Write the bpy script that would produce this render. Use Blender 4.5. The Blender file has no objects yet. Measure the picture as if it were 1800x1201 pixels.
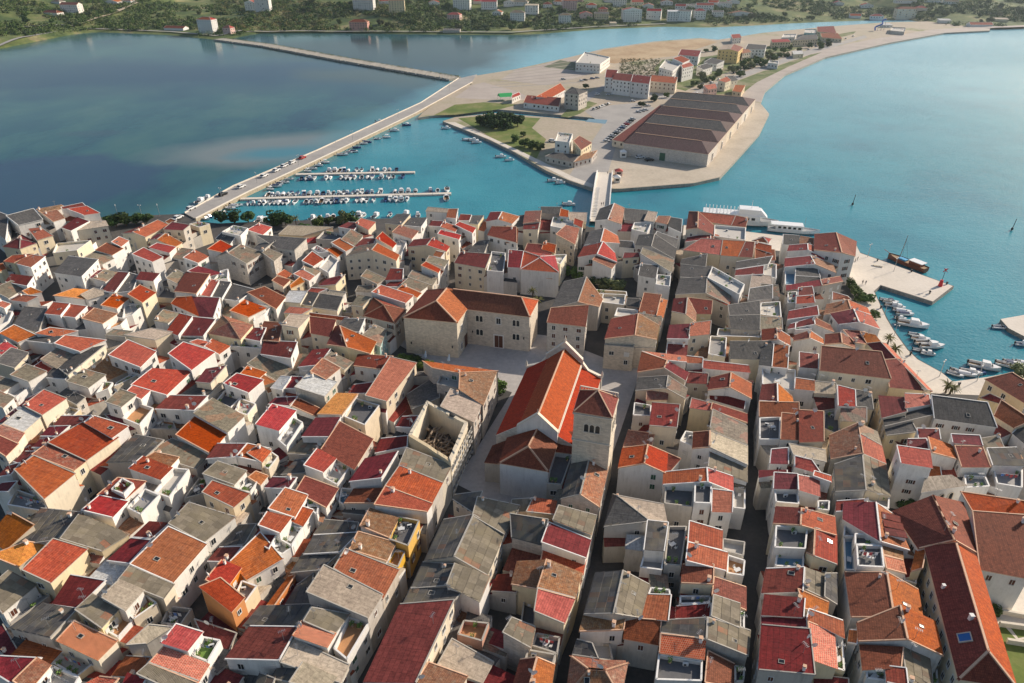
import bpy, math, random
from mathutils import Vector, Matrix
from mathutils.bvhtree import BVHTree
random.seed(7)
R = random.random
def U(a, b): return a + (b - a) * random.random()

# ------------------------------------------------------------------ camera
SC = bpy.context.scene
CAM_H, PITCH, FPX = 110.0, math.radians(30.5), 1230.0
SP, CP = math.sin(PITCH), math.cos(PITCH)
cam_data = bpy.data.cameras.new('camera')
cam_data.sensor_width = 36.0
cam_data.lens = FPX / 1800 * 36.0
cam_data.clip_start = 1.0
cam_data.clip_end = 20000
cam = bpy.data.objects.new('camera', cam_data)
SC.collection.objects.link(cam)
cam.location = (0, 0, CAM_H)
cam.rotation_euler = (math.radians(90) - PITCH, 0, 0)
SC.camera = cam
CAMV = Vector((0, 0, CAM_H))

# ------------------------------------------------------------------ sky, sun, exposure
SUN_AZ, SUN_EL = math.radians(59), math.radians(26)
world = bpy.data.worlds.new('World')
SC.world = world
world.use_nodes = True
wn = world.node_tree
bg = wn.nodes['Background']
sky = wn.nodes.new('ShaderNodeTexSky')
sky.sky_type = 'NISHITA'
sky.sun_disc = False
sky.sun_elevation = SUN_EL
sky.sun_rotation = SUN_AZ
sky.air_density = 1.0
sky.dust_density = 1.3
sky.ozone_density = 1.0
wn.links.new(sky.outputs[0], bg.inputs[0])
bg.inputs[1].default_value = 0.095
sd = bpy.data.lights.new('sun', 'SUN')
sd.energy = 4.8
sd.angle = math.radians(0.6)
sd.color = (1.0, 0.87, 0.72)
sun = bpy.data.objects.new('sun', sd)
SC.collection.objects.link(sun)
SUNV = Vector((math.sin(SUN_AZ) * math.cos(SUN_EL), math.cos(SUN_AZ) * math.cos(SUN_EL), math.sin(SUN_EL)))
sun.rotation_euler = SUNV.to_track_quat('Z', 'Y').to_euler()
sun.location = SUNV * 500
SC.view_settings.view_transform = 'Standard'
SC.view_settings.look = 'None'
SC.view_settings.exposure = 0.36
SC.view_settings.gamma = 1.0
SC.view_settings.use_curve_mapping = False
SC.cycles.max_bounces = 6
SC.cycles.diffuse_bounces = 4
SC.cycles.glossy_bounces = 2
SC.cycles.volume_bounces = 0
HAZE = 0.00006

# ------------------------------------------------------------------ pixel <-> place
def ray(px, py):
    dx = (px - 900) / FPX; dy = (600.5 - py) / FPX
    return Vector((dx, CP + dy * SP, -SP + dy * CP))
def at(px, py, z=0.0):
    d = ray(px, py)
    t = (z - CAM_H) / d.z
    return CAMV + d * t
def to_px(p):
    q = Vector(p) - CAMV
    zc = q.y * CP - q.z * SP
    if zc < 1: return (-9999, -9999, 1)
    yc = q.y * SP + q.z * CP
    return (900 + FPX * q.x / zc, 600.5 - FPX * yc / zc, zc)

# ------------------------------------------------------------------ object helpers
COL = SC.collection.objects
def link(o, parent=None):
    COL.link(o)
    if parent is not None: o.parent = parent
    return o
def tag(o, label=None, cat=None, group=None, kind=None):
    if label: o['label'] = label
    if cat: o['category'] = cat
    if group: o['group'] = group
    if kind: o['kind'] = kind
    return o
def empty(name, loc=(0, 0, 0), rz=0.0):
    o = bpy.data.objects.new(name, None)
    o.empty_display_size = 0.5
    o.location = loc; o.rotation_euler = (0, 0, rz)
    return link(o)

class MB:
    """collects faces; build() links them as one mesh object"""
    def __init__(s):
        s.v = []; s.f = []; s.m = []; s.uv = []
    def poly(s, pts, m=0, uv=None):
        i = len(s.v); s.v += [tuple(p) for p in pts]
        s.f.append(tuple(range(i, i + len(pts)))); s.m.append(m)
        s.uv.append(uv if uv else [(p[0], p[2]) for p in pts])
    def quadbox(s, bot, top, m=0, cap=True, base=True):
        """bot / top: equal length loops, counter-clockwise seen from above"""
        n = len(bot)
        for i in range(n):
            j = (i + 1) % n
            a, b, c, d = bot[i], bot[j], top[j], top[i]
            L = math.hypot(b[0] - a[0], b[1] - a[1])
            s.poly([a, b, c, d], m, [(0, a[2]), (L, b[2]), (L, c[2]), (0, d[2])])
        if cap: s.poly(top, m, [(p[0], p[1]) for p in top])
        if base: s.poly(list(bot)[::-1], m, [(p[0], p[1]) for p in list(bot)[::-1]])
    def box(s, c, sx, sy, sz, m=0, rz=0.0):
        """c: centre of the base"""
        ca, sa = math.cos(rz), math.sin(rz)
        def q(x, y, z): return (c[0] + x * ca - y * sa, c[1] + x * sa + y * ca, c[2] + z)
        x, y = sx / 2, sy / 2
        b = [q(-x, -y, 0), q(x, -y, 0), q(x, y, 0), q(-x, y, 0)]
        t = [q(-x, -y, sz), q(x, -y, sz), q(x, y, sz), q(-x, y, sz)]
        s.quadbox(b, t, m)
    def bar(s, a, b, w, h=None, m=0):
        """a beam with square section from a to b"""
        a = Vector(a); b = Vector(b); h = h or w
        d = (b - a)
        if d.length < 1e-6: return
        d.normalize()
        up = Vector((0, 0, 1)) if abs(d.z) < .95 else Vector((1, 0, 0))
        x = d.cross(up).normalized() * (w / 2); y = x.cross(d).normalized() * (h / 2)
        A = [a - x - y, a + x - y, a + x + y, a - x + y]; B = [p + (b - a) for p in A]
        for i in range(4):
            j = (i + 1) % 4
            s.poly([A[i], A[j], B[j], B[i]], m)
        s.poly(A[::-1], m); s.poly(B, m)
    def tube(s, a, b, r0, r1, n=8, m=0, cap=True):
        a = Vector(a); b = Vector(b); d = (b - a).normalized()
        up = Vector((0, 0, 1)) if abs(d.z) < .9 else Vector((1, 0, 0))
        x = d.cross(up).normalized(); y = d.cross(x).normalized()
        A = [a + (x * math.cos(2 * math.pi * i / n) + y * math.sin(2 * math.pi * i / n)) * r0 for i in range(n)]
        B = [b + (x * math.cos(2 * math.pi * i / n) + y * math.sin(2 * math.pi * i / n)) * r1 for i in range(n)]
        for i in range(n):
            j = (i + 1) % n
            s.poly([A[j], A[i], B[i], B[j]], m)
        if cap:
            s.poly(B[::-1], m); s.poly(A, m)
    def mesh(s, name, mats):
        me = bpy.data.meshes.new(name)
        me.from_pydata(s.v, [], s.f)
        for k in mats: me.materials.append(k)
        me.polygons.foreach_set('material_index', s.m)
        ul = me.uv_layers.new(name='UVMap')
        flat = []
        for u in s.uv:
            for p in u: flat += [p[0], p[1]]
        ul.data.foreach_set('uv', flat)
        me.update()
        return me
    def build(s, name, mats, parent=None):
        if not isinstance(mats, (list, tuple)): mats = [mats]
        return link(bpy.data.objects.new(name, s.mesh(name, mats)), parent)

def area2(p):
    return sum(p[i][0] * p[(i + 1) % len(p)][1] - p[(i + 1) % len(p)][0] * p[i][1] for i in range(len(p)))
def ccw(p): return list(p) if area2(p) > 0 else list(p)[::-1]

# ------------------------------------------------------------------ materials
class NT:
    def __init__(s, name):
        s.m = bpy.data.materials.new(name); s.m.use_nodes = True
        s.t = s.m.node_tree; s.b = s.t.nodes['Principled BSDF']
        s.b.inputs['Specular IOR Level'].default_value = 0.3
    def n(s, typ, **kw):
        x = s.t.nodes.new('ShaderNode' + typ)
        for k, v in kw.items(): setattr(x, k, v)
        return x
    def l(s, a, b): s.t.links.new(a, b)
    def val(s, inp, v):
        if hasattr(v, 'is_output') or hasattr(v, 'links'): s.l(v, inp)
        else: inp.default_value = v
    def coord(s, kind='Object', scale=(1, 1, 1)):
        if kind == 'World':
            src = s.n('NewGeometry').outputs['Position']
        else:
            src = s.n('TexCoord').outputs[kind]
        mp = s.n('Mapping'); s.l(src, mp.inputs[0]); mp.inputs['Scale'].default_value = scale
        return mp.outputs[0]
    def noise(s, vec, scale, detail=4, rough=.6):
        x = s.n('TexNoise'); s.l(vec, x.inputs['Vector'])
        x.inputs['Scale'].default_value = scale; x.inputs['Detail'].default_value = detail
        x.inputs['Roughness'].default_value = rough
        return x.outputs[0]
    def ramp(s, fac, stops):
        x = s.n('ValToRGB'); s.l(fac, x.inputs[0])
        e = x.color_ramp.elements
        while len(e) < len(stops): e.new(0.5)
        for i, (p, c) in enumerate(stops):
            e[i].position = p
            e[i].color = (c, c, c, 1) if isinstance(c, (int, float)) else (*c, 1)
        return x.outputs[0]
    def mix(s, fac, a, b, blend='MIX'):
        x = s.n('Mix', data_type='RGBA', blend_type=blend)
        s.val(x.inputs[0], fac)
        for i, v in ((6, a), (7, b)):
            if isinstance(v, tuple): x.inputs[i].default_value = (*v, 1)
            else: s.l(v, x.inputs[i])
        return x.outputs[2]
    def math(s, op, a, b=0.0):
        x = s.n('Math', operation=op); s.val(x.inputs[0], a); s.val(x.inputs[1], b)
        return x.outputs[0]
    def rnd(s): return s.n('ObjectInfo').outputs['Random']
    def hsv(s, col, h=.5, sat=1.0, v=1.0):
        x = s.n('HueSaturation')
        s.val(x.inputs[0], h); s.val(x.inputs[1], sat); s.val(x.inputs[2], v)
        s.l(col, x.inputs['Color'])
        return x.outputs[0]
    def bump(s, h, strength=.3, dist=.05):
        x = s.n('Bump'); s.l(h, x.inputs['Height'])
        x.inputs['Strength'].default_value = strength; x.inputs['Distance'].default_value = dist
        s.l(x.outputs[0], s.b.inputs['Normal'])
    def out(s, col, rough=.8):
        s.val(s.b.inputs['Base Color'], col if not isinstance(col, tuple) else (*col, 1))
        s.val(s.b.inputs['Roughness'], rough)
        return s.m

def rng(t, v, lo, hi):
    x = t.n('MapRange'); t.l(v, x.inputs[0]); x.inputs[3].default_value = lo; x.inputs[4].default_value = hi
    return x.outputs[0]

def plain(name, col, rough=.7, metal=0.0, vary=.08, nscale=1.5):
    t = NT(name)
    c = t.noise(t.coord('Object'), nscale, 4)
    k = t.mix(c, tuple(x * (1 - vary) for x in col), tuple(min(1, x * (1 + vary)) for x in col))
    t.b.inputs['Metallic'].default_value = metal
    return t.out(k, rough)

def roof_mat(name, c1, c2, w=.3, h=.38, stain=(.10, .07, .05), stain_amt=.35, mortar=None, msize=.02, rib=.0, moss=0.0, vary=.14, rough=.75, hue=.012, patch=0.0, patchcol=(.3, .3, .3)):
    """roof covering: courses across the slope, ribs down it, weather stains"""
    t = NT(name)
    uv = t.coord('UV')
    br = t.n('TexBrick'); t.l(uv, br.inputs['Vector'])
    br.offset = 0.0 if rib else 0.5
    br.inputs['Color1'].default_value = (*c1, 1); br.inputs['Color2'].default_value = (*c2, 1)
    mc = mortar or tuple(x * .45 for x in c1)
    br.inputs['Mortar'].default_value = (*mc, 1)
    br.inputs['Scale'].default_value = 1.0; br.inputs['Mortar Size'].default_value = msize
    br.inputs['Brick Width'].default_value = w; br.inputs['Row Height'].default_value = h
    col = br.outputs[0]
    wc = t.coord('World')
    big = t.noise(wc, .22, 5, .65)
    st = t.n('Mapping'); t.l(uv, st.inputs[0]); st.inputs['Scale'].default_value = (2.2, .35, 1)
    strk = t.noise(st.outputs[0], 1.0, 4, .7)
    f = t.math('MULTIPLY', t.ramp(big, [(.40, 0), (.66, 1)]), t.ramp(strk, [(.35, .2), (.7, 1)]))
    col = t.mix(t.math('MULTIPLY', f, stain_amt), col, stain)
    if moss:
        fine = t.noise(wc, 1.1, 6, .75)
        col = t.mix(t.math('MULTIPLY', t.ramp(fine, [(.5, 0), (.68, 1)]), moss), col, (.36, .33, .24))
    if patch:
        vo = t.n('TexVoronoi'); t.l(wc, vo.inputs['Vector']); vo.inputs['Scale'].default_value = .45
        sp = t.n('SeparateColor'); t.l(vo.outputs['Color'], sp.inputs[0])
        col = t.mix(t.math('MULTIPLY', t.ramp(sp.outputs[0], [(.72, 0), (.76, 1)]), patch), col, patchcol)
    mot = t.noise(wc, 1.6, 6, .8)
    col = t.mix(1.0, col, t.ramp(mot, [(.28, .5), (.5, 1.0), (.74, 1.42)]), 'MULTIPLY')
    st2 = t.n('Mapping'); t.l(uv, st2.inputs[0]); st2.inputs['Scale'].default_value = (3.5, .25, 1)
    col = t.mix(1.0, col, t.ramp(t.noise(st2.outputs[0], 1.0, 3, .6), [(.3, .78), (.62, 1.12)]), 'MULTIPLY')
    r = t.rnd()
    r2 = t.math('FRACT', t.math('MULTIPLY', r, 7.31)); r3 = t.math('FRACT', t.math('MULTIPLY', r, 13.7))
    col = t.hsv(col, rng(t, r, .5 - hue, .5 + hue), rng(t, r2, .93, 1.06), rng(t, r3, 1 - vary, 1 + vary))
    ht = br.outputs['Fac']
    inv = t.math('SUBTRACT', 1.0, ht)
    t.b.inputs['Specular IOR Level'].default_value = .12
    if rib:
        sx = t.n('SeparateXYZ'); t.l(uv, sx.inputs[0])
        wv = t.math('SINE', t.math('MULTIPLY', sx.outputs[0], 2 * math.pi / rib))
        inv = t.math('ADD', inv, t.math('MULTIPLY', wv, .6))
    t.bump(inv, .35, .04)
    return t.out(col, rough)

def wall_mat(name, col, dirt=(.22, .19, .15), amt=.4, vary=.1, stone=False, rough=.85):
    t = NT(name)
    wc = t.coord('World')
    base = col
    if stone:
        uv = t.coord('UV')
        br = t.n('TexBrick'); t.l(uv, br.inputs['Vector'])
        br.inputs['Color1'].default_value = (*col, 1); br.inputs['Color2'].default_value = (*tuple(x * .68 for x in col), 1)
        br.inputs['Mortar'].default_value = (*tuple(x * .8 for x in col), 1)
        br.inputs['Scale'].default_value = 1; br.inputs['Brick Width'].default_value = .75; br.inputs['Row Height'].default_value = .36
        br.inputs['Mortar Size'].default_value = .025; br.inputs['Bias'].default_value = -.2
        base = br.outputs[0]
        t.bump(t.math('SUBTRACT', 1, br.outputs['Fac']), .4, .03)
    n1 = t.noise(wc, .35, 6, .7)
    sm = t.n('Mapping'); t.l(wc, sm.inputs[0]); sm.inputs['Scale'].default_value = (1.6, 1.6, .22)
    n2 = t.noise(sm.outputs[0], 1.0, 5, .7)
    f = t.math('MULTIPLY', t.ramp(n1, [(.38, 0), (.72, 1)]), t.ramp(n2, [(.4, 0), (.75, 1)]))
    c = t.mix(t.math('MULTIPLY', f, amt * 1.6), base, dirt)
    n3 = t.noise(wc, 2.5, 4, .6)
    c = t.mix(t.math('MULTIPLY', n3, .15), c, dirt)
    r = t.rnd(); r2 = t.math('FRACT', t.math('MULTIPLY', r, 9.3))
    c = t.hsv(c, rng(t, r, .49, .51), rng(t, r2, .7, 1.25), rng(t, r, 1 - vary, 1 + vary * .6))
    return t.out(c, rough)

ROOF = {
 'R': roof_mat('red_roof_sheet', (.44, .088, .042), (.34, .062, .034), 4.0, .44, stain=(.20, .05, .035), stain_amt=.6, rib=.22, msize=.035, vary=.24, hue=.022, moss=.10),
 'P': roof_mat('pink_red_roof_sheet', (.48, .135, .085), (.38, .10, .065), 4.0, .44, stain=(.25, .08, .06), rib=.22, msize=.03),
 'M': roof_mat('maroon_roof_sheet', (.215, .036, .034), (.155, .026, .026), 2.2, .9, stain=(.10, .025, .024), stain_amt=.5, rib=.22, msize=.035, vary=.2),
 'O': roof_mat('orange_clay_tile', (.50, .125, .032), (.38, .085, .024), .3, .34, stain=(.24, .085, .04), stain_amt=.6, vary=.12, msize=.02),
 'o': roof_mat('bright_orange_clay_tile', (.42, .056, .006), (.34, .042, .005), .3, .34, stain=(.28, .05, .015), stain_amt=.4, msize=.015, vary=.06),
 'D': roof_mat('dark_clay_tile', (.27, .070, .040), (.19, .050, .031), .3, .36, stain=(.15, .05, .035), stain_amt=.5, msize=.03, vary=.12),
 'T': roof_mat('weathered_clay_tile', (.40, .17, .09), (.27, .10, .06), .28, .36, stain=(.16, .12, .09), stain_amt=.75, moss=.45, msize=.03, vary=.2, hue=.02),
 'S': roof_mat('mortared_clay_tile', (.56, .12, .05), (.46, .085, .04), .34, .36, mortar=(.55, .34, .22), msize=.035, stain=(.3, .12, .08), stain_amt=.3),
 'G': roof_mat('grey_fibre_cement_sheet', (.25, .212, .155), (.19, .160, .118), 1.05, 1.45, stain=(.12, .10, .08), stain_amt=.7, moss=.35, mortar=(.10, .085, .07), msize=.03, rib=.3, vary=.2, hue=.015, patch=.55, patchcol=(.33, .17, .11)),
 'K': roof_mat('dark_grey_fibre_cement_sheet', (.125, .118, .112), (.088, .085, .083), 1.05, 1.45, stain=(.06, .055, .055), stain_amt=.6, moss=.12, mortar=(.06, .06, .06), msize=.03, rib=.3, vary=.22, hue=.015),
 'V': roof_mat('purple_brown_weathered_tile', (.115, .068, .066), (.085, .052, .054), .5, .4, stain=(.08, .06, .06), stain_amt=.5, moss=.15, msize=.02, vary=.1),
 'B': roof_mat('beige_flat_roofing', (.46, .38, .29), (.43, .35, .27), 2.4, 1.6, stain=(.26, .21, .16), stain_amt=.5, msize=.012, vary=.14, hue=.015),
 'W': roof_mat('pale_metal_sheet', (.60, .60, .58), (.55, .55, .54), 1.0, 2.2, stain=(.3, .27, .22), stain_amt=.5, rib=.22, msize=.015),
 'Y': roof_mat('yellow_orange_tile', (.78, .32, .06), (.68, .24, .05), .3, .34, stain=(.5, .2, .06), msize=.015),
}
WALL = {
 'W': wall_mat('white_render', (.79, .765, .72), amt=.38),
 'C': wall_mat('cream_render', (.76, .65, .46), amt=.36),
 'P': wall_mat('grey_plaster', (.58, .53, .46), amt=.6),
 'S': wall_mat('pale_stone', (.68, .60, .50), stone=True, amt=.4),
 'Y': wall_mat('yellow_render', (.74, .50, .14), amt=.3),
 'O': wall_mat('orange_brick', (.62, .25, .10), amt=.35),
 'K': wall_mat('pink_render', (.66, .40, .34), amt=.3),
 'T': wall_mat('teal_render', (.30, .52, .50), amt=.3),
}
FLOOR = {
 'g': plain('terrace_grey_tile', (.30, .29, .28), vary=.25),
 'o': plain('terrace_orange_tile', (.50, .26, .12), vary=.2),
 'n': plain('terrace_green_mat', (.14, .24, .05), vary=.3),
 'b': plain('terrace_blue_sheet', (.16, .30, .42), vary=.2),
 'w': plain('terrace_pale_tile', (.52, .49, .44), vary=.2),
 'k': plain('terrace_dark_felt', (.12, .12, .125), vary=.3),
}
M_TRIM = plain('white_trim', (.78, .76, .72), .7, vary=.15, nscale=2)
M_TRIMO = plain('ridge_mortar', (.66, .42, .28), .8, vary=.3, nscale=3)
M_TRIMG = plain('grey_trim', (.42, .39, .34), .8, vary=.2, nscale=3)
M_GLASS = plain('dark_window_glass', (.022, .026, .03), .15, vary=.3)
M_FRAME = plain('white_window_frame', (.68, .66, .62), .6)
M_SHUT = {'b': plain('brown_shutter', (.10, .035, .02), .6, vary=.3), 'g': plain('green_shutter', (.03, .10, .06), .6, vary=.3), 'w': plain('pale_shutter', (.62, .60, .56), .6)}
M_DARK = plain('dark_metal', (.03, .03, .032), .5, .3)
M_STEEL = plain('galvanised_steel', (.42, .43, .44), .4, .7)
M_WOOD = plain('weathered_timber', (.26, .20, .145), .9, vary=.5, nscale=4)
M_RED = plain('red_paint', (.62, .025, .03), .4)
M_WHITE = plain('white_gelcoat', (.80, .80, .79), .3, vary=.03)
M_ACW = plain('pale_plastic', (.66, .66, .64), .5)
M_RUBBER = plain('black_rubber', (.02, .02, .02), .8)
M_BRICK = WALL['O']
# ------------------------------------------------------------------ land, water, far hills
import bisect
WATER_Z = -1.3
def water_mat():
    t = NT('sea_water')
    wp = t.coord('World')
    sx = t.n('SeparateXYZ'); t.l(wp, sx.inputs[0])
    # the lagoon lies left of the causeway line, the open bay right of it: different bottom
    side = t.math('SUBTRACT', sx.outputs[0], t.math('MULTIPLY', t.math('SUBTRACT', sx.outputs[1], 295), .315))
    n0 = t.noise(wp, .012, 4, .55)
    sidew = t.math('ADD', side, t.math('MULTIPLY', t.math('SUBTRACT', n0, .5), 60))
    lag = t.ramp(rng2(t, sidew, -175, -115), [(0, 0), (1, 1)])
    bed = t.n('Mapping'); t.l(wp, bed.inputs[0]); bed.inputs['Scale'].default_value = (.010, .006, 1); bed.inputs['Rotation'].default_value = (0, 0, .3)
    n1 = t.noise(bed.outputs[0], 1.6, 6, .6)
    lagoon = t.ramp(n1, [(.34, (.020, .065, .100)), (.45, (.028, .096, .115)), (.56, (.042, .118, .122)), (.70, (.065, .135, .128))])
    def patch(px, py, rx, ry, ang, soft, wob):
        c = at(px, py, WATER_Z); mp = t.n('Mapping', vector_type='TEXTURE'); 
        wv = t.n('TexNoise', noise_dimensions='3D'); t.l(wp, wv.inputs['Vector']); wv.inputs['Scale'].default_value = .02; wv.inputs['Detail'].default_value = 4
        sh = t.n('VectorMath', operation='MULTIPLY_ADD'); t.l(wv.outputs['Color'], sh.inputs[0]); sh.inputs[1].default_value = (wob, wob, 0); t.l(wp, sh.inputs[2])
        t.l(sh.outputs[0], mp.inputs[0]); mp.inputs['Location'].default_value = (c.x + wob / 2, c.y + wob / 2, 0); mp.inputs['Rotation'].default_value = (0, 0, ang); mp.inputs['Scale'].default_value = (rx, ry, 1e4)
        ln = t.n('VectorMath', operation='LENGTH'); t.l(mp.outputs[0], ln.inputs[0])
        return t.ramp(ln.outputs['Value'], [(max(0, 1 - soft), 1), (1, 0)])
    # lagoon floor: sand bar, blue pool, weed beds; dark reflections also painted in
    lagoon = t.mix(t.math('MULTIPLY', patch(470, 262, 75, 42, .35, .55, 40), .75), lagoon, (.20, .225, .225))
    lagoon = t.mix(t.math('MULTIPLY', patch(478, 268, 30, 18, .3, .7, 25), .8), lagoon, (.04, .20, .26))
    lagoon = t.mix(t.math('MULTIPLY', patch(20, 330, 75, 62, .1, .16, 45), .85), lagoon, (.028, .062, .115))
    lagoon = t.mix(t.math('MULTIPLY', patch(160, 235, 26, 10, .1, .5, 12), .6), lagoon, (.04, .085, .11))
    lagoon = t.mix(t.math('MULTIPLY', patch(280, 130, 430, 130, .05, .7, 120), .9), lagoon, (.006, .036, .085))  # darker hill and sky reflection painted over the upper lagoon
    lagoon = t.mix(t.math('MULTIPLY', patch(650, 135, 90, 45, -.4, .6, 60), .6), lagoon, (.075, .10, .075))
    lagoon = t.mix(t.math('MULTIPLY', patch(840, 95, 300, 110, -.25, .3, 40), .92), lagoon, (.010, .034, .036))  # mirrored dark hillside painted into the salt basin's colour
    n2 = t.noise(wp, .02, 4, .55)
    bay = t.ramp(n2, [(.3, (.012, .165, .225)), (.5, (.020, .22, .28)), (.7, (.033, .26, .32))])
    # the bay pales towards the far beach: shoaling, plus sky glare painted in
    sh = t.math('ADD', rng2(t, sx.outputs[1], 380, 900), t.math('MULTIPLY', t.math('SUBTRACT', n0, .5), .25))
    bay = t.mix(t.ramp(sh, [(0, 0), (1, 1)]), bay, (.24, .52, .63))
    col = t.mix(lag, lagoon, bay)
    w1 = t.n('Mapping'); t.l(wp, w1.inputs[0]); w1.inputs['Scale'].default_value = (.22, .5, 1); w1.inputs['Rotation'].default_value = (0, 0, -.5)
    rip = t.noise(w1.outputs[0], 1.0, 5, .65)
    w2 = t.noise(wp, .9, 3, .6)
    calm = t.ramp(t.noise(wp, .006, 3, .5), [(.35, .45), (.65, .8)])
    hgt = t.math('MULTIPLY', t.math('ADD', rip, t.math('MULTIPLY', w2, .8)), t.math('MULTIPLY', calm, rng2(t, lag, 0, 1, .12, 1)))
    t.bump(hgt, .5, .6)
    t.b.inputs['IOR'].default_value = 1.33
    t.l(rng2(t, lag, 0, 1, .13, .34), t.b.inputs['Specular IOR Level'])
    return t.out(col, .12)
def rng2(t, v, a, b, lo=0.0, hi=1.0):
    x = t.n('MapRange'); t.l(v, x.inputs[0])
    x.inputs[1].default_value = a; x.inputs[2].default_value = b; x.inputs[3].default_value = lo; x.inputs[4].default_value = hi
    return x.outputs[0]
def ground_mat(name, stops, scale=.08, fine=1.2, rough=.9, fmix=.25):
    t = NT(name); wp = t.coord('World')
    col = t.ramp(t.noise(wp, scale, 6, .65), stops)
    f = t.noise(wp, fine, 5, .7)
    col = t.mix(fmix, col, t.mix(1.0, col, t.ramp(f, [(.3, .45), (.7, 1.5)]), 'MULTIPLY'))
    t.bump(f, .3, .06)
    return t.out(col, rough)
G_TOWN = ground_mat('shade_darkened_paving', [(.3, (.055, .053, .052)), (.5, (.075, .071, .068)), (.7, (.11, .10, .09))], .15, 1.6)  # alley shade is put into this colour, darker than the stone paving itself
G_QUAY = ground_mat('quay_paving', [(.3, (.56, .51, .43)), (.5, (.64, .58, .50)), (.7, (.68, .62, .54))], .06, .9, fmix=.18)
G_PLAZA = ground_mat('plaza_paving', [(.3, (.38, .355, .335)), (.6, (.45, .42, .395))], .1, .8, fmix=.2)
G_SPIT = ground_mat('salt_flat', [(.3, (.33, .27, .20)), (.45, (.42, .355, .275)), (.58, (.38, .33, .24)), (.68, (.22, .23, .10)), (.78, (.14, .18, .06))], .02, .5)
G_ROAD = ground_mat('pale_asphalt', [(.3, (.30, .285, .27)), (.6, (.38, .36, .335))], .08, 1.1, fmix=.15)
G_BEACH = ground_mat('beach_gravel', [(.3, (.36, .31, .275)), (.6, (.44, .385, .34))], .05, .8, fmix=.15)
G_GRASS = ground_mat('rough_grass', [(.3, (.07, .12, .02)), (.5, (.13, .17, .035)), (.68, (.26, .23, .10))], .05, .7)
G_HILL = ground_mat('hill_scrub', [(.25, (.03, .05, .016)), (.42, (.065, .10, .026)), (.54, (.14, .165, .05)), (.62, (.26, .225, .11)), (.70, (.10, .12, .04))], .018, .25, fmix=.5)
G_ROCK = wall_mat('rubble_stone', (.44, .40, .34), stone=True, amt=.5)
G_EDGE = wall_mat('quay_wall_stone', (.40, .36, .30), dirt=(.08, .07, .05), stone=True, amt=.8)

G_WALLK = wall_mat('causeway_wall_stone', (.52, .45, .33), dirt=(.16, .13, .08), stone=True, amt=.6)

def tri_sheet(pts):
    from mathutils.geometry import tessellate_polygon
    return tessellate_polygon([[Vector((p[0], p[1], 0)) for p in pts]])
def land(name, pts, mat, edge, zb=-3.0, label=None):
    pts = ccw(pts); m = MB(); n = len(pts)
    for t3 in tri_sheet(pts):
        q = [pts[i] for i in t3]
        if area2(q) < 0: q = q[::-1]
        m.poly(q, 0)
    for i in range(n):
        j = (i + 1) % n; a, b = pts[i], pts[j]
        L = math.hypot(b[0] - a[0], b[1] - a[1])
        m.poly([(a[0], a[1], zb), (b[0], b[1], zb), b, a], 1, [(0, zb), (L, zb), (L, b[2]), (0, a[2])])
    o = m.build(name, [mat, edge]); tag(o, kind='structure')
    return o
def sheet(name, px, mat, z, zpx=0.0):
    pts = ccw([Vector((q.x, q.y, z)) for q in (at(*p, zpx) for p in px)]); m = MB()
    for t3 in tri_sheet(pts):
        q = [pts[i] for i in t3]
        if area2(q) < 0: q = q[::-1]
        m.poly(q, 0)
    o = m.build(name, [mat]); tag(o, kind='structure')
    return o
wm = MB(); wm.poly([(-6000, -600, WATER_Z), (7000, -600, WATER_Z), (7000, 7000, WATER_Z), (-6000, 7000, WATER_Z)])
tag(wm.build('sea', [water_mat()]), kind='structure')

TOWN_EDGE = [(-420, 440), (-50, 394), (100, 386), (176, 382), (325, 376), (346, 389), (384, 393), (470, 389), (640, 385), (760, 382), (900, 386), (1020, 394), (1036, 399), (1060, 401), (1100, 395), (1190, 403), (1202, 395), (1310, 406), (1345, 413), (1420, 419), (1505, 430), (1512, 444), (1677, 503), (1640, 531), (1548, 502), (1537, 512), (1560, 560), (1575, 585), (1597, 615), (1615, 632), (1657, 655), (1675, 672), (1735, 664), (1850, 642)]
tw = [at(*p) for p in TOWN_EDGE] + [Vector((330, 190, 0)), Vector((330, -80, 0)), Vector((-420, -80, 0)), Vector((-420, 230, 0))]
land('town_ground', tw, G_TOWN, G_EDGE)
sheet('harbour_promenade', [(1505, 431), (1512, 445), (1675, 503), (1640, 530), (1548, 501), (1536, 512), (1558, 560), (1573, 585), (1595, 615), (1613, 632), (1655, 655), (1675, 671), (1735, 663), (1850, 641), (1850, 700), (1600, 690), (1540, 600), (1490, 500), (1400, 445), (1200, 420), (1202, 396), (1310, 407), (1420, 420)], G_QUAY, .004)
sheet('church_square', [(690, 600), (830, 575), (960, 590), (1090, 640), (1130, 640), (1090, 760), (1040, 900), (860, 880), (800, 850), (900, 690), (760, 640)], G_PLAZA, .008)
land('causeway', [at(*p, .5) for p in [(325, 375), (410, 328), (555, 266), (740, 181), (806, 138), (838, 131), (830, 145), (731, 199), (574, 274), (436, 338), (344, 385)]], G_ROAD, G_WALLK)
for k_, e_ in enumerate(([(325, 375), (410, 328), (555, 266), (740, 181), (806, 138)], [(830, 145), (731, 199), (574, 274), (436, 338), (344, 385)])):
    cw = MB()
    for p_, q_ in zip(e_[:-1], e_[1:]):
        cw.bar(at(*p_, .5) + Vector((0, 0, .3)), at(*q_, .5) + Vector((0, 0, .3)), .35, .6)
    tag(cw.build('causeway_parapet', [G_QUAY]), ['low pale parapet on the lagoon side of the causeway', 'low pale parapet on the marina side of the causeway'][k_], 'parapet')
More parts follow.
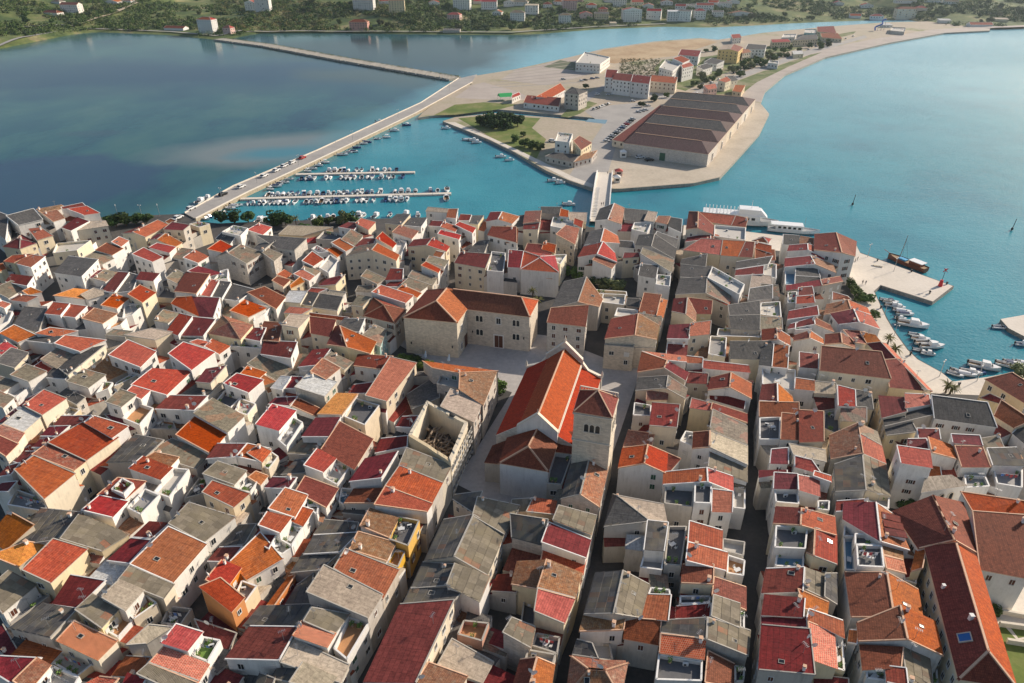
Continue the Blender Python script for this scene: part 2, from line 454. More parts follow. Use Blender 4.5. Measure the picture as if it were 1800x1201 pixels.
SPIT_EDGE = [(806, 138), (850, 131), (905, 122), (1000, 101), (1060, 86), (1150, 73), (1230, 67), (1262, 70), (1290, 66), (1340, 58), (1400, 52), (1480, 45), (1560, 39), (1740, 36), (1740, 54), (1660, 58), (1560, 76), (1450, 101), (1380, 131), (1345, 160), (1337, 182), (1352, 200), (1335, 235), (1290, 285), (1265, 312), (1220, 322), (1090, 332), (1040, 331), (1000, 317), (960, 300), (905, 268), (860, 246), (778, 213), (800, 206), (870, 199), (960, 206), (1030, 213), (1066, 216), (1072, 210), (1030, 206), (960, 200), (930, 197), (870, 192), (840, 196), (755, 204), (735, 207), (742, 199), (790, 160), (830, 148)]
land('spit_ground', [at(*p, .3) for p in SPIT_EDGE], G_SPIT, G_EDGE)
sheet('beach', [(1740, 53), (1660, 58), (1560, 76), (1450, 101), (1380, 131), (1345, 160), (1338, 180), (1300, 172), (1330, 140), (1385, 110), (1440, 88), (1540, 68), (1640, 52), (1740, 46)], G_BEACH, .32, .3)
G_TANQ = ground_mat('tan_gravel_quay', [(.3, (.40, .34, .26)), (.5, (.48, .415, .325)), (.7, (.53, .46, .37))], .06, .7, fmix=.25)
sheet('warehouse_quay', [(1337, 182), (1352, 200), (1335, 235), (1290, 285), (1265, 311), (1220, 321), (1090, 331), (1042, 330), (1060, 250), (1240, 290), (1325, 180)], G_TANQ, .32, .3)
sheet('car_park', [(1020, 190), (1130, 180), (1150, 190), (1085, 250), (1070, 300), (1040, 325), (1000, 310), (1040, 250), (1060, 220)], G_ROAD, .324, .3)
sheet('pine_lawn', [(805, 208), (870, 202), (950, 208), (935, 225), (960, 245), (940, 285), (905, 262), (860, 240)], G_GRASS, .322, .3)
sheet('canal_meadow', [(762, 203), (800, 184), (850, 180), (910, 184), (880, 192), (800, 202)], G_GRASS, .322, .3)
sheet('waterside_path', [(780, 214), (800, 215), (870, 245), (920, 268), (1010, 312), (1045, 325), (1040, 330), (1000, 316), (905, 267), (860, 245)], G_QUAY, .328, .3)
for k_ in range(7):
    ya = 112 + k_ * 5
    sheet('salt_pan_dyke', [(900 - k_ * 6, ya + 12), (1000 + k_ * 4, ya - 4 + k_), (1000 + k_ * 4, ya - 3 + k_), (900 - k_ * 6, ya + 13)], G_ROCK, .345, .3)
sheet('salt_pan', [(905, 124), (1000, 103), (1040, 110), (1040, 130), (960, 150), (880, 140)], G_BEACH, .322, .3)
sheet('tilled_flat', [(1060, 88), (1150, 75), (1235, 69), (1262, 74), (1190, 98), (1080, 112), (1030, 104)], ground_mat('tilled_soil', [(.35, (.34, .22, .12)), (.6, (.48, .36, .22))], .03, .4), .322, .3)
sheet('gravel_yard', [(850, 145), (905, 160), (940, 175), (905, 178), (800, 172), (830, 150)], G_BEACH, .322, .3)
sheet('spit_road', [(1005, 180), (1060, 150), (1200, 170), (1240, 152), (1340, 115), (1420, 88), (1520, 62), (1525, 66), (1430, 93), (1345, 122), (1250, 160), (1205, 180), (1060, 160), (1015, 190)], G_ROAD, .326, .3)
sheet('paddling_pond', [(1028, 214), (1035, 209), (1068, 211), (1064, 218)], plain('pond_water', (.12, .22, .26), .1), .33, .3)
tennis = sheet('sports_court', [(955, 118), (985, 106), (1045, 115), (1030, 126)], ground_mat('court_surface', [(.4, (.10, .12, .07)), (.6, (.15, .16, .10))], .1, 1), .33, .3)

G_GARDEN = ground_mat('garden_ground', [(.3, (.06, .10, .025)), (.5, (.12, .15, .045)), (.62, (.26, .23, .14)), (.75, (.14, .16, .06))], .06, .6, fmix=.4)
sheet('spit_gardens', [(1205, 160), (1245, 140), (1330, 108), (1420, 80), (1500, 60), (1505, 55), (1420, 68), (1330, 85), (1240, 100), (1165, 105), (1150, 120), (1165, 150)], G_GARDEN, .321, .3)
sheet('beach_gardens', [(1235, 172), (1250, 160), (1345, 124), (1425, 96), (1445, 92), (1385, 118), (1330, 145), (1300, 168)], G_GARDEN, .323, .3)
sheet('tower_green', [(985, 205), (1000, 190), (1035, 178), (1050, 182), (1020, 200), (1000, 207)], G_GARDEN, .3245, .3)
# far shore: a hillside rising from its waterline
SH = [at(*p, WATER_Z) for p in [(-900, 190), (-300, 120), (0, 90), (70, 70), (150, 57), (205, 58), (300, 62), (385, 71), (400, 70), (430, 61), (470, 59), (600, 59), (750, 61), (900, 62), (950, 60), (1050, 52), (1170, 47), (1240, 49), (1330, 45), (1400, 41), (1500, 37), (1600, 35), (1690, 50), (1760, 52), (1800, 50), (1900, 47), (2300, 40)]]
SHX = [p.x for p in SH]; SHY = [p.y for p in SH]
def shore_y(x):
    i = min(max(bisect.bisect(SHX, x), 1), len(SHX) - 1)
    t = (x - SHX[i - 1]) / (SHX[i] - SHX[i - 1])
    return SHY[i - 1] + (SHY[i] - SHY[i - 1]) * max(0, min(1, t))
def hill_z(x, y):
    d = y - shore_y(x)
    if d < 0: return -2.5 + max(-2, d * .05)
    base = min(d, 8) * .22 - 1.3
    e = max(0, d - 25)
    left = max(0, min(1, (-x - 150) / 250))
    s = .115 * (1 - left) + .045 * left
    b = s * e * (1 - .15 * math.sin(x * .011 + 1)) + 2.2 * math.sin(x * .021 + y * .017) * min(1, e / 60) + 1.2 * math.sin(x * .05 - y * .04) * min(1, e / 60)
    b = b if b < 40 else 40 + 30 * (1 - math.exp(-(b - 40) / 30))
    return base + max(b, -.6)
hm = MB(); step = 16
xs = [-1500 + i * step for i in range(int(3700 / step))]; ys = []
nv_ = 62
rows = []
for x in xs:
    s0 = shore_y(x); col_ = []
    for k in range(nv_):
        d = -12 + (k ** 1.35) * 7.0
        y = s0 + d; col_.append((x, y, hill_z(x, y)))
    rows.append(col_)
hv = [p for r_ in rows for p in r_]; hf = []
for i in range(len(xs) - 1):
    for k in range(nv_ - 1):
        a = i * nv_ + k; hf.append((a, a + nv_, a + nv_ + 1, a + 1))
hme = bpy.data.meshes.new('far_hillside'); hme.from_pydata(hv, [], hf); hme.materials.append(G_HILL)
for p in hme.polygons: p.use_smooth = True
tag(link(bpy.data.objects.new('far_hillside', hme)), kind='structure')
def on_hill(px, py):
    d = ray(px, py); t = 300.0
    while t < 4000:
        p = CAMV + d * t
        if p.z < hill_z(p.x, p.y) and p.y > shore_y(p.x): return p
        if p.z < WATER_Z: return Vector((p.x, p.y, max(WATER_Z, hill_z(p.x, p.y))))
        t += 2.5
    return CAMV + d * 1500
def ribbon(name, px, w, mat, lift=.9):
    """a road laid on the hillside"""
    P = [on_hill(*p) for p in px]; m = MB(); prev = None
    fine = []
    for a, b in zip(P[:-1], P[1:]):
        n = max(2, int((b - a).length / 6))
        for i in range(n): fine.append(a.lerp(b, i / n))
    fine.append(P[-1])
    for i, p in enumerate(fine):
        q = fine[min(i + 1, len(fine) - 1)] - fine[max(i - 1, 0)]
        s = Vector((-q.y, q.x, 0)).normalized() * (w / 2)
        l, r_ = p + s, p - s
        z = max(hill_z(l.x, l.y), hill_z(r_.x, r_.y), hill_z(p.x, p.y)) + lift
        l.z = r_.z = z
        if prev: m.poly([prev[1], r_, l, prev[0]], 0)
        prev = (l, r_)
    o = m.build(name, [mat]); tag(o, kind='structure'); return o
ribbon('shore_road', [(-60, 100), (0, 82), (70, 62), (150, 51), (205, 53), (300, 57), (380, 64), (440, 57), (520, 56), (700, 57), (900, 58), (1050, 48), (1170, 43)], 5, G_ROAD)
ribbon('far_beach', [(1690, 52), (1730, 52), (1765, 51), (1800, 49), (1860, 47)], 14, G_BEACH)
ribbon('hill_road', [(140, 46), (165, 36), (215, 18), (240, 6)], 8, ground_mat('road_cutting', [(.3, (.50, .40, .27)), (.6, (.60, .50, .36))], .1, .5))
ribbon('hill_track', [(30, 50), (90, 45), (130, 47)], 6, G_ROAD)

# breakwater between lagoon and salt basin
bw_px = [(385, 68), (470, 79), (600, 103), (700, 120), (800, 137)]
BWP = [at(*p, .4) for p in bw_px]
L_, R_ = [], []
for i, p in enumerate(BWP):
    q = BWP[min(i + 1, len(BWP) - 1)] - BWP[max(i - 1, 0)]
    s = Vector((-q.y, q.x, 0)).normalized() * 7
    L_.append(p + s); R_.append(p - s)
land('breakwater', R_ + L_[::-1], G_ROCK, G_ROCK)
# quay on the right
land('yacht_pier', [at(*p) for p in [(1758.7, 561), (1850, 545), (1850, 617), (1773, 577)]], G_QUAY, G_EDGE)
# roofs of the town: kind, eaves height, rise, covering, walls, corners read off the survey photograph (tile origin, 4x)
TOWN = """
@ 0 900
s 7 2 O C -80,180 40,270 235,95 70,5
s 7 1.5 K P 100,240 290,-20 575,10 400,200
s 7 1.2 Y C 130,385 325,235 190,215 -60,310
s 9 1.5 R C 355,500 610,265 375,195 160,410
s 8 1.5 G C 715,275 900,160 560,20 430,190
s 7.5 1 M W 940,180 1050,75 1190,85 1070,190
s 7.5 1 M W 760,345 925,190 1060,205 910,365
s 8.5 1.5 R W 1215,500 1450,230 1185,110 920,370
s 8.5 1.5 G W 1430,215 1650,40 1330,-60 1190,85
s 6.5 .8 W P 635,465 750,345 910,375 790,520
s 8 1 M W 370,655 500,450 740,490 545,680
s 8.5 1.4 G C 1150,610 1220,515 915,385 835,485
s 10 1 B W 880,695 1005,555 840,485 715,600
f 8 o C 940,755 1105,640 1010,570 885,700
s 9.5 .8 G C 715,815 830,690 650,585 535,690
f 7.5 o W 720,820 830,885 935,765 830,700
s 8 1.2 K P 70,820 300,650 540,690 355,885
s 8.5 1 S C 690,1040 820,910 525,775 405,905
f 6 w C 350,1050 540,1160 690,1040 430,980
s 7.5 1.2 G W 20,710 250,520 60,420 -100,560
f 5.5 g P 70,800 350,590 300,530 20,720
s 8 1.2 M W -150,1060 0,1020 285,1035 90,1210
s 8.5 1 T W 200,1260 350,1085 260,1035 100,1190
f 7 w W 330,1200 480,1300 560,1160 370,1080
s 6 1 R P 790,1160 890,1020 1060,1030 970,1170
s 8 .8 B P 1030,925 1200,815 1050,800 900,935
s 10 .8 R W 1320,975 1420,850 1240,795 1140,920
f 8.5 n W 1350,1010 1460,1055 1550,900 1425,875
s 8.5 1.2 S W 1390,1200 1465,1080 1150,960 1055,1065
s 8.5 1.2 G W 1270,1280 1390,1195 1050,1070 970,1140
f 5 k P 1130,785 1270,795 1350,680 1190,660
s 5 1 M P 1430,880 1600,1000 1660,860 1370,760
s 9.5 1 o O 1630,700 1715,605 1550,470 1410,530
s 9.5 .8 o O 1585,545 1690,400 1560,345 1450,480
f 8 g C 1640,610 1720,645 1810,520 1700,480
s 8 1.5 R W 1740,475 1985,330 1830,150 1625,350
s 6.5 1 M W 1465,350 1545,255 1700,250 1620,355
s 6 1 K P 1560,250 1680,100 1800,90 1720,230
s 8 1.2 M W 1590,1035 1760,810 2090,815 1960,1045
s 5 1 M P 1470,1210 1560,1105 1710,1170 1650,1260
s 7 .8 S C 610,1210 700,1165 830,1180 760,1260
s 8 .8 R W 870,1210 900,1145 1020,1190 980,1260
s 5 1 M P -60,900 20,800 140,1010 60,1020
@ 450 900
s 10 .8 R W 165,150 245,45 80,5 20,95
f 8 w W 170,195 250,240 330,110 240,90
s 8 1 R W 330,100 400,-10 300,-40 240,60
s 8 1 M W -20,200 20,130 135,175 90,260
f 7.5 w W 75,250 185,300 265,240 140,185
s 5 .5 O O 80,660 230,460 275,450 130,660
s 5 1 K P 210,655 290,520 400,440 380,650
s 6 1 K P 250,430 330,300 590,290 460,410
s 6.5 1.2 K W 340,300 410,170 720,150 590,285
s 5.5 1 K P 410,160 480,60 720,80 700,150
f 5 g P 550,125 740,130 800,80 600,90
s 8.5 1 T W 930,180 1000,50 800,-20 735,100
f 8.5 k Y 930,190 1070,240 1150,60 1000,30
s 8 1.2 T W 915,345 980,220 720,145 660,265
f 7 o Y 920,360 1000,390 1050,280 980,260
s 8.5 1.5 R P 890,610 1000,410 630,265 550,400
s 9.5 1.5 B P 785,745 885,585 480,380 360,565
s 9 1 G W 550,860 650,725 395,680 340,770
s 9 .8 S W 500,950 555,860 325,775 265,870
f 8 o W 545,960 640,1040 800,770 650,740
s 7.5 1.2 B P 590,1200 650,1080 270,905 180,1060
s 7 1 K P 110,1170 190,1050 325,1065 240,1200
s 8 1 B C 480,1260 560,1170 330,1065 240,1200
s 6.5 1.2 K P -80,800 30,670 390,660 300,805
s 7 1 K P 0,1220 30,1140 130,1180 100,1260
v 8 1.8 KG C 1190,345 1320,60 1530,25 1395,315 1740,160 1625,445
s 8.3 1.5 G W 1740,155 1850,-40 1560,-100 1525,30
s 7.5 1.2 K P 1095,540 1175,360 1400,375 1340,520
s 8.5 1.2 G W 1570,630 1640,460 1400,370 1345,515
s 7.5 1.2 K P 1040,650 1090,540 1465,540 1400,620
s 9 1.2 M C 765,1195 1015,655 1390,625 1120,1200
f 6.5 o O 1415,860 1590,910 1640,780 1460,760
s 6 1 B P 1590,1200 1665,1060 1380,900 1280,1080
s 8 1.2 T C 1400,1300 1480,1160 1215,1065 1120,1220
s 5 1 M P 1660,560 1700,450 1830,440 1830,570
@ 900 900
s 8 2 K S 0,180 210,235 250,60 -10,20
s 9 1.2 G P 555,160 590,30 330,-40 290,60
s 8.5 1.2 M W 515,325 550,200 260,80 210,215
s 6.5 1 O P 495,440 515,345 225,250 205,345
s 8.5 1.2 T C 440,612 485,435 245,340 182,542
s 8.5 1.2 P C 365,785 438,612 184,542 160,700
s 7.5 1.2 T C 0,510 40,355 240,345 180,545
f 4 k P 60,780 160,800 170,560 90,560
s 8 1 G S 130,955 160,815 0,750 -60,850
f 6.5 k P 140,940 320,1000 340,880 170,850
f 7 w P 90,1040 290,1070 310,1000 110,965
v 8 1.6 DO C 10,1230 60,1045 175,1030 120,1240 295,1080 270,1240
s 8 1.5 K P 650,105 712,-118 735,-110 965,70
s 8 .8 B P 1085,75 1060,-50 730,-112 965,66
s 6 .5 W P 800,260 925,275 935,175 810,165
f 8 g W 900,390 1055,410 1075,272 935,272
s 10 .3 K W 930,270 1065,280 1095,80 955,65
f 8.5 k P 1070,370 1190,380 1230,100 1100,100
s 9.5 1 R W 1470,270 1475,135 1250,70 1240,215
s 9.5 1 R W 1500,415 1510,290 1240,218 1225,345
f 7.5 w P 1480,270 1630,310 1640,210 1480,185
f 7.5 o W 1510,430 1630,450 1640,340 1515,300
s 9 .8 D C 1195,500 1205,375 1415,375 1410,510
s 7.5 1.5 D P 1640,690 1640,535 1425,465 1410,590
s 7 .8 M W 1155,755 1160,670 1395,650 1385,750
f 7.5 k W 1180,650 1390,640 1400,590 1180,590
s 8.5 1.2 G W 1595,815 1600,650 1420,590 1405,735
f 8 w W 1600,815 1635,820 1635,700 1600,700
v 8.5 2 KG P 510,720 590,435 780,420 715,715 960,515 900,745
s 8 .6 R W 920,745 960,585 1115,590 1095,765
f 8 g W 955,582 1115,588 1110,545 975,530
s 8 .6 T W 480,840 510,730 800,715 780,830
s 7 1.2 D P 790,890 1030,935 1045,770 810,750
v 8 1.8 KG P 1050,850 1060,770 1375,750 1367,895 1670,840 1655,1010
s 8.5 .8 S W 1040,990 1345,1035 1355,900 1050,865
f 8 k W 1010,1180 1335,1190 1340,1050 1030,1000
s 6.5 1.5 D P 1560,1240 1560,1075 1380,985 1360,1200
f 7 k P 1565,1200 1630,1190 1640,1090 1565,1080
h 8 2 T P 380,1300 760,1300 810,1070 420,1020
s 7 1 K P 430,1005 460,905 560,930 600,1030
f 5 w S 560,1035 710,1045 690,920 565,910
@ 1350 900
v 8.5 1.6 DO C 40,85 60,-30 235,-20 228,95 465,40 475,165
v 8 1.5 TR C 270,285 290,120 330,118 320,310 478,165 480,370
f 9 k W 45,250 265,260 280,110 55,95
f 7 b W 50,380 250,390 255,270 60,285
s 8 1 M W -40,570 -10,405 250,395 240,560
s 7.5 1.2 G P 400,610 405,450 265,400 260,545
s 7 1.2 K P 480,650 485,440 405,440 400,600
s 8 1 O C 410,720 420,640 215,550 255,680
s 8.5 1 M W -40,725 -20,590 255,615 245,740
s 8 1 M W -40,810 -40,745 265,740 270,815
s 8.5 1.2 R W 530,885 520,770 290,690 275,755
s 8.5 1.2 S C 480,1100 460,850 285,780 310,1040
s 9.5 1.2 M P -60,1110 -40,800 290,830 325,1145
f 7 w C 480,1100 540,1120 525,890 470,880
s 5 1 M P 330,1220 330,1150 560,1180 560,1240
v 8.5 1.6 MR W 530,55 535,-60 760,-60 790,210 890,30 990,270
f 7.5 g W 530,170 780,180 770,65 540,60
f 9 k W 610,230 800,230 790,165 610,150
f 9.5 k W 630,380 820,390 800,235 620,230
f 7 b W 540,410 630,410 610,180 530,180
s 8 1 T C 945,340 940,265 800,220 815,310
s 8 1 S W 965,435 945,345 815,308 835,400
f 6 n C 955,480 1045,505 1035,410 960,400
v 8 1.8 DO W 590,740 545,430 835,430 885,740 1050,550 1080,730
v 8.5 1.8 DO W 640,910 630,785 930,665 980,897 1170,775 1225,1010
s 8 1 D W 670,1110 650,945 945,960 930,1095
s 8.5 .8 R W 840,1200 830,1090 965,1105 980,1230
f 7.5 w W 690,1170 840,1190 830,1110 690,1115
s 7 1.2 G W 1150,1210 1125,990 945,945 985,1220
f 4 n W 1150,1220 1195,1210 1190,1100 1145,1110
s 7 1 R W 565,920 575,835 635,840 620,930
g 9 3 D W 1060,260 1490,305 1370,-60 880,0
s 9 2 D W 1490,405 1830,470 1830,30 1440,0
s 8 1 O C 1010,420 1050,240 1110,250 1080,400
@ 0 600
s 7.5 1 R C 50,130 120,50 40,0 -40,60
s 7 1 K C 100,190 200,85 80,50 -40,150
s 8 1 G W 200,285 325,215 185,165 75,240
s 6.5 .8 R W 330,225 385,170 290,145 230,190
s 7.5 1 G P 400,190 560,80 440,25 290,130
s 8 1 K C 420,195 560,70 740,30 480,240
s 7 1 K W 330,260 390,180 530,190 460,270
s 8 1 G W 620,330 740,240 590,200 470,285
f 6.5 o W 670,370 760,335 795,290 730,285
s 6 1 T P 730,290 930,200 760,110 640,210
s 9 1 R W 985,185 1095,75 900,-5 765,100
f 6 w C 800,320 990,225 960,210 820,290
s 7 1 G W 20,360 130,290 -40,240 -80,300
f 6 w W 40,360 110,395 210,320 150,290
s 7 1 G W 20,470 95,400 -20,350 -80,430
s 9 1 R C 295,520 465,405 310,345 165,455
s 8 1 M W -20,580 210,400 300,350 60,570
s 8.5 1 W C 160,640 295,525 165,465 20,590
s 8.5 1 T C 120,720 170,650 20,590 -50,640
s 8.5 1 D C 40,810 125,725 0,670 -60,740
f 6 w C 370,570 480,560 565,480 460,455
s 7.5 1 M W 385,590 435,530 640,530 560,600
s 9 1.5 R C 605,840 830,680 580,575 340,715
s 9.8 1 R W 790,680 900,600 665,530 600,575
s 8.8 1.3 T C 520,910 608,843 342,718 230,800
s 8.8 1.3 R C 310,1110 525,935 240,810 105,905
f 6.5 g C 50,1150 330,1200 320,1110 110,1040
s 7.5 1 M W 230,750 300,680 400,680 330,750
s 7 1 M W 100,850 180,780 250,780 160,870
s 7 1 M W -20,960 60,880 140,860 80,940
s 7 1 M W -40,1060 20,1000 120,990 60,1060
s 7.5 1 M W 290,670 350,605 490,600 410,670
s 6 1 K P 410,380 470,335 600,400 540,450
s 11 .6 G W 850,465 955,380 845,340 745,430
f 8.5 o W 860,540 980,590 1080,470 960,430
s 10 .8 R W 990,410 1055,350 935,315 890,360
s 9 1.3 R W 1170,380 1345,215 1070,195 925,310
s 10 1 R W 1345,205 1510,80 1290,10 1185,90
s 8 1 R W 1540,95 1615,40 1490,-10 1440,40
s 9 1 M C 1380,290 1450,200 1590,175 1480,300
s 7 1 K P 1265,385 1385,300 1565,300 1460,390
s 8 1 M W 1095,480 1190,385 1460,390 1365,490
s 9 1 R W 1745,365 1850,275 1665,230 1575,300
s 8 1 O W 1810,270 1870,220 1740,180 1690,235
s 9 1.2 G W 1600,640 1715,530 1495,405 1365,510
s 8 1.2 o W 1480,790 1600,645 1370,535 1240,660
f 7 k W 1520,420 1620,470 1700,390 1580,345
f 7.5 w C 1650,490 1740,520 1800,440 1690,400
f 5 g P 1010,620 1240,620 1200,510 1080,520
s 6.5 1 M P 880,640 990,610 830,520 740,520
s 7.5 1.2 K P 755,855 950,660 1150,700 990,850
s 7 1.2 G P 1380,900 1480,790 1210,690 1030,790
s 9 .8 R W 1130,975 1210,895 1005,815 910,895
f 8 w W 1080,1060 1190,1100 1330,900 1220,890
s 9 .5 T W 1190,890 1255,820 1090,785 1030,820
s 9 1 D W 860,1130 1020,990 830,965 690,1085
s 9 1 R W 790,1240 895,1130 700,1090 580,1190
f 10.5 w W 780,1040 870,1075 940,1000 860,960
f 8.5 g W 890,1170 990,1220 1125,1080 1020,1035
s 8.5 1 M W 1455,830 1530,725 1735,725 1660,815
s 8.5 1 R W 1830,850 1900,760 1740,724 1665,812
s 6 1 D P 1790,950 1850,900 1740,840 1650,880
s 9 1 G W 1645,1010 1730,915 1530,850 1430,935
f 7 w W 1680,1045 1760,1065 1810,990 1740,960
s 8.5 1 R C 1640,1170 1750,1075 1495,985 1425,1065
f 5 k P 1290,1110 1430,1070 1500,980 1400,960
@ 450 600
s 8 1.4 M W 35,95 60,0 290,10 245,125
s 7.5 1 M W 300,185 400,65 525,55 440,170
s 6.5 1 G P 130,270 260,200 40,90 -60,160
s 7 1 O C 60,310 135,285 0,215 -60,250
s 8 1 G C 620,200 680,150 530,80 480,120
s 9.5 1 T W 490,270 590,190 470,125 385,215
s 9 1 W P 480,390 565,290 370,230 275,325
s 7 1 W W 105,330 175,250 245,255 185,345
s 7 1 M W 175,335 247,252 330,255 285,335
s 8 1 D W 690,175 720,95 960,110 880,200
s 9.5 1 P C 915,425 1125,155 945,115 770,385
s 6 1 M W 650,370 690,310 840,290 790,370
s 8.5 1.2 Y W 435,515 570,370 715,375 605,520
f 9 k C 620,530 765,590 870,450 700,400
s 9 1 R W 160,630 280,490 115,445 0,585
f 8 g W 150,690 215,745 330,570 260,530
s 7 1 M W 90,445 140,400 290,395 240,460
s 7 1 D W 420,530 455,480 300,405 240,450
s 8.5 1.2 M W 325,675 420,545 595,540 515,675
s 8.5 1.3 D P 690,900 820,690 590,570 460,765
s 9.5 1 R W 470,925 560,830 430,760 340,875
f 8 w W 480,960 570,1010 665,880 560,835
s 6.5 1 G P 225,795 330,690 500,690 430,805
s 8.5 1 R C 40,855 105,775 20,735 -60,790
f 7 g C 55,885 90,900 158,810 108,775
s 6 1 K P 180,940 280,840 420,820 340,930
s 6.5 1 O W 30,1010 80,950 0,920 -50,960
s 8 1 M W 65,1035 120,960 285,965 230,1040
s 8 1.2 D W 490,1170 575,1040 345,955 280,1060
s 9.5 1 R W 270,1240 360,1085 205,1035 90,1180
f 8 w W 360,1170 430,1220 445,1150 360,1110
s 9 1.2 M W 660,990 770,830 995,780 880,965
s 7 1 M W 840,790 880,690 1065,670 1060,745
s 7 1 M W 985,605 1030,535 1140,530 1090,610
s 10 .8 B S 1530,570 1580,450 1370,340 1300,460
s 10 1.4 T S 1595,450 1690,215 1435,225 1430,340
s 10 .9 O S 1175,143 1700,213 1440,230 1240,190
f 9 w S 1270,300 1420,330 1440,240 1300,240
s 5 1 K P 1100,480 1060,380 1280,240 1290,400
s 6 1 K P 1100,260 1130,225 1290,205 1290,240
s 9 1.3 G P 1310,995 1375,875 1060,755 1010,875
s 9 1.3 R P 1235,1140 1310,998 1010,880 912,1020
s 9 1.3 O W 1200,1200 1235,1145 912,1024 835,1150
s 7.5 1 D P 625,1140 690,1045 895,1040 835,1140
f 6 b W 580,1130 620,1150 690,1040 600,1030
s 5.5 .8 K P 610,1210 650,1150 830,1160 790,1230
s 7 1.2 K P 1385,1115 1400,1085 1590,1060 1530,1210
@ 900 600
f 7 k P 245,1000 350,1010 425,800 290,780
v 8.5 1.8 KT S 345,1110 415,860 548,812 480,1078 675,885 610,1165
s 7 1 P C 290,1220 310,1130 150,1105 105,1200
s 7 1 G C 0,1200 140,1190 150,1110 0,1120
v 9 1.4 DM P 885,220 915,80 1090,140 1070,190 1240,225 1215,280
s 9 1.2 P W 918,74 1225,108 1225,150 1092,138
s 8.5 .6 P W 1230,152 1340,158 1340,120 1230,108
s 8.5 .6 P W 1342,192 1670,222 1660,175 1345,138
s 7 1 M P 1230,295 1370,302 1378,232 1240,220
v 8.5 1.6 DO W 1380,345 1400,260 1540,225 1530,325 1680,300 1680,405
s 6.5 .8 M W 1395,410 1630,480 1640,420 1390,350
v 8.5 1.5 KG C 870,350 890,260 1097,247 1085,332 1230,335 1215,405
s 8 .8 T C 945,415 1090,412 1095,345 950,355
f 7.5 k W 850,520 975,525 980,450 860,430
s 10 .5 M C 970,595 990,435 1178,450 1158,610
s 8 .3 P C 1250,470 1395,490 1400,440 1265,405
s 7.5 1 D P 1650,575 1650,515 1410,440 1400,482
s 8 1.2 G P 1650,725 1650,600 1415,485 1395,610
s 6.5 1 T S 785,745 820,630 1000,655 980,745
v 8.5 1.8 oo W 750,892 780,755 955,733 930,862 1090,790 1082,930
s 7 1 D W 1085,930 1105,915 1180,830 1092,792
v 9 1.8 DB W 1272,757 1278,645 1392,635 1387,745 1652,740 1652,870
f 8 w W 1180,700 1270,740 1280,640 1220,630
s 8 1.4 G W 1650,990 1650,885 1395,770 1382,885
v 8.5 1.5 RR W 1065,1010 1070,925 1371,894 1376,990 1550,955 1550,1060
f 8 k P 1070,1140 1270,1165 1280,1030 1080,1010
f 9.5 k W 1280,1135 1400,1140 1405,1000 1285,990
s 8.5 1 P W 1405,1200 1545,1205 1550,1062 1410,1045
f 6 w W 1555,1170 1640,1180 1640,1010 1555,1000
@ 1350 600
s 8.5 1 R W 25,185 40,25 145,40 135,195
s 8.5 1 K W -60,170 -40,20 38,22 24,180
s 9 .4 M W 222,185 350,195 352,95 222,80
s 10.5 2.8 D C 365,205 862,265 795,78 378,38
s 9 1.5 D C 855,325 1145,355 900,130 820,135
s 9 1.5 M C 815,130 700,20 790,10 895,125
s 9 1 P C 1150,350 830,20 790,12 1120,345
f 8 w W -40,300 190,350 195,200 -40,180
v 8 1.4 MO W -60,420 -40,310 65,300 68,428 165,390 175,430
s 8 1.2 D W -60,530 215,530 215,435 -60,430
s 9 .8 R W 188,335 322,350 322,280 195,262
s 8 .8 B C 325,365 480,375 475,300 330,285
s 9.5 .8 R W 495,455 615,460 610,345 490,315
s 8.5 .8 K C 625,475 738,480 722,365 615,345
s 8 .8 G C 515,560 690,570 690,470 515,465
f 6 k P 390,610 500,660 520,480 400,500
s 9 1.2 D W 90,690 215,695 218,520 98,508
s 9.3 1.4 D C 225,710 390,705 388,498 222,488
f 8 k W -60,690 85,690 90,530 -60,540
s 8.5 1.8 T P 445,830 435,665 630,580 665,790
s 8.5 1.5 G C 795,735 765,640 628,575 645,650
s 8.5 1.5 R C 825,865 795,737 640,650 662,795
s 8.5 1.5 G C 855,1090 827,870 664,797 690,1045
s 8.5 1.5 K P 475,1060 470,870 663,805 685,1050
f 8 w W 700,1120 850,1180 855,1092 695,1050
s 8 1 M W 480,1200 485,1130 690,1115 700,1190
s 8 .8 M W 15,862 140,865 138,755 25,765
s 8 1 B W 405,850 400,770 150,725 180,800
s 9 .8 R W 190,885 370,935 305,840 190,812
s 9 .8 M W 40,1038 203,1042 205,938 45,928
s 9 1 P W 360,1092 355,972 212,945 218,1048
s 9.5 .4 R W 440,992 438,952 328,918 320,950
f 8.5 k W 55,1130 220,1145 210,1050 45,1045
f 8 g W 350,1180 430,1190 435,1120 350,1120
s 8 .8 M W -60,960 -60,915 130,912 130,930
s 8.5 1.2 M C 805,545 780,388 955,400 975,500
s 8 1.2 K P 820,600 815,548 1175,455 1180,515
s 10 .5 P W 970,470 1140,445 1130,380 965,372
s 9 2.4 K W 1170,545 1605,605 1540,435 1150,385
s 9 1.8 D C 1530,270 1810,440 1850,310 1715,225
s 9 1.6 D C 1590,525 1730,612 1850,560 1640,420
s 8 1 M C 1500,400 1640,440 1660,420 1560,375
s 8 1 K W 1720,650 1810,730 1830,640 1800,575
s 7 1 K C 835,665 825,600 1010,572 1045,640
s 9 .6 M W 1060,692 1210,692 1198,622 1048,618
s 8.5 .6 M W 985,745 1135,790 1110,690 985,692
s 9 1.2 O W 1325,830 1290,735 1128,678 1155,785
s 12.5 .5 P W 935,858 1150,892 1132,770 908,738
s 6 .6 R W 1130,955 1215,945 1200,850 1145,840
s 10 .6 M W 1300,715 1505,735 1485,668 1288,658
s 9 .8 D W 1362,885 1560,885 1505,745 1315,740
s 7 .6 G C 1510,770 1660,760 1620,670 1490,690
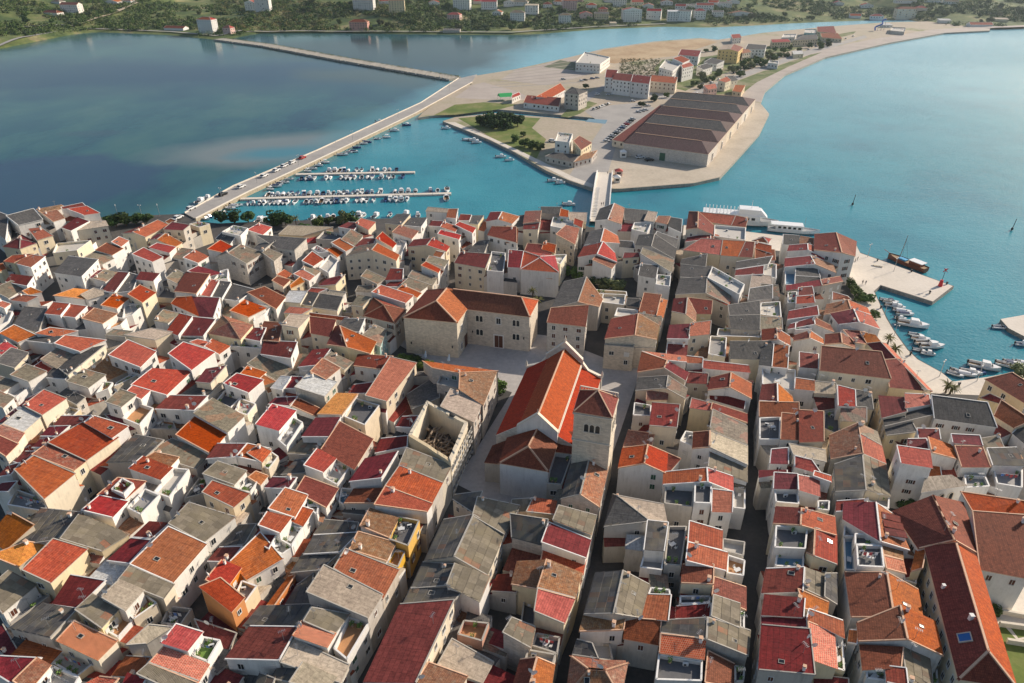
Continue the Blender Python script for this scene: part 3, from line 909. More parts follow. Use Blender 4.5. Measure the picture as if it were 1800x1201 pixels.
s 9 .6 K W 1580,875 1795,880 1745,752 1540,758
f 7.5 g W 1610,1000 1790,1030 1790,900 1580,890
f 7.5 g W 1390,1030 1560,1020 1530,950 1380,940
s 9 1 O W 1440,1200 1850,1210 1800,1130 1360,1065
"""
TOWN += """
@ 0 340
s 8 1 K W -60,250 40,330 60,160 -40,120
s 9 1.2 K W 130,225 300,185 235,110 45,160
s 9 .8 T W 310,150 460,100 430,85 260,115
s 9.5 .6 M W 440,110 600,90 580,70 430,100
s 9 1 R W 590,155 700,140 610,92 475,112
s 8.5 1 T W 375,200 455,175 400,118 295,140
s 8 1 M W 435,245 545,170 630,200 500,268
s 8 .6 B C 510,270 760,230 740,195 600,200
h 8 1.6 M C 20,375 140,392 260,350 150,290
s 9 1 P C 260,332 370,300 285,243 200,253
s 8 1 O C 30,480 100,490 230,430 90,440
s 8.5 1.2 P W 120,500 190,430 318,448 220,525
s 9 1.5 K W 383,560 485,445 690,470 575,588
s 8.5 1 D W 790,435 865,390 750,352 675,400
s 9 .8 P W 850,378 905,335 838,308 785,345
s 8 .8 G W 720,500 800,460 680,405 600,450
s 8.5 1.2 R C 1020,310 1190,225 1110,190 935,275
s 8 1 M C 860,285 990,235 1040,225 940,280
s 8.5 .6 R W 1165,200 1200,217 1240,195 1200,180
v 8.5 1.2 MO C 1050,330 1110,290 1162,284 1106,326 1280,350 1225,382
s 9.5 .5 M P 1150,255 1290,262 1335,225 1210,205
f 8 w C 1330,215 1400,240 1475,215 1400,200
s 8.5 .8 R W 1190,420 1235,380 1105,352 1050,382
s 8.5 1 R W 1070,485 1145,450 1010,385 930,430
s 6 .8 G W 1200,450 1300,470 1360,400 1260,385
s 8 1 R W 1390,492 1465,448 1370,402 1290,455
s 8.5 1 o W 1560,418 1640,378 1550,333 1460,395
f 10 w W 1560,270 1690,300 1745,245 1640,225
s 8 1 K W 1520,320 1620,360 1660,300 1560,280
v 8.5 1.8 KG S 1520,450 1640,370 1690,363 1602,422 1850,420 1730,495
s 7.5 1 G W 740,625 830,560 735,540 655,600
s 7.5 1 M W 718,692 830,555 908,560 805,700
s 7.5 1 K W 808,705 910,562 975,580 930,690
s 7.5 .8 M W 580,600 700,545 740,540 660,600
s 9 1 M W 960,608 990,555 1125,568 1080,620
s 8 1 G W 1250,640 1320,580 1240,538 1170,600
s 8.5 1.5 D W 1228,692 1310,555 1475,572 1380,708
f 5 k P 1090,730 1230,740 1240,660 1110,650
s 8 1 M W 1450,590 1560,565 1390,515 1320,550
f 8 w W 1500,610 1600,600 1605,530 1550,545
s 9 1 o C 1000,770 1095,700 985,648 900,712
s 8.5 1 o W 820,812 905,740 800,712 712,790
f 7.5 w W 860,880 930,855 1005,790 880,765
s 7.5 1 Y W 590,745 690,690 520,672 380,722
s 7.5 .8 B W 620,750 780,700 660,670 570,715
s 7.5 1 G W 60,740 195,655 80,618 -60,680
s 8 1 M W 40,625 80,572 235,590 190,655
s 8 .8 O W 200,715 290,695 215,665 160,690
s 8 .8 P W 75,752 190,765 265,728 140,715
s 6.5 1 K P 95,930 175,800 330,815 270,980
s 8.5 1 R W 318,852 380,768 490,780 425,862
s 8.5 1 P W 428,865 490,782 612,798 530,878
s 7.5 .8 M W 535,885 612,800 660,810 590,880
s 9.5 1 T W 720,918 820,850 665,812 578,882
f 8 o W 740,965 850,925 890,880 800,870
s 8.5 1 R W 130,1048 255,1000 100,928 0,985
s 8.5 1 P W 400,1010 545,970 350,948 255,985
s 8 .8 K W 190,1040 260,1000 450,1012 370,1060
s 9 1 R W 560,1115 742,1035 460,1002 385,1058
s 9.5 .6 B C 1090,1032 1208,978 1065,953 880,1000
s 8 .8 G P 740,1000 800,960 935,975 880,1012
s 8.5 .8 G W 1180,915 1258,848 1150,822 1082,895
s 8.5 1.2 R W 1178,968 1265,848 1353,870 1255,1002
s 8.5 1.2 M W 1258,1003 1356,872 1515,890 1430,1005
s 8.5 1 o W 1205,775 1400,868 1345,728 1240,735
s 8.5 1 M W 1402,868 1347,728 1545,738 1500,875
s 7.5 1 P W 1400,712 1470,605 1540,618 1480,730
s 7.5 1 K W 1482,730 1542,618 1625,628 1560,742
s 7.5 1 K W 1565,745 1640,640 1790,680 1680,760
s 9 1.2 o W 1745,872 1870,810 1720,752 1618,828
p 9 2 T C 1465,985 1690,1028 1775,928 1565,860
s 8 1 M W 1725,1025 1790,950 1870,950 1830,1045
s 9 .8 P W 1440,1078 1480,1050 1390,1030 1340,1048
f 7 k W 1615,1075 1850,1090 1830,1040 1640,1050
s 8 .8 G P 1240,1035 1290,1000 1440,1000 1400,1035
s 7.5 .8 P W 30,810 75,780 0,755 -60,780
f 6 w W -40,950 60,900 90,830 -20,820
s 6 .6 O C 0,550 45,530 20,495 -40,510
f 5 w C 370,420 540,400 640,330 400,350
f 6.5 g W 510,670 700,690 740,620 580,600
s 7 1 D W -60,700 -20,640 40,640 0,700
@ 450 340
s 8 1 R W 45,295 110,240 20,215 -60,260
s 5 .6 B C 160,290 330,300 540,240 230,228
f 5 k P 420,320 560,330 640,290 480,260
s 7.5 .8 M W 580,240 650,205 730,210 690,260
s 8.5 1 P C 790,258 840,205 740,178 700,210
s 8.5 1.2 K C 910,215 990,150 1085,150 1020,225
s 9 .8 K W 1040,228 1085,178 1200,182 1160,240
s 9 1 T W 1095,320 1140,268 1010,228 960,275
s 8 1 G P 690,378 750,300 670,258 600,328
s 8 1 R W 630,410 690,378 590,318 530,350
s 7 .8 o W 570,450 620,415 540,380 500,400
v 9 2 Go C 630,450 720,375 851,354 813,400 1005,435 985,475
s 9.5 1 o W 960,385 985,355 890,275 845,320
s 8 1 M W 695,378 755,320 845,320 825,360
f 8 w W 940,400 1020,440 1060,340 980,310
v 9 1.4 MR C 1068,380 1110,330 1240,317 1200,368 1360,378 1335,412
s 9 .6 B W 1195,127 1340,137 1350,112 1210,100
s 9 1 R W 1340,175 1355,112 1420,112 1405,180
s 7.5 .8 M W 1215,232 1240,195 1345,200 1305,238
s 9.5 .8 P W 1400,272 1425,238 1320,203 1298,238
s 9.5 .8 R W 1520,282 1545,245 1430,203 1400,225
s 9.5 .8 R W 1425,328 1440,295 1300,260 1278,288
s 8 .8 M W 1425,195 1440,150 1515,155 1500,195
s 8 .8 K C 1500,215 1512,160 1600,160 1560,220
v 8.5 1.2 MR W 1618,200 1650,135 1730,132 1702,185 1850,165 1800,215
s 9 1.5 D W 1630,295 1830,345 1830,240 1660,235
s 6 1 K P 1480,420 1560,340 1640,330 1600,430
s 9.5 1.5 M C 1395,490 1612,528 1650,430 1440,415
f 9 k W 1622,545 1740,552 1755,420 1657,408
s 9 1 R W 400,515 475,465 395,412 325,478
f 8 w W 390,390 440,420 510,410 430,365
f 8 w W 440,520 510,560 580,470 520,430
s 9 1.4 K S 140,385 270,402 355,322 0,295
s 8 1 G S 125,478 185,430 80,388 20,400
s 8.5 1.2 K S -40,420 20,360 130,340 60,395
s 7.5 1 M W 912,612 950,530 1035,535 1030,608
s 9 .8 o W 1280,562 1295,535 1195,485 1162,510
s 9 .8 G W 1320,520 1350,478 1220,443 1195,482
s 9 .6 R W 1250,440 1300,452 1325,420 1270,408
s 7.5 1 G P 1240,650 1270,600 1100,545 1070,590
s 8 1 G W 1150,695 1205,655 1070,600 1025,640
s 8 1 O W 1130,735 1160,705 1030,650 995,680
s 7 .8 M W 905,660 950,620 1060,605 1000,660
s 7.5 1 G S 850,640 910,600 780,540 738,588
s 7.5 1 M C 438,655 500,605 625,575 560,645
s 8 1 P W 372,618 412,583 325,537 265,570
s 8 1 G W 412,583 452,550 345,503 322,535
s 8 .8 O C 215,600 250,570 200,540 150,575
f 8 o Y 222,602 272,622 305,585 237,560
s 8.5 .8 D C 190,658 240,610 150,588 115,615
s 8 .6 O C 245,668 340,622 312,592 240,650
s 8 1 D W 140,815 205,735 60,660 -60,700
s 7 1 W C 188,765 240,688 360,692 312,775
s 7 1 K C 310,782 362,694 443,706 392,795
s 7.5 1 K C 392,805 446,708 612,732 570,828
s 7 .6 R W 365,692 440,702 500,675 390,668
s 7 .6 B W 500,712 600,732 632,700 520,685
s 6 .6 G W 700,692 840,695 850,650 720,655
s 9.5 1 R W 1050,775 1105,722 880,648 815,698
p 9 2.2 D P 760,862 975,915 1055,822 825,735
s 8.5 .8 G C 672,792 720,718 810,735 750,800
f 5 k P 590,835 670,845 690,770 620,770
s 8.5 .8 P C 198,845 240,800 395,815 320,855
s 8 .8 P W 372,868 640,895 650,878 380,845
s 8.5 1.4 D C 385,985 520,1010 560,892 378,870
s 8.5 1 K W 560,965 620,885 765,885 725,980
v 8.5 1.6 DO C 500,1065 560,940 590,935 640,1085 845,1045 800,1130
s 8 1 G T 870,1080 915,965 830,925 740,1010
s 11 .6 B C 295,948 375,862 240,853 180,928
s 8 1 D W 0,1030 60,905 190,915 160,1045
f 7.5 w C 160,1045 280,1045 290,960 190,940
f 8 w W -20,900 60,850 115,790 20,780
@ 900 340
s 8.5 1 T P 80,213 95,130 205,125 195,200
s 8 .8 M C 78,257 90,210 195,200 182,258
s 8 .8 K P 205,140 340,150 350,100 205,98
s 9.5 .5 O W 335,160 395,168 397,125 345,112
s 9 .4 o W 435,215 492,242 500,200 440,178
s 8.5 .4 B C 405,190 520,200 525,140 400,135
f 8.5 w W 270,230 430,262 460,205 290,165
s 8 1 D W -40,350 35,350 40,250 -40,240
s 9 1.2 T S 440,360 470,250 380,228 310,290
s 8.5 .8 O C 210,395 300,420 310,365 225,345
s 8 1 D C 90,405 270,440 300,370 110,355
h 9.5 1.8 R W 60,535 330,560 300,440 85,410
s 9.5 1.5 M W -30,520 58,525 80,410 -20,400
f 8.5 w C 285,470 340,500 385,430 300,430
s 7 .8 T C 150,585 280,602 290,550 160,530
v 8.5 1.6 KT P 275,815 365,625 523,592 463,765 635,745 610,800
v 9 1.8 KT W 585,195 620,110 718,73 673,187 788,105 770,218
v 8.5 1.4 KP W 505,375 550,270 647,248 622,345 740,300 755,355
v 8.5 1.4 MR W 465,450 510,370 640,341 599,428 720,420 735,485
s 8 1 T W 700,530 732,490 602,432 567,470
s 7 .8 K W 650,372 860,388 850,342 680,330
f 8 w W 840,252 950,278 985,200 860,205
s 8.5 .6 B W 930,192 1000,202 1020,136 960,128
s 8 .6 T W 1010,202 1090,218 1112,165 1030,163
s 8 1 K W 1100,240 1110,170 1195,185 1190,280
s 7.5 .8 K P 790,190 930,200 960,125 785,108
s 8.5 1 K W 1150,385 1165,325 1020,272 1003,308
v 8.5 1.5 KK P 870,365 895,295 1003,290 980,375 1155,390 1140,465
s 8.5 1.2 G W 1115,555 1135,472 920,387 905,427
s 8 .8 M C 780,457 895,447 890,420 790,420
s 8 .5 K W 888,580 1010,602 1028,510 905,500
f 8 w W 1010,640 1110,655 1118,580 1022,570
f 6 w C 560,702 810,722 805,690 570,675
f 7.5 w C 630,765 790,785 800,712 640,705
s 10 2 D S 248,908 515,938 535,790 275,810
v 9.5 1.4 DT S 655,1025 700,885 888,850 866,1000 1030,930 1015,1030
f 7 w S 860,1085 1010,1085 1012,1022 862,1005
f 8 w S 650,1065 858,1085 868,1012 662,1032
s 8.5 .6 G C 890,948 1040,930 1050,870 895,850
f 8.5 w W 720,862 880,872 885,820 740,805
s 9 1 D W 895,832 1010,862 1048,717 930,703
s 8.5 .8 O W 1060,875 1090,755 1050,745 1018,862
s 7 .8 K P 800,790 890,800 900,745 810,742
v 10 2 DD C 1225,255 1245,130 1310,132 1306,245 1415,225 1410,290
s 10 1.5 R C 1312,192 1540,227 1570,160 1312,134
s 10 1.2 D C 1542,227 1642,238 1657,178 1572,160
f 10 w W 1420,300 1640,330 1645,242 1425,222
v 8.5 1 MR W 1220,345 1235,312 1395,284 1397,322 1480,300 1510,335
s 9 2 P C 1205,400 1465,435 1480,330 1330,322
s 9 2 R C 1467,437 1590,447 1640,340 1482,331
s 9 2 D C 1592,447 1690,452 1702,347 1642,341
s 9 1 R W 1710,387 1820,420 1820,370 1712,345
p 8.5 1.2 R W 1690,335 1800,350 1820,322 1740,312
s 8 1 K P 1185,500 1195,467 1370,430 1360,520
s 8 1.2 K P 1185,592 1190,507 1405,515 1380,602
f 10 w W 1375,592 1600,712 1637,640 1410,515
v 8 1.5 KG P 1150,715 1185,602 1372,591 1363,705 1545,690 1525,785
s 8 .5 R P 1520,792 1532,762 1372,692 1366,726
v 8.5 1.6 MT C 1125,832 1140,745 1233,738 1221,853 1295,830 1290,905
s 8.5 1.4 D C 1298,848 1400,850 1408,758 1240,738
s 8.5 1 M W 1092,1025 1110,930 1252,922 1242,1028
s 9.5 .8 P C 1245,1007 1390,992 1398,900 1256,918
s 6.5 1 M W 1085,1137 1225,1147 1230,1070 1095,1060
s 8 1 K P 1545,957 1740,962 1742,860 1530,865
s 8 1 K P 1530,868 1742,862 1740,760 1520,790
f 7 w C 1440,1002 1750,1012 1755,960 1450,950
s 8 1 K C 1540,1165 1830,1168 1830,1045 1535,1045
f 7 g C 1380,1130 1500,1150 1510,1012 1395,1002
s 8 1 M W 1570,582 1580,540 1770,512 1765,572
s 8 1 K W 1572,537 1580,485 1830,445 1800,502
s 8 .6 B W 1672,668 1830,642 1820,585 1690,570
s 8 1 K W 1660,752 1830,742 1830,648 1672,674
@ 1350 340
s 8 .8 K W 105,360 215,368 218,300 108,292
s 8 .8 T W 220,355 315,362 322,320 230,305
v 10 2 DD W 325,400 330,290 480,279 520,420 620,340 610,445
v 8.5 1.2 MP W 138,408 150,368 278,357 281,400 402,400 395,445
s 8 .8 R W 390,474 395,442 310,417 300,432
v 8.5 1.2 MT W 118,522 120,460 300,443 330,500 455,505 475,560
s 7.5 .8 K W 195,582 365,592 340,512 195,522
s 7 .8 K W 190,647 370,612 362,594 193,584
f 7 b W 120,642 192,642 192,525 120,530
v 8 1.2 MD P 130,685 130,652 368,612 380,650 505,587 525,622
s 9.5 .8 M W 212,722 322,715 310,658 215,668
s 9 .8 R W 198,778 328,770 318,720 200,730
f 8 w W 138,770 196,770 205,690 140,695
s 8.5 1.2 M W 138,890 150,830 345,795 355,860
s 8 .8 P W 455,750 580,745 560,728 455,698
v 8.5 1.4 TO W 395,855 415,785 562,753 583,818 695,808 720,855
v 9 1.6 MP W 500,925 440,850 602,818 640,908 722,860 785,958
v 8 1.2 MD W 140,960 160,922 322,874 330,924 435,930 460,975
f 8.5 k W 190,960 310,952 312,905 192,910
v 8.5 1.4 DR W 182,1040 190,1002 295,968 292,1020 382,1025 388,1062
v 8.5 1.4 DD W 402,1065 405,996 511,985 521,1056 602,1030 608,1090
s 8 1 D W 690,1062 645,972 530,965 610,1052
s 8 1 O W 700,1067 795,1055 750,1000 650,977
v 8.5 1.4 DR W -40,1040 -40,962 62,952 68,1030 150,1007 155,1075
f 8 w W -70,560 60,600 60,500 -60,480
s 8 .8 G W -40,700 80,730 70,650 -50,640
f 8 w C -60,850 95,870 85,760 -50,770
s 8 .8 G W -60,950 100,960 95,880 -60,870
s 8 .8 D W -90,480 50,470 45,400 -90,390
"""
# the spit across the channel
SPIT = """
@ 900 0
f 8 w W 448,440 620,452 690,402 512,365
s 11 2 M W 655,545 720,550 745,495 665,490
s 11 2 M W 705,560 835,575 850,525 730,515
s 11 2 M W 837,578 965,592 977,540 852,525
s 8 1.5 R C 970,572 1150,588 1165,545 985,530
f 12 w W 1035,475 1130,500 1195,447 1080,420
s 13 1 R W 1200,445 1250,422 1190,393 1130,412
s 11 1 R W 1200,482 1277,462 1250,440 1190,460
s 8 1.5 M W 1170,387 1310,400 1330,358 1190,348
s 6 1.2 K W 1345,492 1410,472 1370,446 1300,470
s 6 1 K W 1350,440 1440,455 1492,430 1400,410
v 11 1.5 BT Y 1450,352 1490,317 1560,312 1530,348 1625,335 1590,365
s 7 1 T C 1620,377 1680,367 1660,345 1618,347
s 8 1.2 K W 1640,347 1780,349 1790,320 1660,310
s 6 1 R W 1550,272 1612,266 1600,240 1540,245
s 6 1 P K 1380,632 1442,622 1430,590 1350,602
s 7 1 P C 1500,582 1540,566 1510,540 1450,567
s 6 1 K C 1540,572 1587,562 1560,535 1512,537
s 4 .8 O C 1550,642 1612,652 1640,602 1570,600
p 11 2 K S 370,655 470,667 530,642 420,612
s 5 1.5 O W 265,692 375,632 340,588 170,682
s 4 1.5 D W 82,722 328,750 345,690 105,672
s 4 1 R W 0,692 60,667 50,650 0,672
f 9 w W 303,990 405,1002 427,942 325,930
s 7 1.2 T C 485,1057 560,1007 475,958 432,992
s 3.4 .4 K P 235,1102 430,1142 475,1092 290,1075
s 3.4 .4 T P 440,1140 560,1110 600,1060 490,1090
s 4 .6 M C 705,985 790,1002 1060,748 1040,742
@ 1350 0
s 7 1.4 K C 175,285 350,275 340,245 250,250
s 6 1 R C 30,300 160,295 140,275 20,280
f 6 w W 95,265 190,262 200,240 110,240
f 6 w T 255,230 335,235 340,205 260,205
s 5 1.5 D C 350,225 480,235 460,185 345,190
s 4 1 D C 380,265 520,275 490,235 370,235
f 5 w W 0,440 70,450 75,430 10,425
s 4 .6 W C 180,385 250,380 240,358 170,360
f 4 w P 860,215 960,225 970,195 870,190
"""
# ------------------------------------------------------------------ houses: read the survey
HOUSES = []
def parse(text, zone):
    ox = oy = 0
    for ln in text.strip().splitlines():
        w = ln.split()
        if not w: continue
        if w[0] == '@':
            ox, oy = float(w[1]), float(w[2]); continue
        k = w[0]; h = float(w[1])
        if k == 'f': rise, roof, wall, pts = 0.0, w[2], w[3], w[4:]
        else: rise, roof, wall, pts = float(w[2]), w[3], w[4], w[5:]
        px = [(ox + float(a) / 4, oy + float(b) / 4) for a, b in (p.split(',') for p in pts)]
        HOUSES.append(dict(k=k, h=h, rise=rise, roof=roof, wall=wall, px=px, zone=zone))
parse(TOWN, 'town'); parse(SPIT, 'spit')

def lerp(a, b, t): return a + (b - a) * t
def mid(a, b): return (a + b) / 2
def shape(H):
    """boundary loop (x, y, z of wall top), roof planes as (corners, covering); first two corners of a plane are its low edge"""
    k, h, r, px = H['k'], H['h'], H['rise'], H['px']
    gz = H.get('gz', 0.0)
    h += gz
    H['planes'] = []
    if k == 's':
        a, b = at(*px[0], h), at(*px[1], h); c, d = at(*px[2], h + r), at(*px[3], h + r)
        loop = [a, b, c, d]; H['planes'] = [([a, b, c, d], H['roof'])]
    elif k == 'v':
        a, b = at(*px[0], h), at(*px[1], h); c, d = at(*px[2], h + r), at(*px[3], h + r)
        e, f = at(*px[4], h), at(*px[5], h)
        loop = [a, b, c, e, f, d]
        H['planes'] = [([a, b, c, d], H['roof'][0]), ([f, e, c, d], H['roof'][1])]  # covering per slope; the darker one has slope shade put into it
    elif k in 'ghp':
        q = [at(*p, h) for p in px]
        loop = q
        l01 = (q[0] - q[1]).length; l12 = (q[1] - q[2]).length
        if k == 'p':
            t = (q[0] + q[1] + q[2] + q[3]) / 4 + Vector((0, 0, r))
            H['planes'] = [([q[i], q[(i + 1) % 4], t], H['roof']) for i in range(4)]
        elif k == 'g':
            c, d = mid(q[2], q[3]) + Vector((0, 0, r)), mid(q[0], q[1]) + Vector((0, 0, r))
            a, b, e, f = q[0], q[3], q[2], q[1]
            loop = [a, b, c, e, f, d]
            H['planes'] = [([a, b, c, d], H['roof']), ([f, e, c, d], H['roof'])]
        else:
            if l01 > l12: q = [q[1], q[2], q[3], q[0]]; l01, l12 = l12, l01
            ins = min(.5, .5 * l01 / max(l12, .1))
            m0, m1 = mid(q[0], q[1]), mid(q[2], q[3])
            c, d = lerp(m0, m1, ins) + Vector((0, 0, r)), lerp(m1, m0, ins) + Vector((0, 0, r))
            H['planes'] = [([q[0], q[1], c], H['roof']), ([q[1], q[2], d, c], H['roof']), ([q[2], q[3], d], H['roof']), ([q[3], q[0], c, d], H['roof'])]
            loop = q
    else:
        loop = [at(*p, h) for p in px]
    loop = [Vector(p) for p in loop]
    if area2(loop) < 0: loop = loop[::-1]
    H['loop'] = loop
    c = sum(loop, Vector()) / len(loop)
    H['c'] = Vector((c.x, c.y, 0)); H['base'] = gz
    H['pc'] = (sum(p[0] for p in px) / len(px), sum(p[1] for p in px) / len(px))
for H in HOUSES: shape(H)

# ------------------------------------------------------------------ far-shore houses: base pixel, width, height
FAR = """
0 0 500 95 150 80 T W;0 0 360 110 150 42 D W;0 0 1460 240 130 120 R W;0 0 1605 240 70 62 P K;0 0 1230 218 170 34 D W;0 0 790 30 120 40 R W;0 0 400 30 80 40 G W;0 0 1770 80 90 80 R W
450 0 50 85 110 110 R W;450 0 760 75 160 90 R W;450 0 990 92 120 105 T C;450 0 725 215 140 85 D K;450 0 1450 72 130 100 G W;450 0 1395 142 100 62 P K;450 0 1640 72 120 75 R W;450 0 1780 50 80 55 G W;450 0 1375 232 130 26 K P
900 0 40 152 110 78 G W;900 0 140 106 100 82 B W;900 0 60 42 120 50 G W;900 0 405 82 105 92 R K;900 0 372 166 90 78 G W;900 0 520 136 95 58 R K;900 0 630 142 110 62 K C;900 0 755 50 100 72 R W;900 0 640 96 70 52 R K;900 0 840 156 145 102 R W;900 0 1000 142 110 82 R W;900 0 1130 152 80 88 W W;900 0 1215 152 100 90 K W;900 0 1320 142 85 82 R W;900 0 1355 82 130 62 R W;900 0 1450 122 85 56 K W;900 0 1500 62 100 52 K W;900 0 1610 116 190 40 T W;900 0 712 182 50 40 B C;900 0 460 12 90 30 R K
900 0 330 40 80 45 R W;900 0 250 60 70 45 D W;900 0 560 60 80 45 R W;900 0 690 20 90 36 R W;900 0 880 40 90 45 R C;900 0 960 60 80 40 R W;900 0 1090 40 90 45 D W;900 0 1190 70 80 45 R W;900 0 1270 60 80 40 K W;900 0 1420 40 80 40 R W;900 0 1560 30 90 40 R W;450 0 1250 40 80 45 R W;450 0 1560 30 80 40 R C;450 0 900 30 80 42 R W;450 0 1700 110 70 45 R W;0 0 900 20 80 36 R W;1350 0 620 130 80 42 R W;1350 0 700 60 90 40 R W;1350 0 500 40 80 34 R W;1350 0 1080 80 80 40 R C
1350 0 965 142 150 92 D C;1350 0 770 147 95 52 P W;1350 0 838 205 70 70 W W;1350 0 1250 162 80 42 W W;1350 0 970 32 150 42 G W;1350 0 1160 22 130 32 G W;1350 0 1290 32 100 42 G W;1350 0 1500 194 170 40 P W;1350 0 1640 156 110 36 B C
"""
for part in FAR.replace('\n', ';').split(';'):
    w = part.split()
    if len(w) < 8: continue
    ox, oy, cx, cy, wp, hp = map(float, w[:6]); roof, wall = w[6], w[7]
    px, py = ox + cx / 4, oy + cy / 4
    b = on_hill(px, py)
    zc = to_px(b)[2]; mpp = zc / FPX
    W_ = wp / 4 * mpp * .92; hh = hp / 4 * mpp * 1.0
    D_ = min(W_ * .8, 11) if W_ > 8 else W_
    rise = min(2.6, hh * .34); eave = max(2.6, hh - rise - D_ * .25)
    th = U(-.35, .15); ca, sa = math.cos(th), math.sin(th)
    c0 = b + Vector((0, D_ * .5, 0)); gz = hill_z(c0.x, c0.y) - .2
    def Q(x, y, z): return Vector((c0.x + x * ca - y * sa, c0.y + x * sa + y * ca, gz + z))
    x, y = W_ / 2, D_ / 2
    kind = random.choice(['v', 'v', 'h']) if roof not in 'BWK' else 's'
    H = dict(k=kind, h=eave, rise=rise, roof=roof * 2 if kind == 'v' else roof, wall=wall, px=[(px, py - hp / 8)] * 4, zone='shore', far=True, base=gz, pc=(px, py))
    if kind == 'v':
        a, bb, e, f = Q(-x, -y, eave), Q(-x, y, eave), Q(x, y, eave), Q(x, -y, eave)
        if R() < .5:   # ridge along x
            a, bb, e, f = Q(x, -y, eave), Q(-x, -y, eave), Q(-x, y, eave), Q(x, y, eave)
        c, d = (bb + e) / 2 + Vector((0, 0, rise)), (a + f) / 2 + Vector((0, 0, rise))
        H['loop'] = [a, bb, c, e, f, d]; H['planes'] = [([a, bb, c, d], roof), ([f, e, c, d], roof)]
    elif kind == 'h':
        q = [Q(-x, -y, eave), Q(x, -y, eave), Q(x, y, eave), Q(-x, y, eave)]
        if x > y: q = [q[1], q[2], q[3], q[0]]
        m0, m1 = (q[0] + q[1]) / 2, (q[2] + q[3]) / 2
        ins = min(.5, .5 * min(x, y) / max(x, y))
        c, d = m0.lerp(m1, ins) + Vector((0, 0, rise)), m1.lerp(m0, ins) + Vector((0, 0, rise))
        H['planes'] = [([q[0], q[1], c], roof), ([q[1], q[2], d, c], roof), ([q[2], q[3], d], roof), ([q[3], q[0], c, d], roof)]
        H['loop'] = q
    else:
        q = [Q(-x, -y, eave), Q(x, -y, eave), Q(x, y, eave + rise * .4), Q(-x, y, eave + rise * .4)]
        H['loop'] = q; H['planes'] = [(q, roof)]
    H['loop'] = [Vector(p) for p in H['loop']]
    if area2(H['loop']) < 0: H['loop'] = H['loop'][::-1]
    H['c'] = Vector((c0.x, c0.y, 0))
    HOUSES.append(H)
# one tree of all walls and roofs, used to leave out windows that nothing can show
bv, bf = [], []
for H in HOUSES:
    lp = H['loop']; n = len(lp); i0 = len(bv)
    bv += [tuple(p) for p in lp] + [(p.x, p.y, -1) for p in lp]
    for i in range(n):
        j = (i + 1) % n; bf.append((i0 + i, i0 + j, i0 + n + j, i0 + n + i))
    for pl, _ in (H['planes'] or [(lp, 0)]):
        k0 = len(bv); bv += [tuple(p) for p in pl]; bf.append(tuple(range(k0, k0 + len(pl))))
BV = BVHTree.FromPolygons(bv, bf)
EYES = [CAMV, CAMV + Vector((-14, 3, 0)), CAMV + Vector((14, 3, 0))]
def seen(p):
    for e in EYES:
        d = e - p; L = d.length
        if BV.ray_cast(p, d / L, L)[0] is None: return True
    return False

# ------------------------------------------------------------------ shared window, chimney, skylight, aerial meshes
def window_mesh(name, w, h, mats, arch=False, shutters=0):
    m = MB()
    if arch:
        pts = [(-w / 2, .02, 0), (w / 2, .02, 0)] + [(w / 2 * math.cos(a), .02, h - w / 2 + w / 2 * math.sin(a)) for a in [math.pi * i / 8 for i in range(9)]]
        m.poly([(x, -y, z) for x, y, z in pts], 0)
    else:
        m.poly([(-w / 2, -.02, 0), (w / 2, -.02, 0), (w / 2, -.02, h), (-w / 2, -.02, h)], 0)
    return m.mesh(name, mats)
def frame_mesh(w, h, t=.1, d=.07):
    m = MB()
    m.box((-w / 2 - t / 2, -d / 2 + .0, -t), t, d, h + 2 * t); m.box((w / 2 + t / 2, -d / 2, -t), t, d, h + 2 * t)
    m.box((0, -d / 2, h), w, d, t); m.box((0, -d / 2 - .04, -t), w, d + .08, t)
    m.box((0, -d / 2 + .005, 0), .06, d * .6, h)
    return m.mesh('frame', [M_FRAME])
def shutter_mesh(w, h, mat):
    m = MB(); m.box((0, -.05, 0), w * .5, .05, h)
    return m.mesh('shutter', [mat])
WIN_SIZES = [(.85, 1.25), (1.0, 1.35), (.75, 1.0), (1.3, 1.2)]
WIN = [window_mesh('window', w, h, [M_GLASS]) for w, h in WIN_SIZES]
WINC = {k: [window_mesh('window', w, h, [M_SHUT[k]]) for w, h in WIN_SIZES] for k in 'bgw'}
FRM = [frame_mesh(w, h) for w, h in WIN_SIZES]
SHT = {k: [shutter_mesh(w, h, M_SHUT[k]) for w, h in WIN_SIZES] for k in 'bgw'}
def chimney_mesh():
    m = MB(); m.box((0, 0, -.8), .55, .55, 2.0); m.box((0, 0, 1.2), .7, .7, .1)
    return m.mesh('chimney', [M_TRIM])
def chimney_cap_mesh():
    m = MB(); m.box((-.2, 0, 1.3), .12, .5, .3); m.box((.2, 0, 1.3), .12, .5, .3); m.box((0, 0, 1.6), .72, .72, .08)
    return m.mesh('chimney_cap', [M_TRIMO])
CHIM, CHIMC = chimney_mesh(), chimney_cap_mesh()
def skylight_mesh():
    m = MB(); m.box((-.45, 0, 0), .1, 1.3, .14); m.box((.45, 0, 0), .1, 1.3, .14); m.box((0, -.6, 0), .8, .1, .14); m.box((0, .6, 0), .8, .1, .14)
    return m.mesh('skylight', [M_TRIMG])
def pane_mesh():
    m = MB(); m.box((0, 0, 0), .8, 1.1, .08); return m.mesh('pane', [M_GLASS])
SKYL, SKYP = skylight_mesh(), pane_mesh()
def aerial_mesh():
    m = MB(); m.tube((0, 0, -.2), (0, 0, 2.6), .04, .035, 5)
    m.bar((-.6, 0, 2.4), (.6, 0, 2.4), .05)
    for i in range(5): m.bar((-.5 + i * .25, -.3, 2.4), (-.5 + i * .25, .35, 2.4), .035)
    return m.mesh('aerial', [M_STEEL])
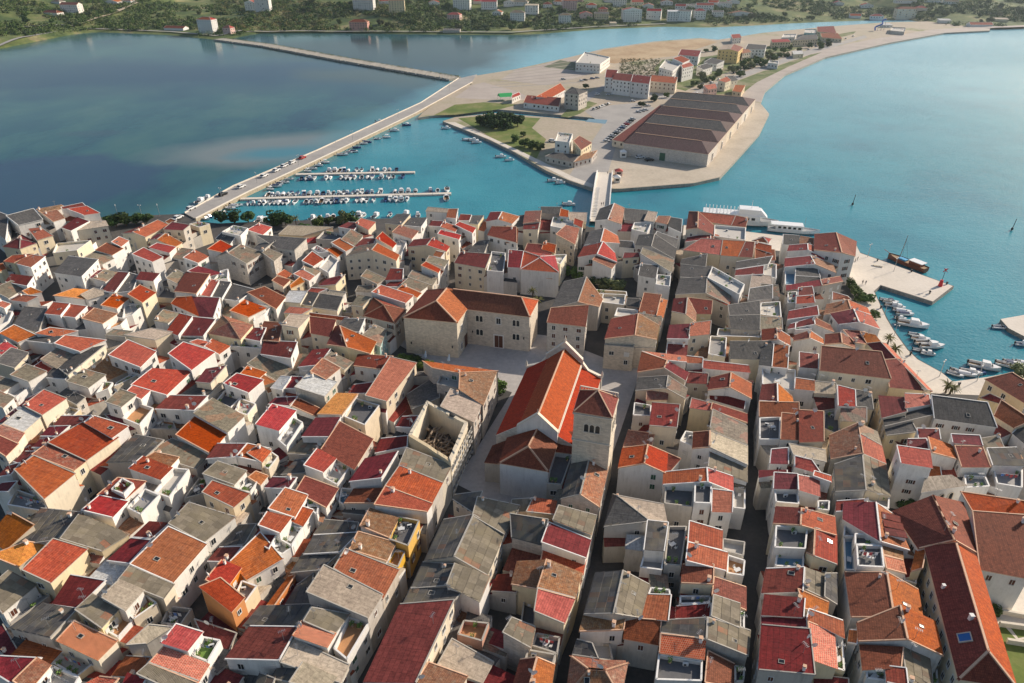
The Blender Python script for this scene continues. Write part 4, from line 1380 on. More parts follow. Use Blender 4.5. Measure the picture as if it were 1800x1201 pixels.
def dish_mesh():
    m = MB(); m.tube((0, 0, -.2), (0, 0, .6), .03, .03, 5)
    n = 10
    rim = [(.42 * math.cos(2 * math.pi * i / n), -.15, .8 + .42 * math.sin(2 * math.pi * i / n)) for i in range(n)]
    for i in range(n): m.poly([(0, 0, .8), rim[i], rim[(i + 1) % n]])
    for i in range(n): m.poly([(0, .03, .8), rim[(i + 1) % n], rim[i]])
    return m.mesh('satellite_dish', [M_ACW])
def ac_mesh():
    m = MB(); m.box((0, 0, 0), .9, .35, .65); m.tube((-.12, -.18, .33), (-.12, -.2, .33), .24, .24, 12, 1)
    return m.mesh('air_conditioner', [M_ACW, M_DARK])
AER, DISH, ACU = aerial_mesh(), dish_mesh(), ac_mesh()
def pot_mesh():
    m = MB(); m.tube((0, 0, 0), (0, 0, .42), .18, .26, 8); return m.mesh('flower_pot', [M_TRIMO])
def plant_mesh():
    m = MB()
    for k in range(40):
        p = Vector((U(-.35, .35), U(-.35, .35), U(0, .7))); a = Vector((U(-1, 1), U(-1, 1), U(-1, 1))).normalized() * .14; b = a.cross(Vector((U(-1, 1), U(-1, 1), U(-1, 1)))).normalized() * .12
        m.poly([p - a, p - b, p + a, p + b])
    return m.mesh('plant', [FLOOR['n']])
def table_mesh():
    m = MB(); m.box((0, 0, .7), 1.3, .8, .05)
    for x in (-.55, .55):
        for y in (-.32, .32): m.box((x, y, 0), .06, .06, .7)
    for y in (-.85, .85): m.box((0, y, .4), .45, .45, .05); m.box((0, y + (.22 if y > 0 else -.22), .4), .45, .05, .5)
    return m.mesh('garden_table', [M_ACW])
POT, PLANTS, TABLE = pot_mesh(), [plant_mesh(), plant_mesh()], table_mesh()
CLOTHS = [plain('white_laundry', (.75, .75, .75)), plain('blue_laundry', (.12, .22, .5)), plain('red_laundry', (.5, .08, .08)), plain('grey_laundry', (.35, .35, .37))]
def put(name, mesh, parent, loc, rot=None, sc=None):
    o = bpy.data.objects.new(name, mesh)
    o.location = loc
    if rot is not None:
        o.rotation_mode = 'QUATERNION'; o.rotation_quaternion = rot
    if sc: o.scale = sc
    return link(o, parent)

def grow(pts, d):
    """push a planar polygon's edges outward by d"""
    n = len(pts); nrm = Vector()
    c = sum(pts, Vector()) / n
    for i in range(n): nrm += (pts[i] - c).cross(pts[(i + 1) % n] - c)
    if nrm.length < 1e-6: return pts
    nrm.normalize(); out = []
    for i in range(n):
        p = pts[i]; e0 = (p - pts[i - 1]); e1 = (pts[(i + 1) % n] - p)
        if e0.length < 1e-4 or e1.length < 1e-4: out.append(p); continue
        e0.normalize(); e1.normalize()
        n0, n1 = e0.cross(nrm), e1.cross(nrm)
        b = n0 + n1; q = 1 + n0.dot(n1)
        out.append(p + b * (d / max(q, .35)))
    return out

TILE_N = [0]
UNIT = {}
def unit_sheet(mat):
    """a thin sheet, 1 x 1, lying in its own xy plane, with two folded ribs"""
    if mat not in UNIT:
        m = MB()
        b = [(-.5, -.5, 0), (.5, -.5, 0), (.5, .5, 0), (-.5, .5, 0)]; t = [(x * .985, y * .985, 1) for x, y, z in b]
        m.quadbox(b, t)
        UNIT[mat] = m.mesh('roof_sheet', [SHEETM[mat]])
    return UNIT[mat]
def sheet_mat(name, c1, c2, c3):
    t = NT(name)
    r = t.rnd()
    col = t.ramp(r, [(0, c1), (.55, c2), (.9, tuple(x * .8 for x in c2)), (.97, c3)])
    oc = t.coord('World')
    n = t.noise(oc, 1.2, 6, .75)
    col = t.mix(t.ramp(n, [(.42, 0), (.75, .7)]), col, tuple(x * .42 for x in c2))
    n2 = t.noise(oc, .3, 3, .6)
    col = t.mix(t.ramp(n2, [(.45, 0), (.7, .5)]), col, (.25, .21, .13))
    w = t.n('TexWave'); t.l(t.coord('Object', (1, 1, 1)), w.inputs[0]); w.bands_direction = 'X'; w.inputs['Scale'].default_value = 1.6
    t.bump(w.outputs[1], .35, .03)
    return t.out(col, .9)
SHEETM = {'G': sheet_mat('fibre_cement_sheet', (.275, .235, .175), (.20, .17, .125), (.32, .15, .09)),
          'K': sheet_mat('dark_fibre_cement_sheet', (.135, .128, .12), (.095, .09, .088), (.18, .11, .08))}
SHEETS = [0]

def add_roof(H, root, org):
    hi = H['pc'][1]
    for pl, cov in H['planes']:
        pts = [Vector(p) - org for p in pl]
        c = sum(pts, Vector()) / len(pts)
        nrm = Vector()
        for i in range(len(pts)): nrm += (pts[i] - c).cross(pts[(i + 1) % len(pts)] - c)
        if nrm.length < 1e-5: continue
        nrm.normalize()
        flip = nrm.z < 0
        if flip: nrm = -nrm
        e = (pts[1] - pts[0]).normalized()
        vd = nrm.cross(e).normalized()
        if (c - pts[0]).dot(vd) < 0: vd = -vd
        g = grow(pts, .22)
        up = Vector((0, 0, .05)); th = Vector((0, 0, .20))
        order = g[::-1] if flip else g
        bot = [p + up for p in order]; top = [p + th for p in order]
        a0 = pts[0]
        m = MB(); n = len(order)
        m.poly(top, 0, [((p - a0).dot(e), (p - a0).dot(vd)) for p in top])
        for i in range(n):
            j = (i + 1) % n
            m.poly([bot[i], bot[j], top[j], top[i]], 1)
        edge = M_TRIM if H['wall'] in 'W' and cov in 'RPMWK' else (M_TRIMO if cov in 'OoDTSY' else M_TRIMG)
        ro = m.build('roof', [ROOF[cov], edge], root)
        H.setdefault('roofs', []).append((ro, pts, nrm, e, vd, a0, cov))
        # verges and ridge: mortared strips along the edges
        if len(pts) == 4 and H['k'] in 'sv':
            L = (pts[1] - pts[0]).length; S = (pts[3] - pts[0]).length
            lift = Vector((0, 0, .22)); w = .2 if H['zone'] == 'town' else .3
            gg = grow(pts, .1)
            for i, j, pr in ((2, 3, 1 if H['k'] == 's' else 0), (1, 2, .8), (3, 0, .8)):
                if R() < pr:
                    v = MB(); v.bar(gg[i] + lift, gg[j] + lift, w, .12); v.build('verge' if i != 2 else 'ridge_strip', [edge], root)
            if H['k'] == 'v' and pl is H['planes'][0][0]:
                rc = MB(); rc.bar(pts[2] + lift + Vector((0, 0, .03)), pts[3] + lift + Vector((0, 0, .03)), .32, .16)
                rc.build('ridge_cap', [edge], root)
        elif H['k'] in 'hpg':
            rc = MB(); lift = Vector((0, 0, .22))
            for i in range(2, len(pts)): rc.bar(pts[i] + lift, pts[(i + 1) % len(pts)] + lift, .26, .14)
            if R() < 1 and len(pts) == 3: rc.bar(pts[1] + lift, pts[2] + lift, .26, .14)
            rc.build('ridge_cap', [edge], root)
        # separate sheets on the near grey roofs
        if cov in 'GK' and len(pts) == 4 and hi > 770 and H['zone'] == 'town' and SHEETS[0] < 3600:
            L1, L2 = (pts[1] - pts[0]).length, (pts[2] - pts[3]).length
            S1 = (pts[3] - pts[0]).length
            nu = max(2, round((L1 + L2) / 2 / 1.15)); nv = max(2, round(S1 / 1.6))
            if nu * nv < 220:
                me = unit_sheet(cov)
                for iu in range(nu):
                    for iv in range(nv):
                        def P(u, w_): return lerp(lerp(pts[0], pts[1], u), lerp(pts[3], pts[2], u), w_)
                        q0 = P((iu + .5) / nu, iv / nv); q1 = P((iu + .5) / nu, (iv + 1) / nv)
                        s0 = P(iu / nu, (iv + .5) / nv); s1 = P((iu + 1) / nu, (iv + .5) / nv)
                        X = (s1 - s0); Y = (q1 - q0)
                        sx, sy = X.length, Y.length
                        if sx < .2 or sy < .2: continue
                        xa = X.normalized(); za = xa.cross(Y).normalized()
                        if za.z < 0: xa = -xa; za = -za
                        za = (za + Y.normalized() * -.035 * (1 if Y.z >= 0 else -1)).normalized()
                        xa = (xa - za * xa.dot(za)).normalized()
                        ya = za.cross(xa)
                        mt = Matrix((xa, ya, za)).transposed()
                        o = put('roof_sheet', me, ro, P((iu + .5) / nu, (iv + .5) / nv) + Vector((0, 0, .19 + U(0, .015))), mt.to_quaternion(), (sx * U(.985, 1.03), sy * U(1.02, 1.06), .055))
                        SHEETS[0] += 1
STORE = 2.75
STAT = dict(win=0)
def add_windows(H, root, org, dens=.62):
    lp = H['loop']; n = len(lp)
    shut = random.choice(['b', 'b', 'g', 'w', 'b'])
    mode = random.choice([0, 0, 1, 1, 2])
    sz = random.choice([0, 0, 1, 2, 0])
    for i in range(n):
        a, b = lp[i], lp[(i + 1) % n]
        d = Vector((b.x - a.x, b.y - a.y, 0)); L = d.length
        if L < 2.6: continue
        d.normalize(); nr = Vector((d.y, -d.x, 0))
        m = (a + b) / 2
        if nr.dot(Vector((CAMV.x - m.x, CAMV.y - m.y, 0)).normalized()) < -.25: continue
        ztop = min(a.z, b.z) - (1.1 if H['k'] == 'f' else .2)
        nf = int((ztop - H['base'] - .3) / STORE)
        nc = max(1, int(L / 3.1))
        blind = R() < .18 and H['zone'] == 'town'
        if blind: continue
        for fl in range(nf):
            z = ztop - (fl + 1) * STORE + .75
            if z < H['base'] + .9: continue
            for c in range(nc):
                if R() > dens: continue
                t = (c + .5) / nc * L + U(-.2, .2)
                p = Vector((a.x, a.y, 0)) + d * t; p.z = z
                q = p + nr * .25 + Vector((0, 0, .6))
                if not seen(q): continue
                rot = Matrix((d, -nr, Vector((0, 0, 1)))).transposed().to_quaternion()
                s2 = sz if R() < .8 else 3
                closed = mode == 1 and R() < .6
                w = put('window', (WINC[shut] if closed else WIN)[s2], root, p - org + nr * .012, rot)
                near = to_px(p)[2] < 330
                if near:
                    put('frame', FRM[s2], w, (0, 0, 0))
                    if mode == 2 and not closed and R() < .7: [put('shutter', SHT[shut][s2], w, (sg * (WIN_SIZES[s2][0] * .75 + .1), 0, 0)) for sg in (-1, 1)]
                STAT['win'] += 1
def add_top(H, root, org):
    """chimneys, skylights, aerials"""
    for ro, pts, nrm, e, vd, a0, cov in H.get('roofs', []):
        if len(pts) != 4: continue
        def P(u, w_): return lerp(lerp(pts[0], pts[1], u), lerp(pts[3], pts[2], u), w_)
        A = (pts[1] - pts[0]).length * (pts[3] - pts[0]).length
        if A < 14: continue
        near = H['pc'][1] > 560
        if R() < .36:
            c = P(random.choice([U(.06, .2), U(.8, .94)]), U(.7, .9))
            sc = U(.6, 1.0)
            ch = put('chimney', CHIM, root, c, Matrix.Rotation(math.atan2(e.y, e.x), 3, 'Z').to_quaternion(), (sc, sc, sc * U(.7, 1.1)))
            put('chimney_cap', CHIMC, ch, (0, 0, 0))
        ns = 0 if A < 30 else random.choice([0, 0, 0, 1, 1])
        if cov in 'OoT': ns = min(ns, 1)
        for q in range(ns if near else (1 if ns and R() < .6 else 0)):
            c = P(U(.2, .8), U(.3, .7)) + Vector((0, 0, .19))
            up = vd if vd.z >= 0 else -vd
            x = up.cross(nrm).normalized()
            rot = Matrix((x, up, nrm)).transposed().to_quaternion()
            k_ = U(.65, .95); s = put('skylight', SKYL, ro, c, rot, (k_, k_, k_)); put('pane', SKYP, s, (0, 0, 0))
        if R() < (.6 if near else .3):
            c = P(U(.1, .9), U(.75, .95))
            put('aerial', AER, root, c, Matrix.Rotation(U(0, 6), 3, 'Z').to_quaternion())
        if near and R() < .28:
            put('satellite_dish', DISH, root, P(U(.1, .9), .93) + Vector((0, 0, .1)), Matrix.Rotation(U(-1, 1), 3, 'Z').to_quaternion(), (1.3, 1.3, 1.3))
def build_flat(H, root, org):
    lp = [p - org for p in H['loop']]; n = len(lp)
    t = .22; inner = grow([Vector((p.x, p.y, 0)) for p in lp], -t)
    inner = [Vector((q.x, q.y, p.z)) for q, p in zip(inner, lp)]
    fl = H['h'] + H['base'] - U(.75, 1.0) - org.z
    w = MB(); zb = H['base'] - .6 - org.z
    bot = [(p.x, p.y, zb) for p in lp]
    w.quadbox(bot, lp, 0, cap=False)
    for i in range(n):
        j = (i + 1) % n
        w.poly([lp[i], lp[j], inner[j], inner[i]], 0)
        w.poly([inner[j], Vector((inner[j].x, inner[j].y, fl)), Vector((inner[i].x, inner[i].y, fl)), inner[i]][::1], 0)
    w.build('walls', [WALL[H['wall']]], root)
    f = MB(); f.poly([Vector((p.x, p.y, fl + .01)) for p in inner], 0)
    fo = f.build('terrace_floor', [FLOOR[H['roof']]], root)
    cp = MB()
    for i in range(n):
        j = (i + 1) % n
        a, b = mid(lp[i], inner[i]), mid(lp[j], inner[j])
        cp.bar(a + Vector((0, 0, .03)), b + Vector((0, 0, .03)), .3, .07)
    cp.build('coping', [M_TRIM if H['wall'] in 'WC' else M_TRIMG], root)
    c = sum(inner, Vector()) / n
    def P(u, w_): return lerp(lerp(inner[0], inner[1], u), lerp(inner[3], inner[2], u), w_)
    if R() < .5:
        p = P(U(.15, .85), U(.75, .9)); p.z = fl + .02
        put('air_conditioner', ACU, root, p, Matrix.Rotation(U(-.4, .4), 3, 'Z').to_quaternion())
    if R() < .3:
        p = P(U(.3, .7), U(.3, .7)); p.z = fl + .02
        put('aerial', AER, root, p)
    for k in range(random.choice([0, 1, 2, 3])):
        p = P(U(.12, .88), random.choice([.12, .88])); p.z = fl + .02
        po = put('flower_pot', POT, root, p); put('plant', random.choice(PLANTS), po, (0, 0, .45))
    if R() < .3:
        p = P(U(.3, .7), U(.3, .6)); p.z = fl + .02; put('garden_table', TABLE, root, p, Matrix.Rotation(U(0, 1.5), 3, 'Z').to_quaternion())
    if R() < .28:
        a, b = P(.15, .5), P(.85, .5); L_l = (b - a).length
        ln = MB(); ln.bar(Vector((a.x, a.y, fl + 1.7)), Vector((b.x, b.y, fl + 1.7)), .03); wl = ln.build('washing_line', [M_STEEL], root)
        for k in range(int(L_l / .8)):
            q = a.lerp(b, (k + .5) / max(1, int(L_l / .8))); d_ = (b - a).normalized() * .3; c_ = MB(); z1 = fl + 1.68; z0 = z1 - U(.5, .95)
            c_.poly([(q.x - d_.x, q.y - d_.y, z0), (q.x + d_.x, q.y + d_.y, z0), (q.x + d_.x, q.y + d_.y, z1), (q.x - d_.x, q.y - d_.y, z1)]); c_.build('laundry', [random.choice(CLOTHS)], wl)
def build_walls(H, root, org):
    lp = [p - org for p in H['loop']]
    zb = H['base'] - .6 - org.z
    w = MB()
    w.quadbox([(p.x, p.y, zb) for p in lp], [p + Vector((0, 0, .02)) for p in lp], 0, cap=False)
    w.build('walls', [WALL[H['wall']]], root)

# ------------------------------------------------------------------ labels
ROOFN = {'R': 'red sheet', 'P': 'pinkish red', 'M': 'maroon', 'O': 'orange tiled', 'o': 'bright orange tiled', 'D': 'dark red tiled', 'T': 'weathered brown tiled', 'S': 'mortared red tiled', 'G': 'patchy grey', 'K': 'dark grey', 'B': 'beige', 'V': 'purple brown', 'W': 'pale metal', 'Y': 'yellow orange tiled'}
WALLN = {'W': 'white', 'C': 'cream', 'P': 'grey', 'S': 'stone', 'Y': 'yellow', 'O': 'orange brick', 'K': 'pink', 'T': 'teal'}
FLOORN = {'g': 'grey', 'o': 'orange', 'n': 'green', 'b': 'blue', 'w': 'pale', 'k': 'dark'}
ORD = ['', 'second', 'third', 'fourth', 'fifth', 'sixth', 'seventh', 'eighth', 'ninth', 'tenth', 'eleventh', 'twelfth', 'thirteenth', 'fourteenth', 'fifteenth', 'sixteenth', 'seventeenth', 'eighteenth', 'nineteenth', 'twentieth']
MARKS = [((1045, 760), 'below the bell tower'), ((1230, 800), 'right of the bell tower'), ((770, 780), 'around the roofless ruin'), ((800, 510), 'behind the stone palace'), ((1055, 420), 'by the white bridge'),
         ((520, 420), 'near the marina trees'), ((1500, 560), 'by the harbour pier'), ((1640, 1000), 'beside the long terracotta hall'), ((390, 1040), 'near the orange brick house'),
         ((720, 1080), 'left of the long alley'), ((60, 400), 'on the lagoon shore'), ((60, 1030), 'in the bottom left corner'), ((195, 650), 'around the collapsed brown roof'), ((560, 640), 'left of the palace square'),
         ((1240, 470), 'behind the ferry quay'), ((1560, 760), 'below the curved quay'), ((1120, 1080), 'beside the dark bottom alley'), ((330, 520), 'in the upper left quarter'), ((1250, 620), 'right of the church square'), ((1400, 1050), 'left of the terracotta hall')]
def nearest_mark(pc):
    return min(MARKS, key=lambda m: (m[0][0] - pc[0]) ** 2 + ((m[0][1] - pc[1]) * 1.3) ** 2)[1]
def describe(H):
    if H['zone'] == 'spit': where = 'on the spit across the channel'
    elif H['zone'] == 'shore': where = 'on the far hillside'
    else: where = nearest_mark(H['pc'])
    if H['k'] == 'f': s = f"{WALLN[H['wall']]} house with {FLOORN[H['roof']]} roof terrace {where}"
    elif H['k'] == 'v':
        a, b = ROOFN[H['roof'][0]], ROOFN[H['roof'][1]]
        s = f"{WALLN[H['wall']]} gabled house, roof {a}" + (f" and {b}" if a != b else "") + f", {where}"
    elif H['k'] in 'hp': s = f"{WALLN[H['wall']]} house with hipped {ROOFN[H['roof']]} roof {where}"
    else: s = f"{WALLN[H['wall']]} house with sloping {ROOFN[H['roof']]} roof {where}"
    return s
def number_labels(items, key, rank):
    by = {}
    for it in items: by.setdefault(key(it), []).append(it)
    for s, g in by.items():
        g.sort(key=rank)
        for i, it in enumerate(g):
            if len(g) == 1: it['label'] = s
            elif i == len(g) - 1: it['label'] = s + ', rightmost'
            elif i == 0: it['label'] = s + ', leftmost'
            else: it['label'] = s + f', {ORD[min(i, 19)]} from left'
for H in HOUSES: H['desc'] = describe(H)
number_labels(HOUSES, lambda H: H['desc'], lambda H: H['pc'][0])

# narrow gaps between neighbours are roofed over by low lean-tos; the lanes stay open
LANES = [[(1195, 395), (1165, 610), (1100, 690), (1085, 800), (1060, 870), (985, 1210)], [(1372, 395), (1385, 560), (1330, 640), (1318, 1210)], [(1455, 800), (1470, 900), (1482, 1210)], [(1540, 690), (1570, 880)], [(880, 700), (800, 860), (725, 1005), (675, 1115), (625, 1220)], [(1040, 395), (985, 480), (950, 620)], [(860, 450), (800, 500)], [(470, 880), (380, 1000), (235, 1210)]]
LANEW = [[at(*p, 4) for p in l] for l in LANES]
def lane_dist(p):
    best = 1e9
    for l in LANEW:
        for a, b in zip(l[:-1], l[1:]):
            d = Vector((b.x - a.x, b.y - a.y)); q = Vector((p.x - a.x, p.y - a.y)); t = max(0, min(1, q.dot(d) / max(d.length_squared, .01)))
            best = min(best, (q - d * t).length)
    return best
CELL = {}
for i_, H in enumerate(HOUSES):
    if H['zone'] != 'town': continue
    xs_ = [p.x for p in H['loop']]; ys_ = [p.y for p in H['loop']]
    for gx in range(int(min(xs_) // 6), int(max(xs_) // 6) + 1):
        for gy in range(int(min(ys_) // 6), int(max(ys_) // 6) + 1): CELL.setdefault((gx, gy), []).append(i_)
def inside(p, skip):
    for i in CELL.get((int(p.x // 6), int(p.y // 6)), ()):
        if i == skip: continue
        lp = HOUSES[i]['loop']; c = False; n = len(lp)
        for k in range(n):
            a, b = lp[k], lp[k - 1]
            if (a.y > p.y) != (b.y > p.y) and p.x < (b.x - a.x) * (p.y - a.y) / (b.y - a.y) + a.x: c = not c
        if c: return i
    return None
NLEAN = [0]
def add_lean_to(H, idx, root, org):
    lp = H['loop']; n = len(lp)
    for i in range(n):
        a, b = lp[i], lp[(i + 1) % n]; d = Vector((b.x - a.x, b.y - a.y, 0)); L = d.length
        if L < 2.0: continue
        d.normalize(); nr = Vector((d.y, -d.x, 0)); hit = []
        for f in (.15, .5, .85):
            p = a + d * (L * f); got = None
            for s_ in (.35, .8, 1.3, 1.8, 2.3, 2.8, 3.3, 3.9, 4.5, 5.2):
                j = inside(p + nr * s_, idx)
                if j is not None: got = (s_, j); break
            hit.append(got)
        hit = [h_ for h_ in hit if h_ is not None]
        if len(hit) < 2 or hit[len(hit) // 2][0] < .5: continue
        hit = [hit[0], hit[len(hit) // 2], hit[-1]]
        if lane_dist(a + d * (L / 2) + nr * (hit[1][0] / 2)) < 3.4: continue
        w0, w1 = hit[0][0] + .2, hit[2][0] + .2; ho = HOUSES[hit[1][1]]['h']
        z = min(H['h'], ho) * U(.5, .82)
        q = [Vector((a.x, a.y, z + .5)), Vector((b.x, b.y, z + .5)), Vector((b.x, b.y, z)) + nr * w1, Vector((a.x, a.y, z)) + nr * w0]
        m = MB(); pts = [p - org for p in q]
        if area2(pts) < 0: pts = pts[::-1]
        m.quadbox([(p.x, p.y, -.4) for p in pts], pts, 0, cap=False)
        m.poly([p + Vector((0, 0, .01)) for p in pts], 1, [((p - pts[0]).dot(d), (p - pts[0]).dot(nr)) for p in pts])
        m.build('lean_to', [WALL[random.choice('PPW')], ROOF[random.choice('KGMMTKRBD')]], root); NLEAN[0] += 1
def build_house(H):
    nm = {'s': 'row_house', 'v': 'gabled_house', 'g': 'gabled_house', 'h': 'hipped_house', 'p': 'hipped_house', 'f': 'terraced_house'}[H['k']]
    if nm == 'row_house' and H['roof'] in 'RPM': nm = 'red_roofed_house'
    elif nm == 'row_house' and H['roof'] in 'ODTSYo': nm = 'tiled_house'
    if H['zone'] == 'shore': nm = 'villa'
    org = Vector((H['c'].x, H['c'].y, H['base']))
    root = empty(nm, org); H['root'] = root
    tag(root, H['label'], 'house', {'town': 'houses of the old town', 'spit': 'buildings on the spit', 'shore': 'houses on the far shore'}[H['zone']])
    if H['k'] == 'f': build_flat(H, root, org)
    else:
        build_walls(H, root, org); add_roof(H, root, org)
        if not H.get('far'): add_top(H, root, org)
    if H['zone'] == 'town': add_lean_to(H, H['i'], root, org)
    add_windows(H, root, org, .7 if H['zone'] == 'town' else .95)
    return root
for i_, H in enumerate(HOUSES):
    H['i'] = i_; build_house(H)
print('LEAN', NLEAN)
# ------------------------------------------------------------------ landmark helpers
def roof_plane(root, org, pts, cov, edge=None, name='roof', over=.25, th=.2):
    pts = [Vector(p) - org for p in pts]
    c = sum(pts, Vector()) / len(pts); nrm = Vector()
    for i in range(len(pts)): nrm += (pts[i] - c).cross(pts[(i + 1) % len(pts)] - c)
    nrm.normalize()
    if nrm.z < 0: nrm = -nrm; flip = True
    else: flip = False
    e = (pts[1] - pts[0]).normalized(); vd = nrm.cross(e).normalized()
    if (c - pts[0]).dot(vd) < 0: vd = -vd
    g = grow(pts, over); g = g[::-1] if flip else g
    top = [p + Vector((0, 0, th)) for p in g]; bot = [p + Vector((0, 0, .03)) for p in g]
    m = MB(); m.poly(top, 0, [((p - pts[0]).dot(e), (p - pts[0]).dot(vd)) for p in top]); pass
    for i in range(len(g)):
        j = (i + 1) % len(g); m.poly([bot[i], bot[j], top[j], top[i]], 1)
    return m.build(name, [ROOF[cov], edge or M_TRIMO], root)
def wall_loop(root, org, loop, mat, name='walls', zb=-.5):
    lp = [Vector(p) - org for p in loop]
    if area2(lp) < 0: lp = lp[::-1]
    m = MB(); m.quadbox([(p.x, p.y, zb - org.z) for p in lp], lp, 0, cap=False)
    return m.build(name, [mat], root)
def rib_line(root, org, a, b, mat, w=.35, h=.22, name='ridge_cap'):
    m = MB(); m.bar(Vector(a) - org + Vector((0, 0, .25)), Vector(b) - org + Vector((0, 0, .25)), w, h)
    return m.build(name, [mat], root)
def face_rot(d):
    d = Vector((d.x, d.y, 0)).normalized(); nr = Vector((d.y, -d.x, 0))
    return Matrix((d, -nr, Vector((0, 0, 1)))).transposed().to_quaternion(), nr
ARCH = window_mesh('arched_window', .95, 2.0, [M_GLASS], True)
def arch_frame(w, h):
    m = MB(); k = 8
    o = [(-w / 2 - .22, 0), (w / 2 + .22, 0)] + [((w / 2 + .22) * math.cos(math.pi * i / k), h - w / 2 + (w / 2 + .22) * math.sin(math.pi * i / k)) for i in range(k + 1)]
    n_ = [(-w / 2, 0), (w / 2, 0)] + [((w / 2) * math.cos(math.pi * i / k), h - w / 2 + (w / 2) * math.sin(math.pi * i / k)) for i in range(k + 1)]
    for i in range(1, len(o)):
        j = (i + 1) % len(o)
        a, b, c, d = o[i], o[j], n_[j], n_[i]
        m.poly([(p[0], -.12, p[1]) for p in (a, b, c, d)][::-1]); m.poly([(a[0], 0, a[1]), (b[0], 0, b[1]), (b[0], -.12, b[1]), (a[0], -.12, a[1])])
        m.poly([(c[0], -.12, c[1]), (c[0], 0, c[1]), (d[0], 0, d[1]), (d[0], -.12, d[1])])
    m.box((0, -.1, -.15), w + .6, .2, .15)
    return m.mesh('frame', [M_STONE])
M_STONE = plain('dressed_stone', (.66, .60, .50), .85, vary=.15, nscale=2)
ARCHF = arch_frame(.95, 2.0)
BIGW = window_mesh('window', 1.3, 1.9, [M_GLASS]); BIGF = frame_mesh(1.3, 1.9, .22, .12)
PALEW = window_mesh('window', 1.5, 2.0, [M_SHUT['w']])
DOOR = window_mesh('door', 2.6, 4.2, [M_SHUT['b']]); DOORF = frame_mesh(2.6, 4.2, .35, .2)
def window_at(root, org, a, b, t, z, mesh, frame=None, name='window'):
    """a window on the wall from a to b (seen from outside, left to right), t metres along, sill at z"""
    d = Vector((b.x - a.x, b.y - a.y, 0)).normalized(); rot, nr = face_rot(d)
    p = Vector((a.x, a.y, z)) + d * t + nr * .02
    o = put(name, mesh, root, p - org, rot)
    if frame: put('frame', frame, o, (0, 0, 0))
    return o

# ------------------------------------------------------------------ church
ZR, ZE, ZAI, ZAO = 15.5, 11.6, 10.6, 7.8
rn, rf = at(948.6, 724, ZR), at(990.9, 617.8, ZR)
en, ef = at(980, 754, ZE), at(1024.7, 635.9, ZE)
ax = Vector((rf.x - rn.x, rf.y - rn.y, 0)).normalized(); side = Vector((ax.y, -ax.x, 0))
hw = ((en - rn).dot(side) + (ef - rf).dot(side)) / 2
lenf = (rf - rn).dot(ax) + 1.0
org = Vector((rn.x, rn.y, 0))
ch = empty('church', org); tag(ch, 'stone church with bright orange ridge roof and stepped white front gable', 'church')
def CH(u, v, z): return Vector((org.x, org.y, 0)) + ax * u + side * v + Vector((0, 0, z))
u0, u1 = -1.5, lenf
aw = 5.4
wall_loop(ch, org, [CH(u0, -hw, ZE), CH(u0, 0, ZR), CH(u0, hw, ZE), CH(u1, hw, ZE), CH(u1, 0, ZR), CH(u1, -hw, ZE)], WALL['W'], 'nave_walls')
roof_plane(ch, org, [CH(u0, hw, ZE), CH(u1, hw, ZE), CH(u1, 0, ZR), CH(u0, 0, ZR)], 'o', M_TRIM, 'nave_roof', .05)
roof_plane(ch, org, [CH(u0, -hw, ZE), CH(u1, -hw, ZE), CH(u1, 0, ZR), CH(u0, 0, ZR)], 'o', M_TRIM, 'nave_roof', .05)
rib_line(ch, org, CH(u0, 0, ZR), CH(u1, 0, ZR), M_TRIMO)
co = MB()
for s in (1,): co.bar(CH(u0, s * (hw + .1), ZE - .15) - org, CH(u1, s * (hw + .1), ZE - .15) - org, .5, .5)
co.build('cornice', [M_STONE], ch)
for s in (-1, 1):
    zi = ZAI if s > 0 else ZE + .02
    i0, i1 = CH(u0, s * hw, zi), CH(u1, s * hw, zi)
    o0, o1 = CH(u0, s * (hw + aw), ZAO), CH(u1, s * (hw + aw), ZAO)
    wall_loop(ch, org, [i0, o0, o1, i1], WALL['S'], 'aisle_walls')
    roof_plane(ch, org, [o0, o1, i1, i0], 'o', M_TRIM, 'aisle_roof', .1)
    for k in range(5):
        u = u0 + (k + .5) / 5 * (u1 - u0)
        a, b = (CH(u0, hw + aw, 0), CH(u1, hw + aw, 0)) if s > 0 else (CH(u1, -hw - aw, 0), CH(u0, -hw - aw, 0))
        window_at(ch, org, a, b, (k + .5) / 5 * (u1 - u0), 4.2, ARCH, ARCHF, 'arched_window')
# front gable (towards the square) with pinnacles
fg = MB(); prof = [(-hw - aw - .3, ZAO + .5), (-hw - aw * .35, ZAO + 2.0), (-hw - .3, ZAI + 1.4), (-hw - .3, ZE + 1.3), (0, ZR + 2.0), (hw + .3, ZE + 1.3), (hw + .3, ZAI + 1.4), (hw + aw * .35, ZAO + 2.0), (hw + aw + .3, ZAO + .5)]
near_ = [CH(u1 + .05, v, z) - org for v, z in prof]; far_ = [CH(u1 + .85, v, z) - org for v, z in prof]
for i in range(len(prof) - 1):
    a, b, c, d = near_[i], near_[i + 1], far_[i + 1], far_[i]
    fg.poly([a, b, c, d], 1)
    fg.poly([(a.x, a.y, -.5), (b.x, b.y, -.5), b, a], 0); fg.poly([(c.x, c.y, -.5), (d.x, d.y, -.5), d, c], 0)
fg.poly([near_[0], far_[0], (far_[0].x, far_[0].y, -.5), (near_[0].x, near_[0].y, -.5)], 0)
fg.poly([far_[-1], near_[-1], (near_[-1].x, near_[-1].y, -.5), (far_[-1].x, far_[-1].y, -.5)], 0)
fg.build('front_gable', [WALL['S'], M_STONE], ch)
cpg = MB()
for i in range(len(prof) - 1): cpg.bar((near_[i] + far_[i]) / 2 + Vector((0, 0, .1)), (near_[i + 1] + far_[i + 1]) / 2 + Vector((0, 0, .1)), 1.0, .3)
cpg.build('gable_coping', [M_STONE], ch)
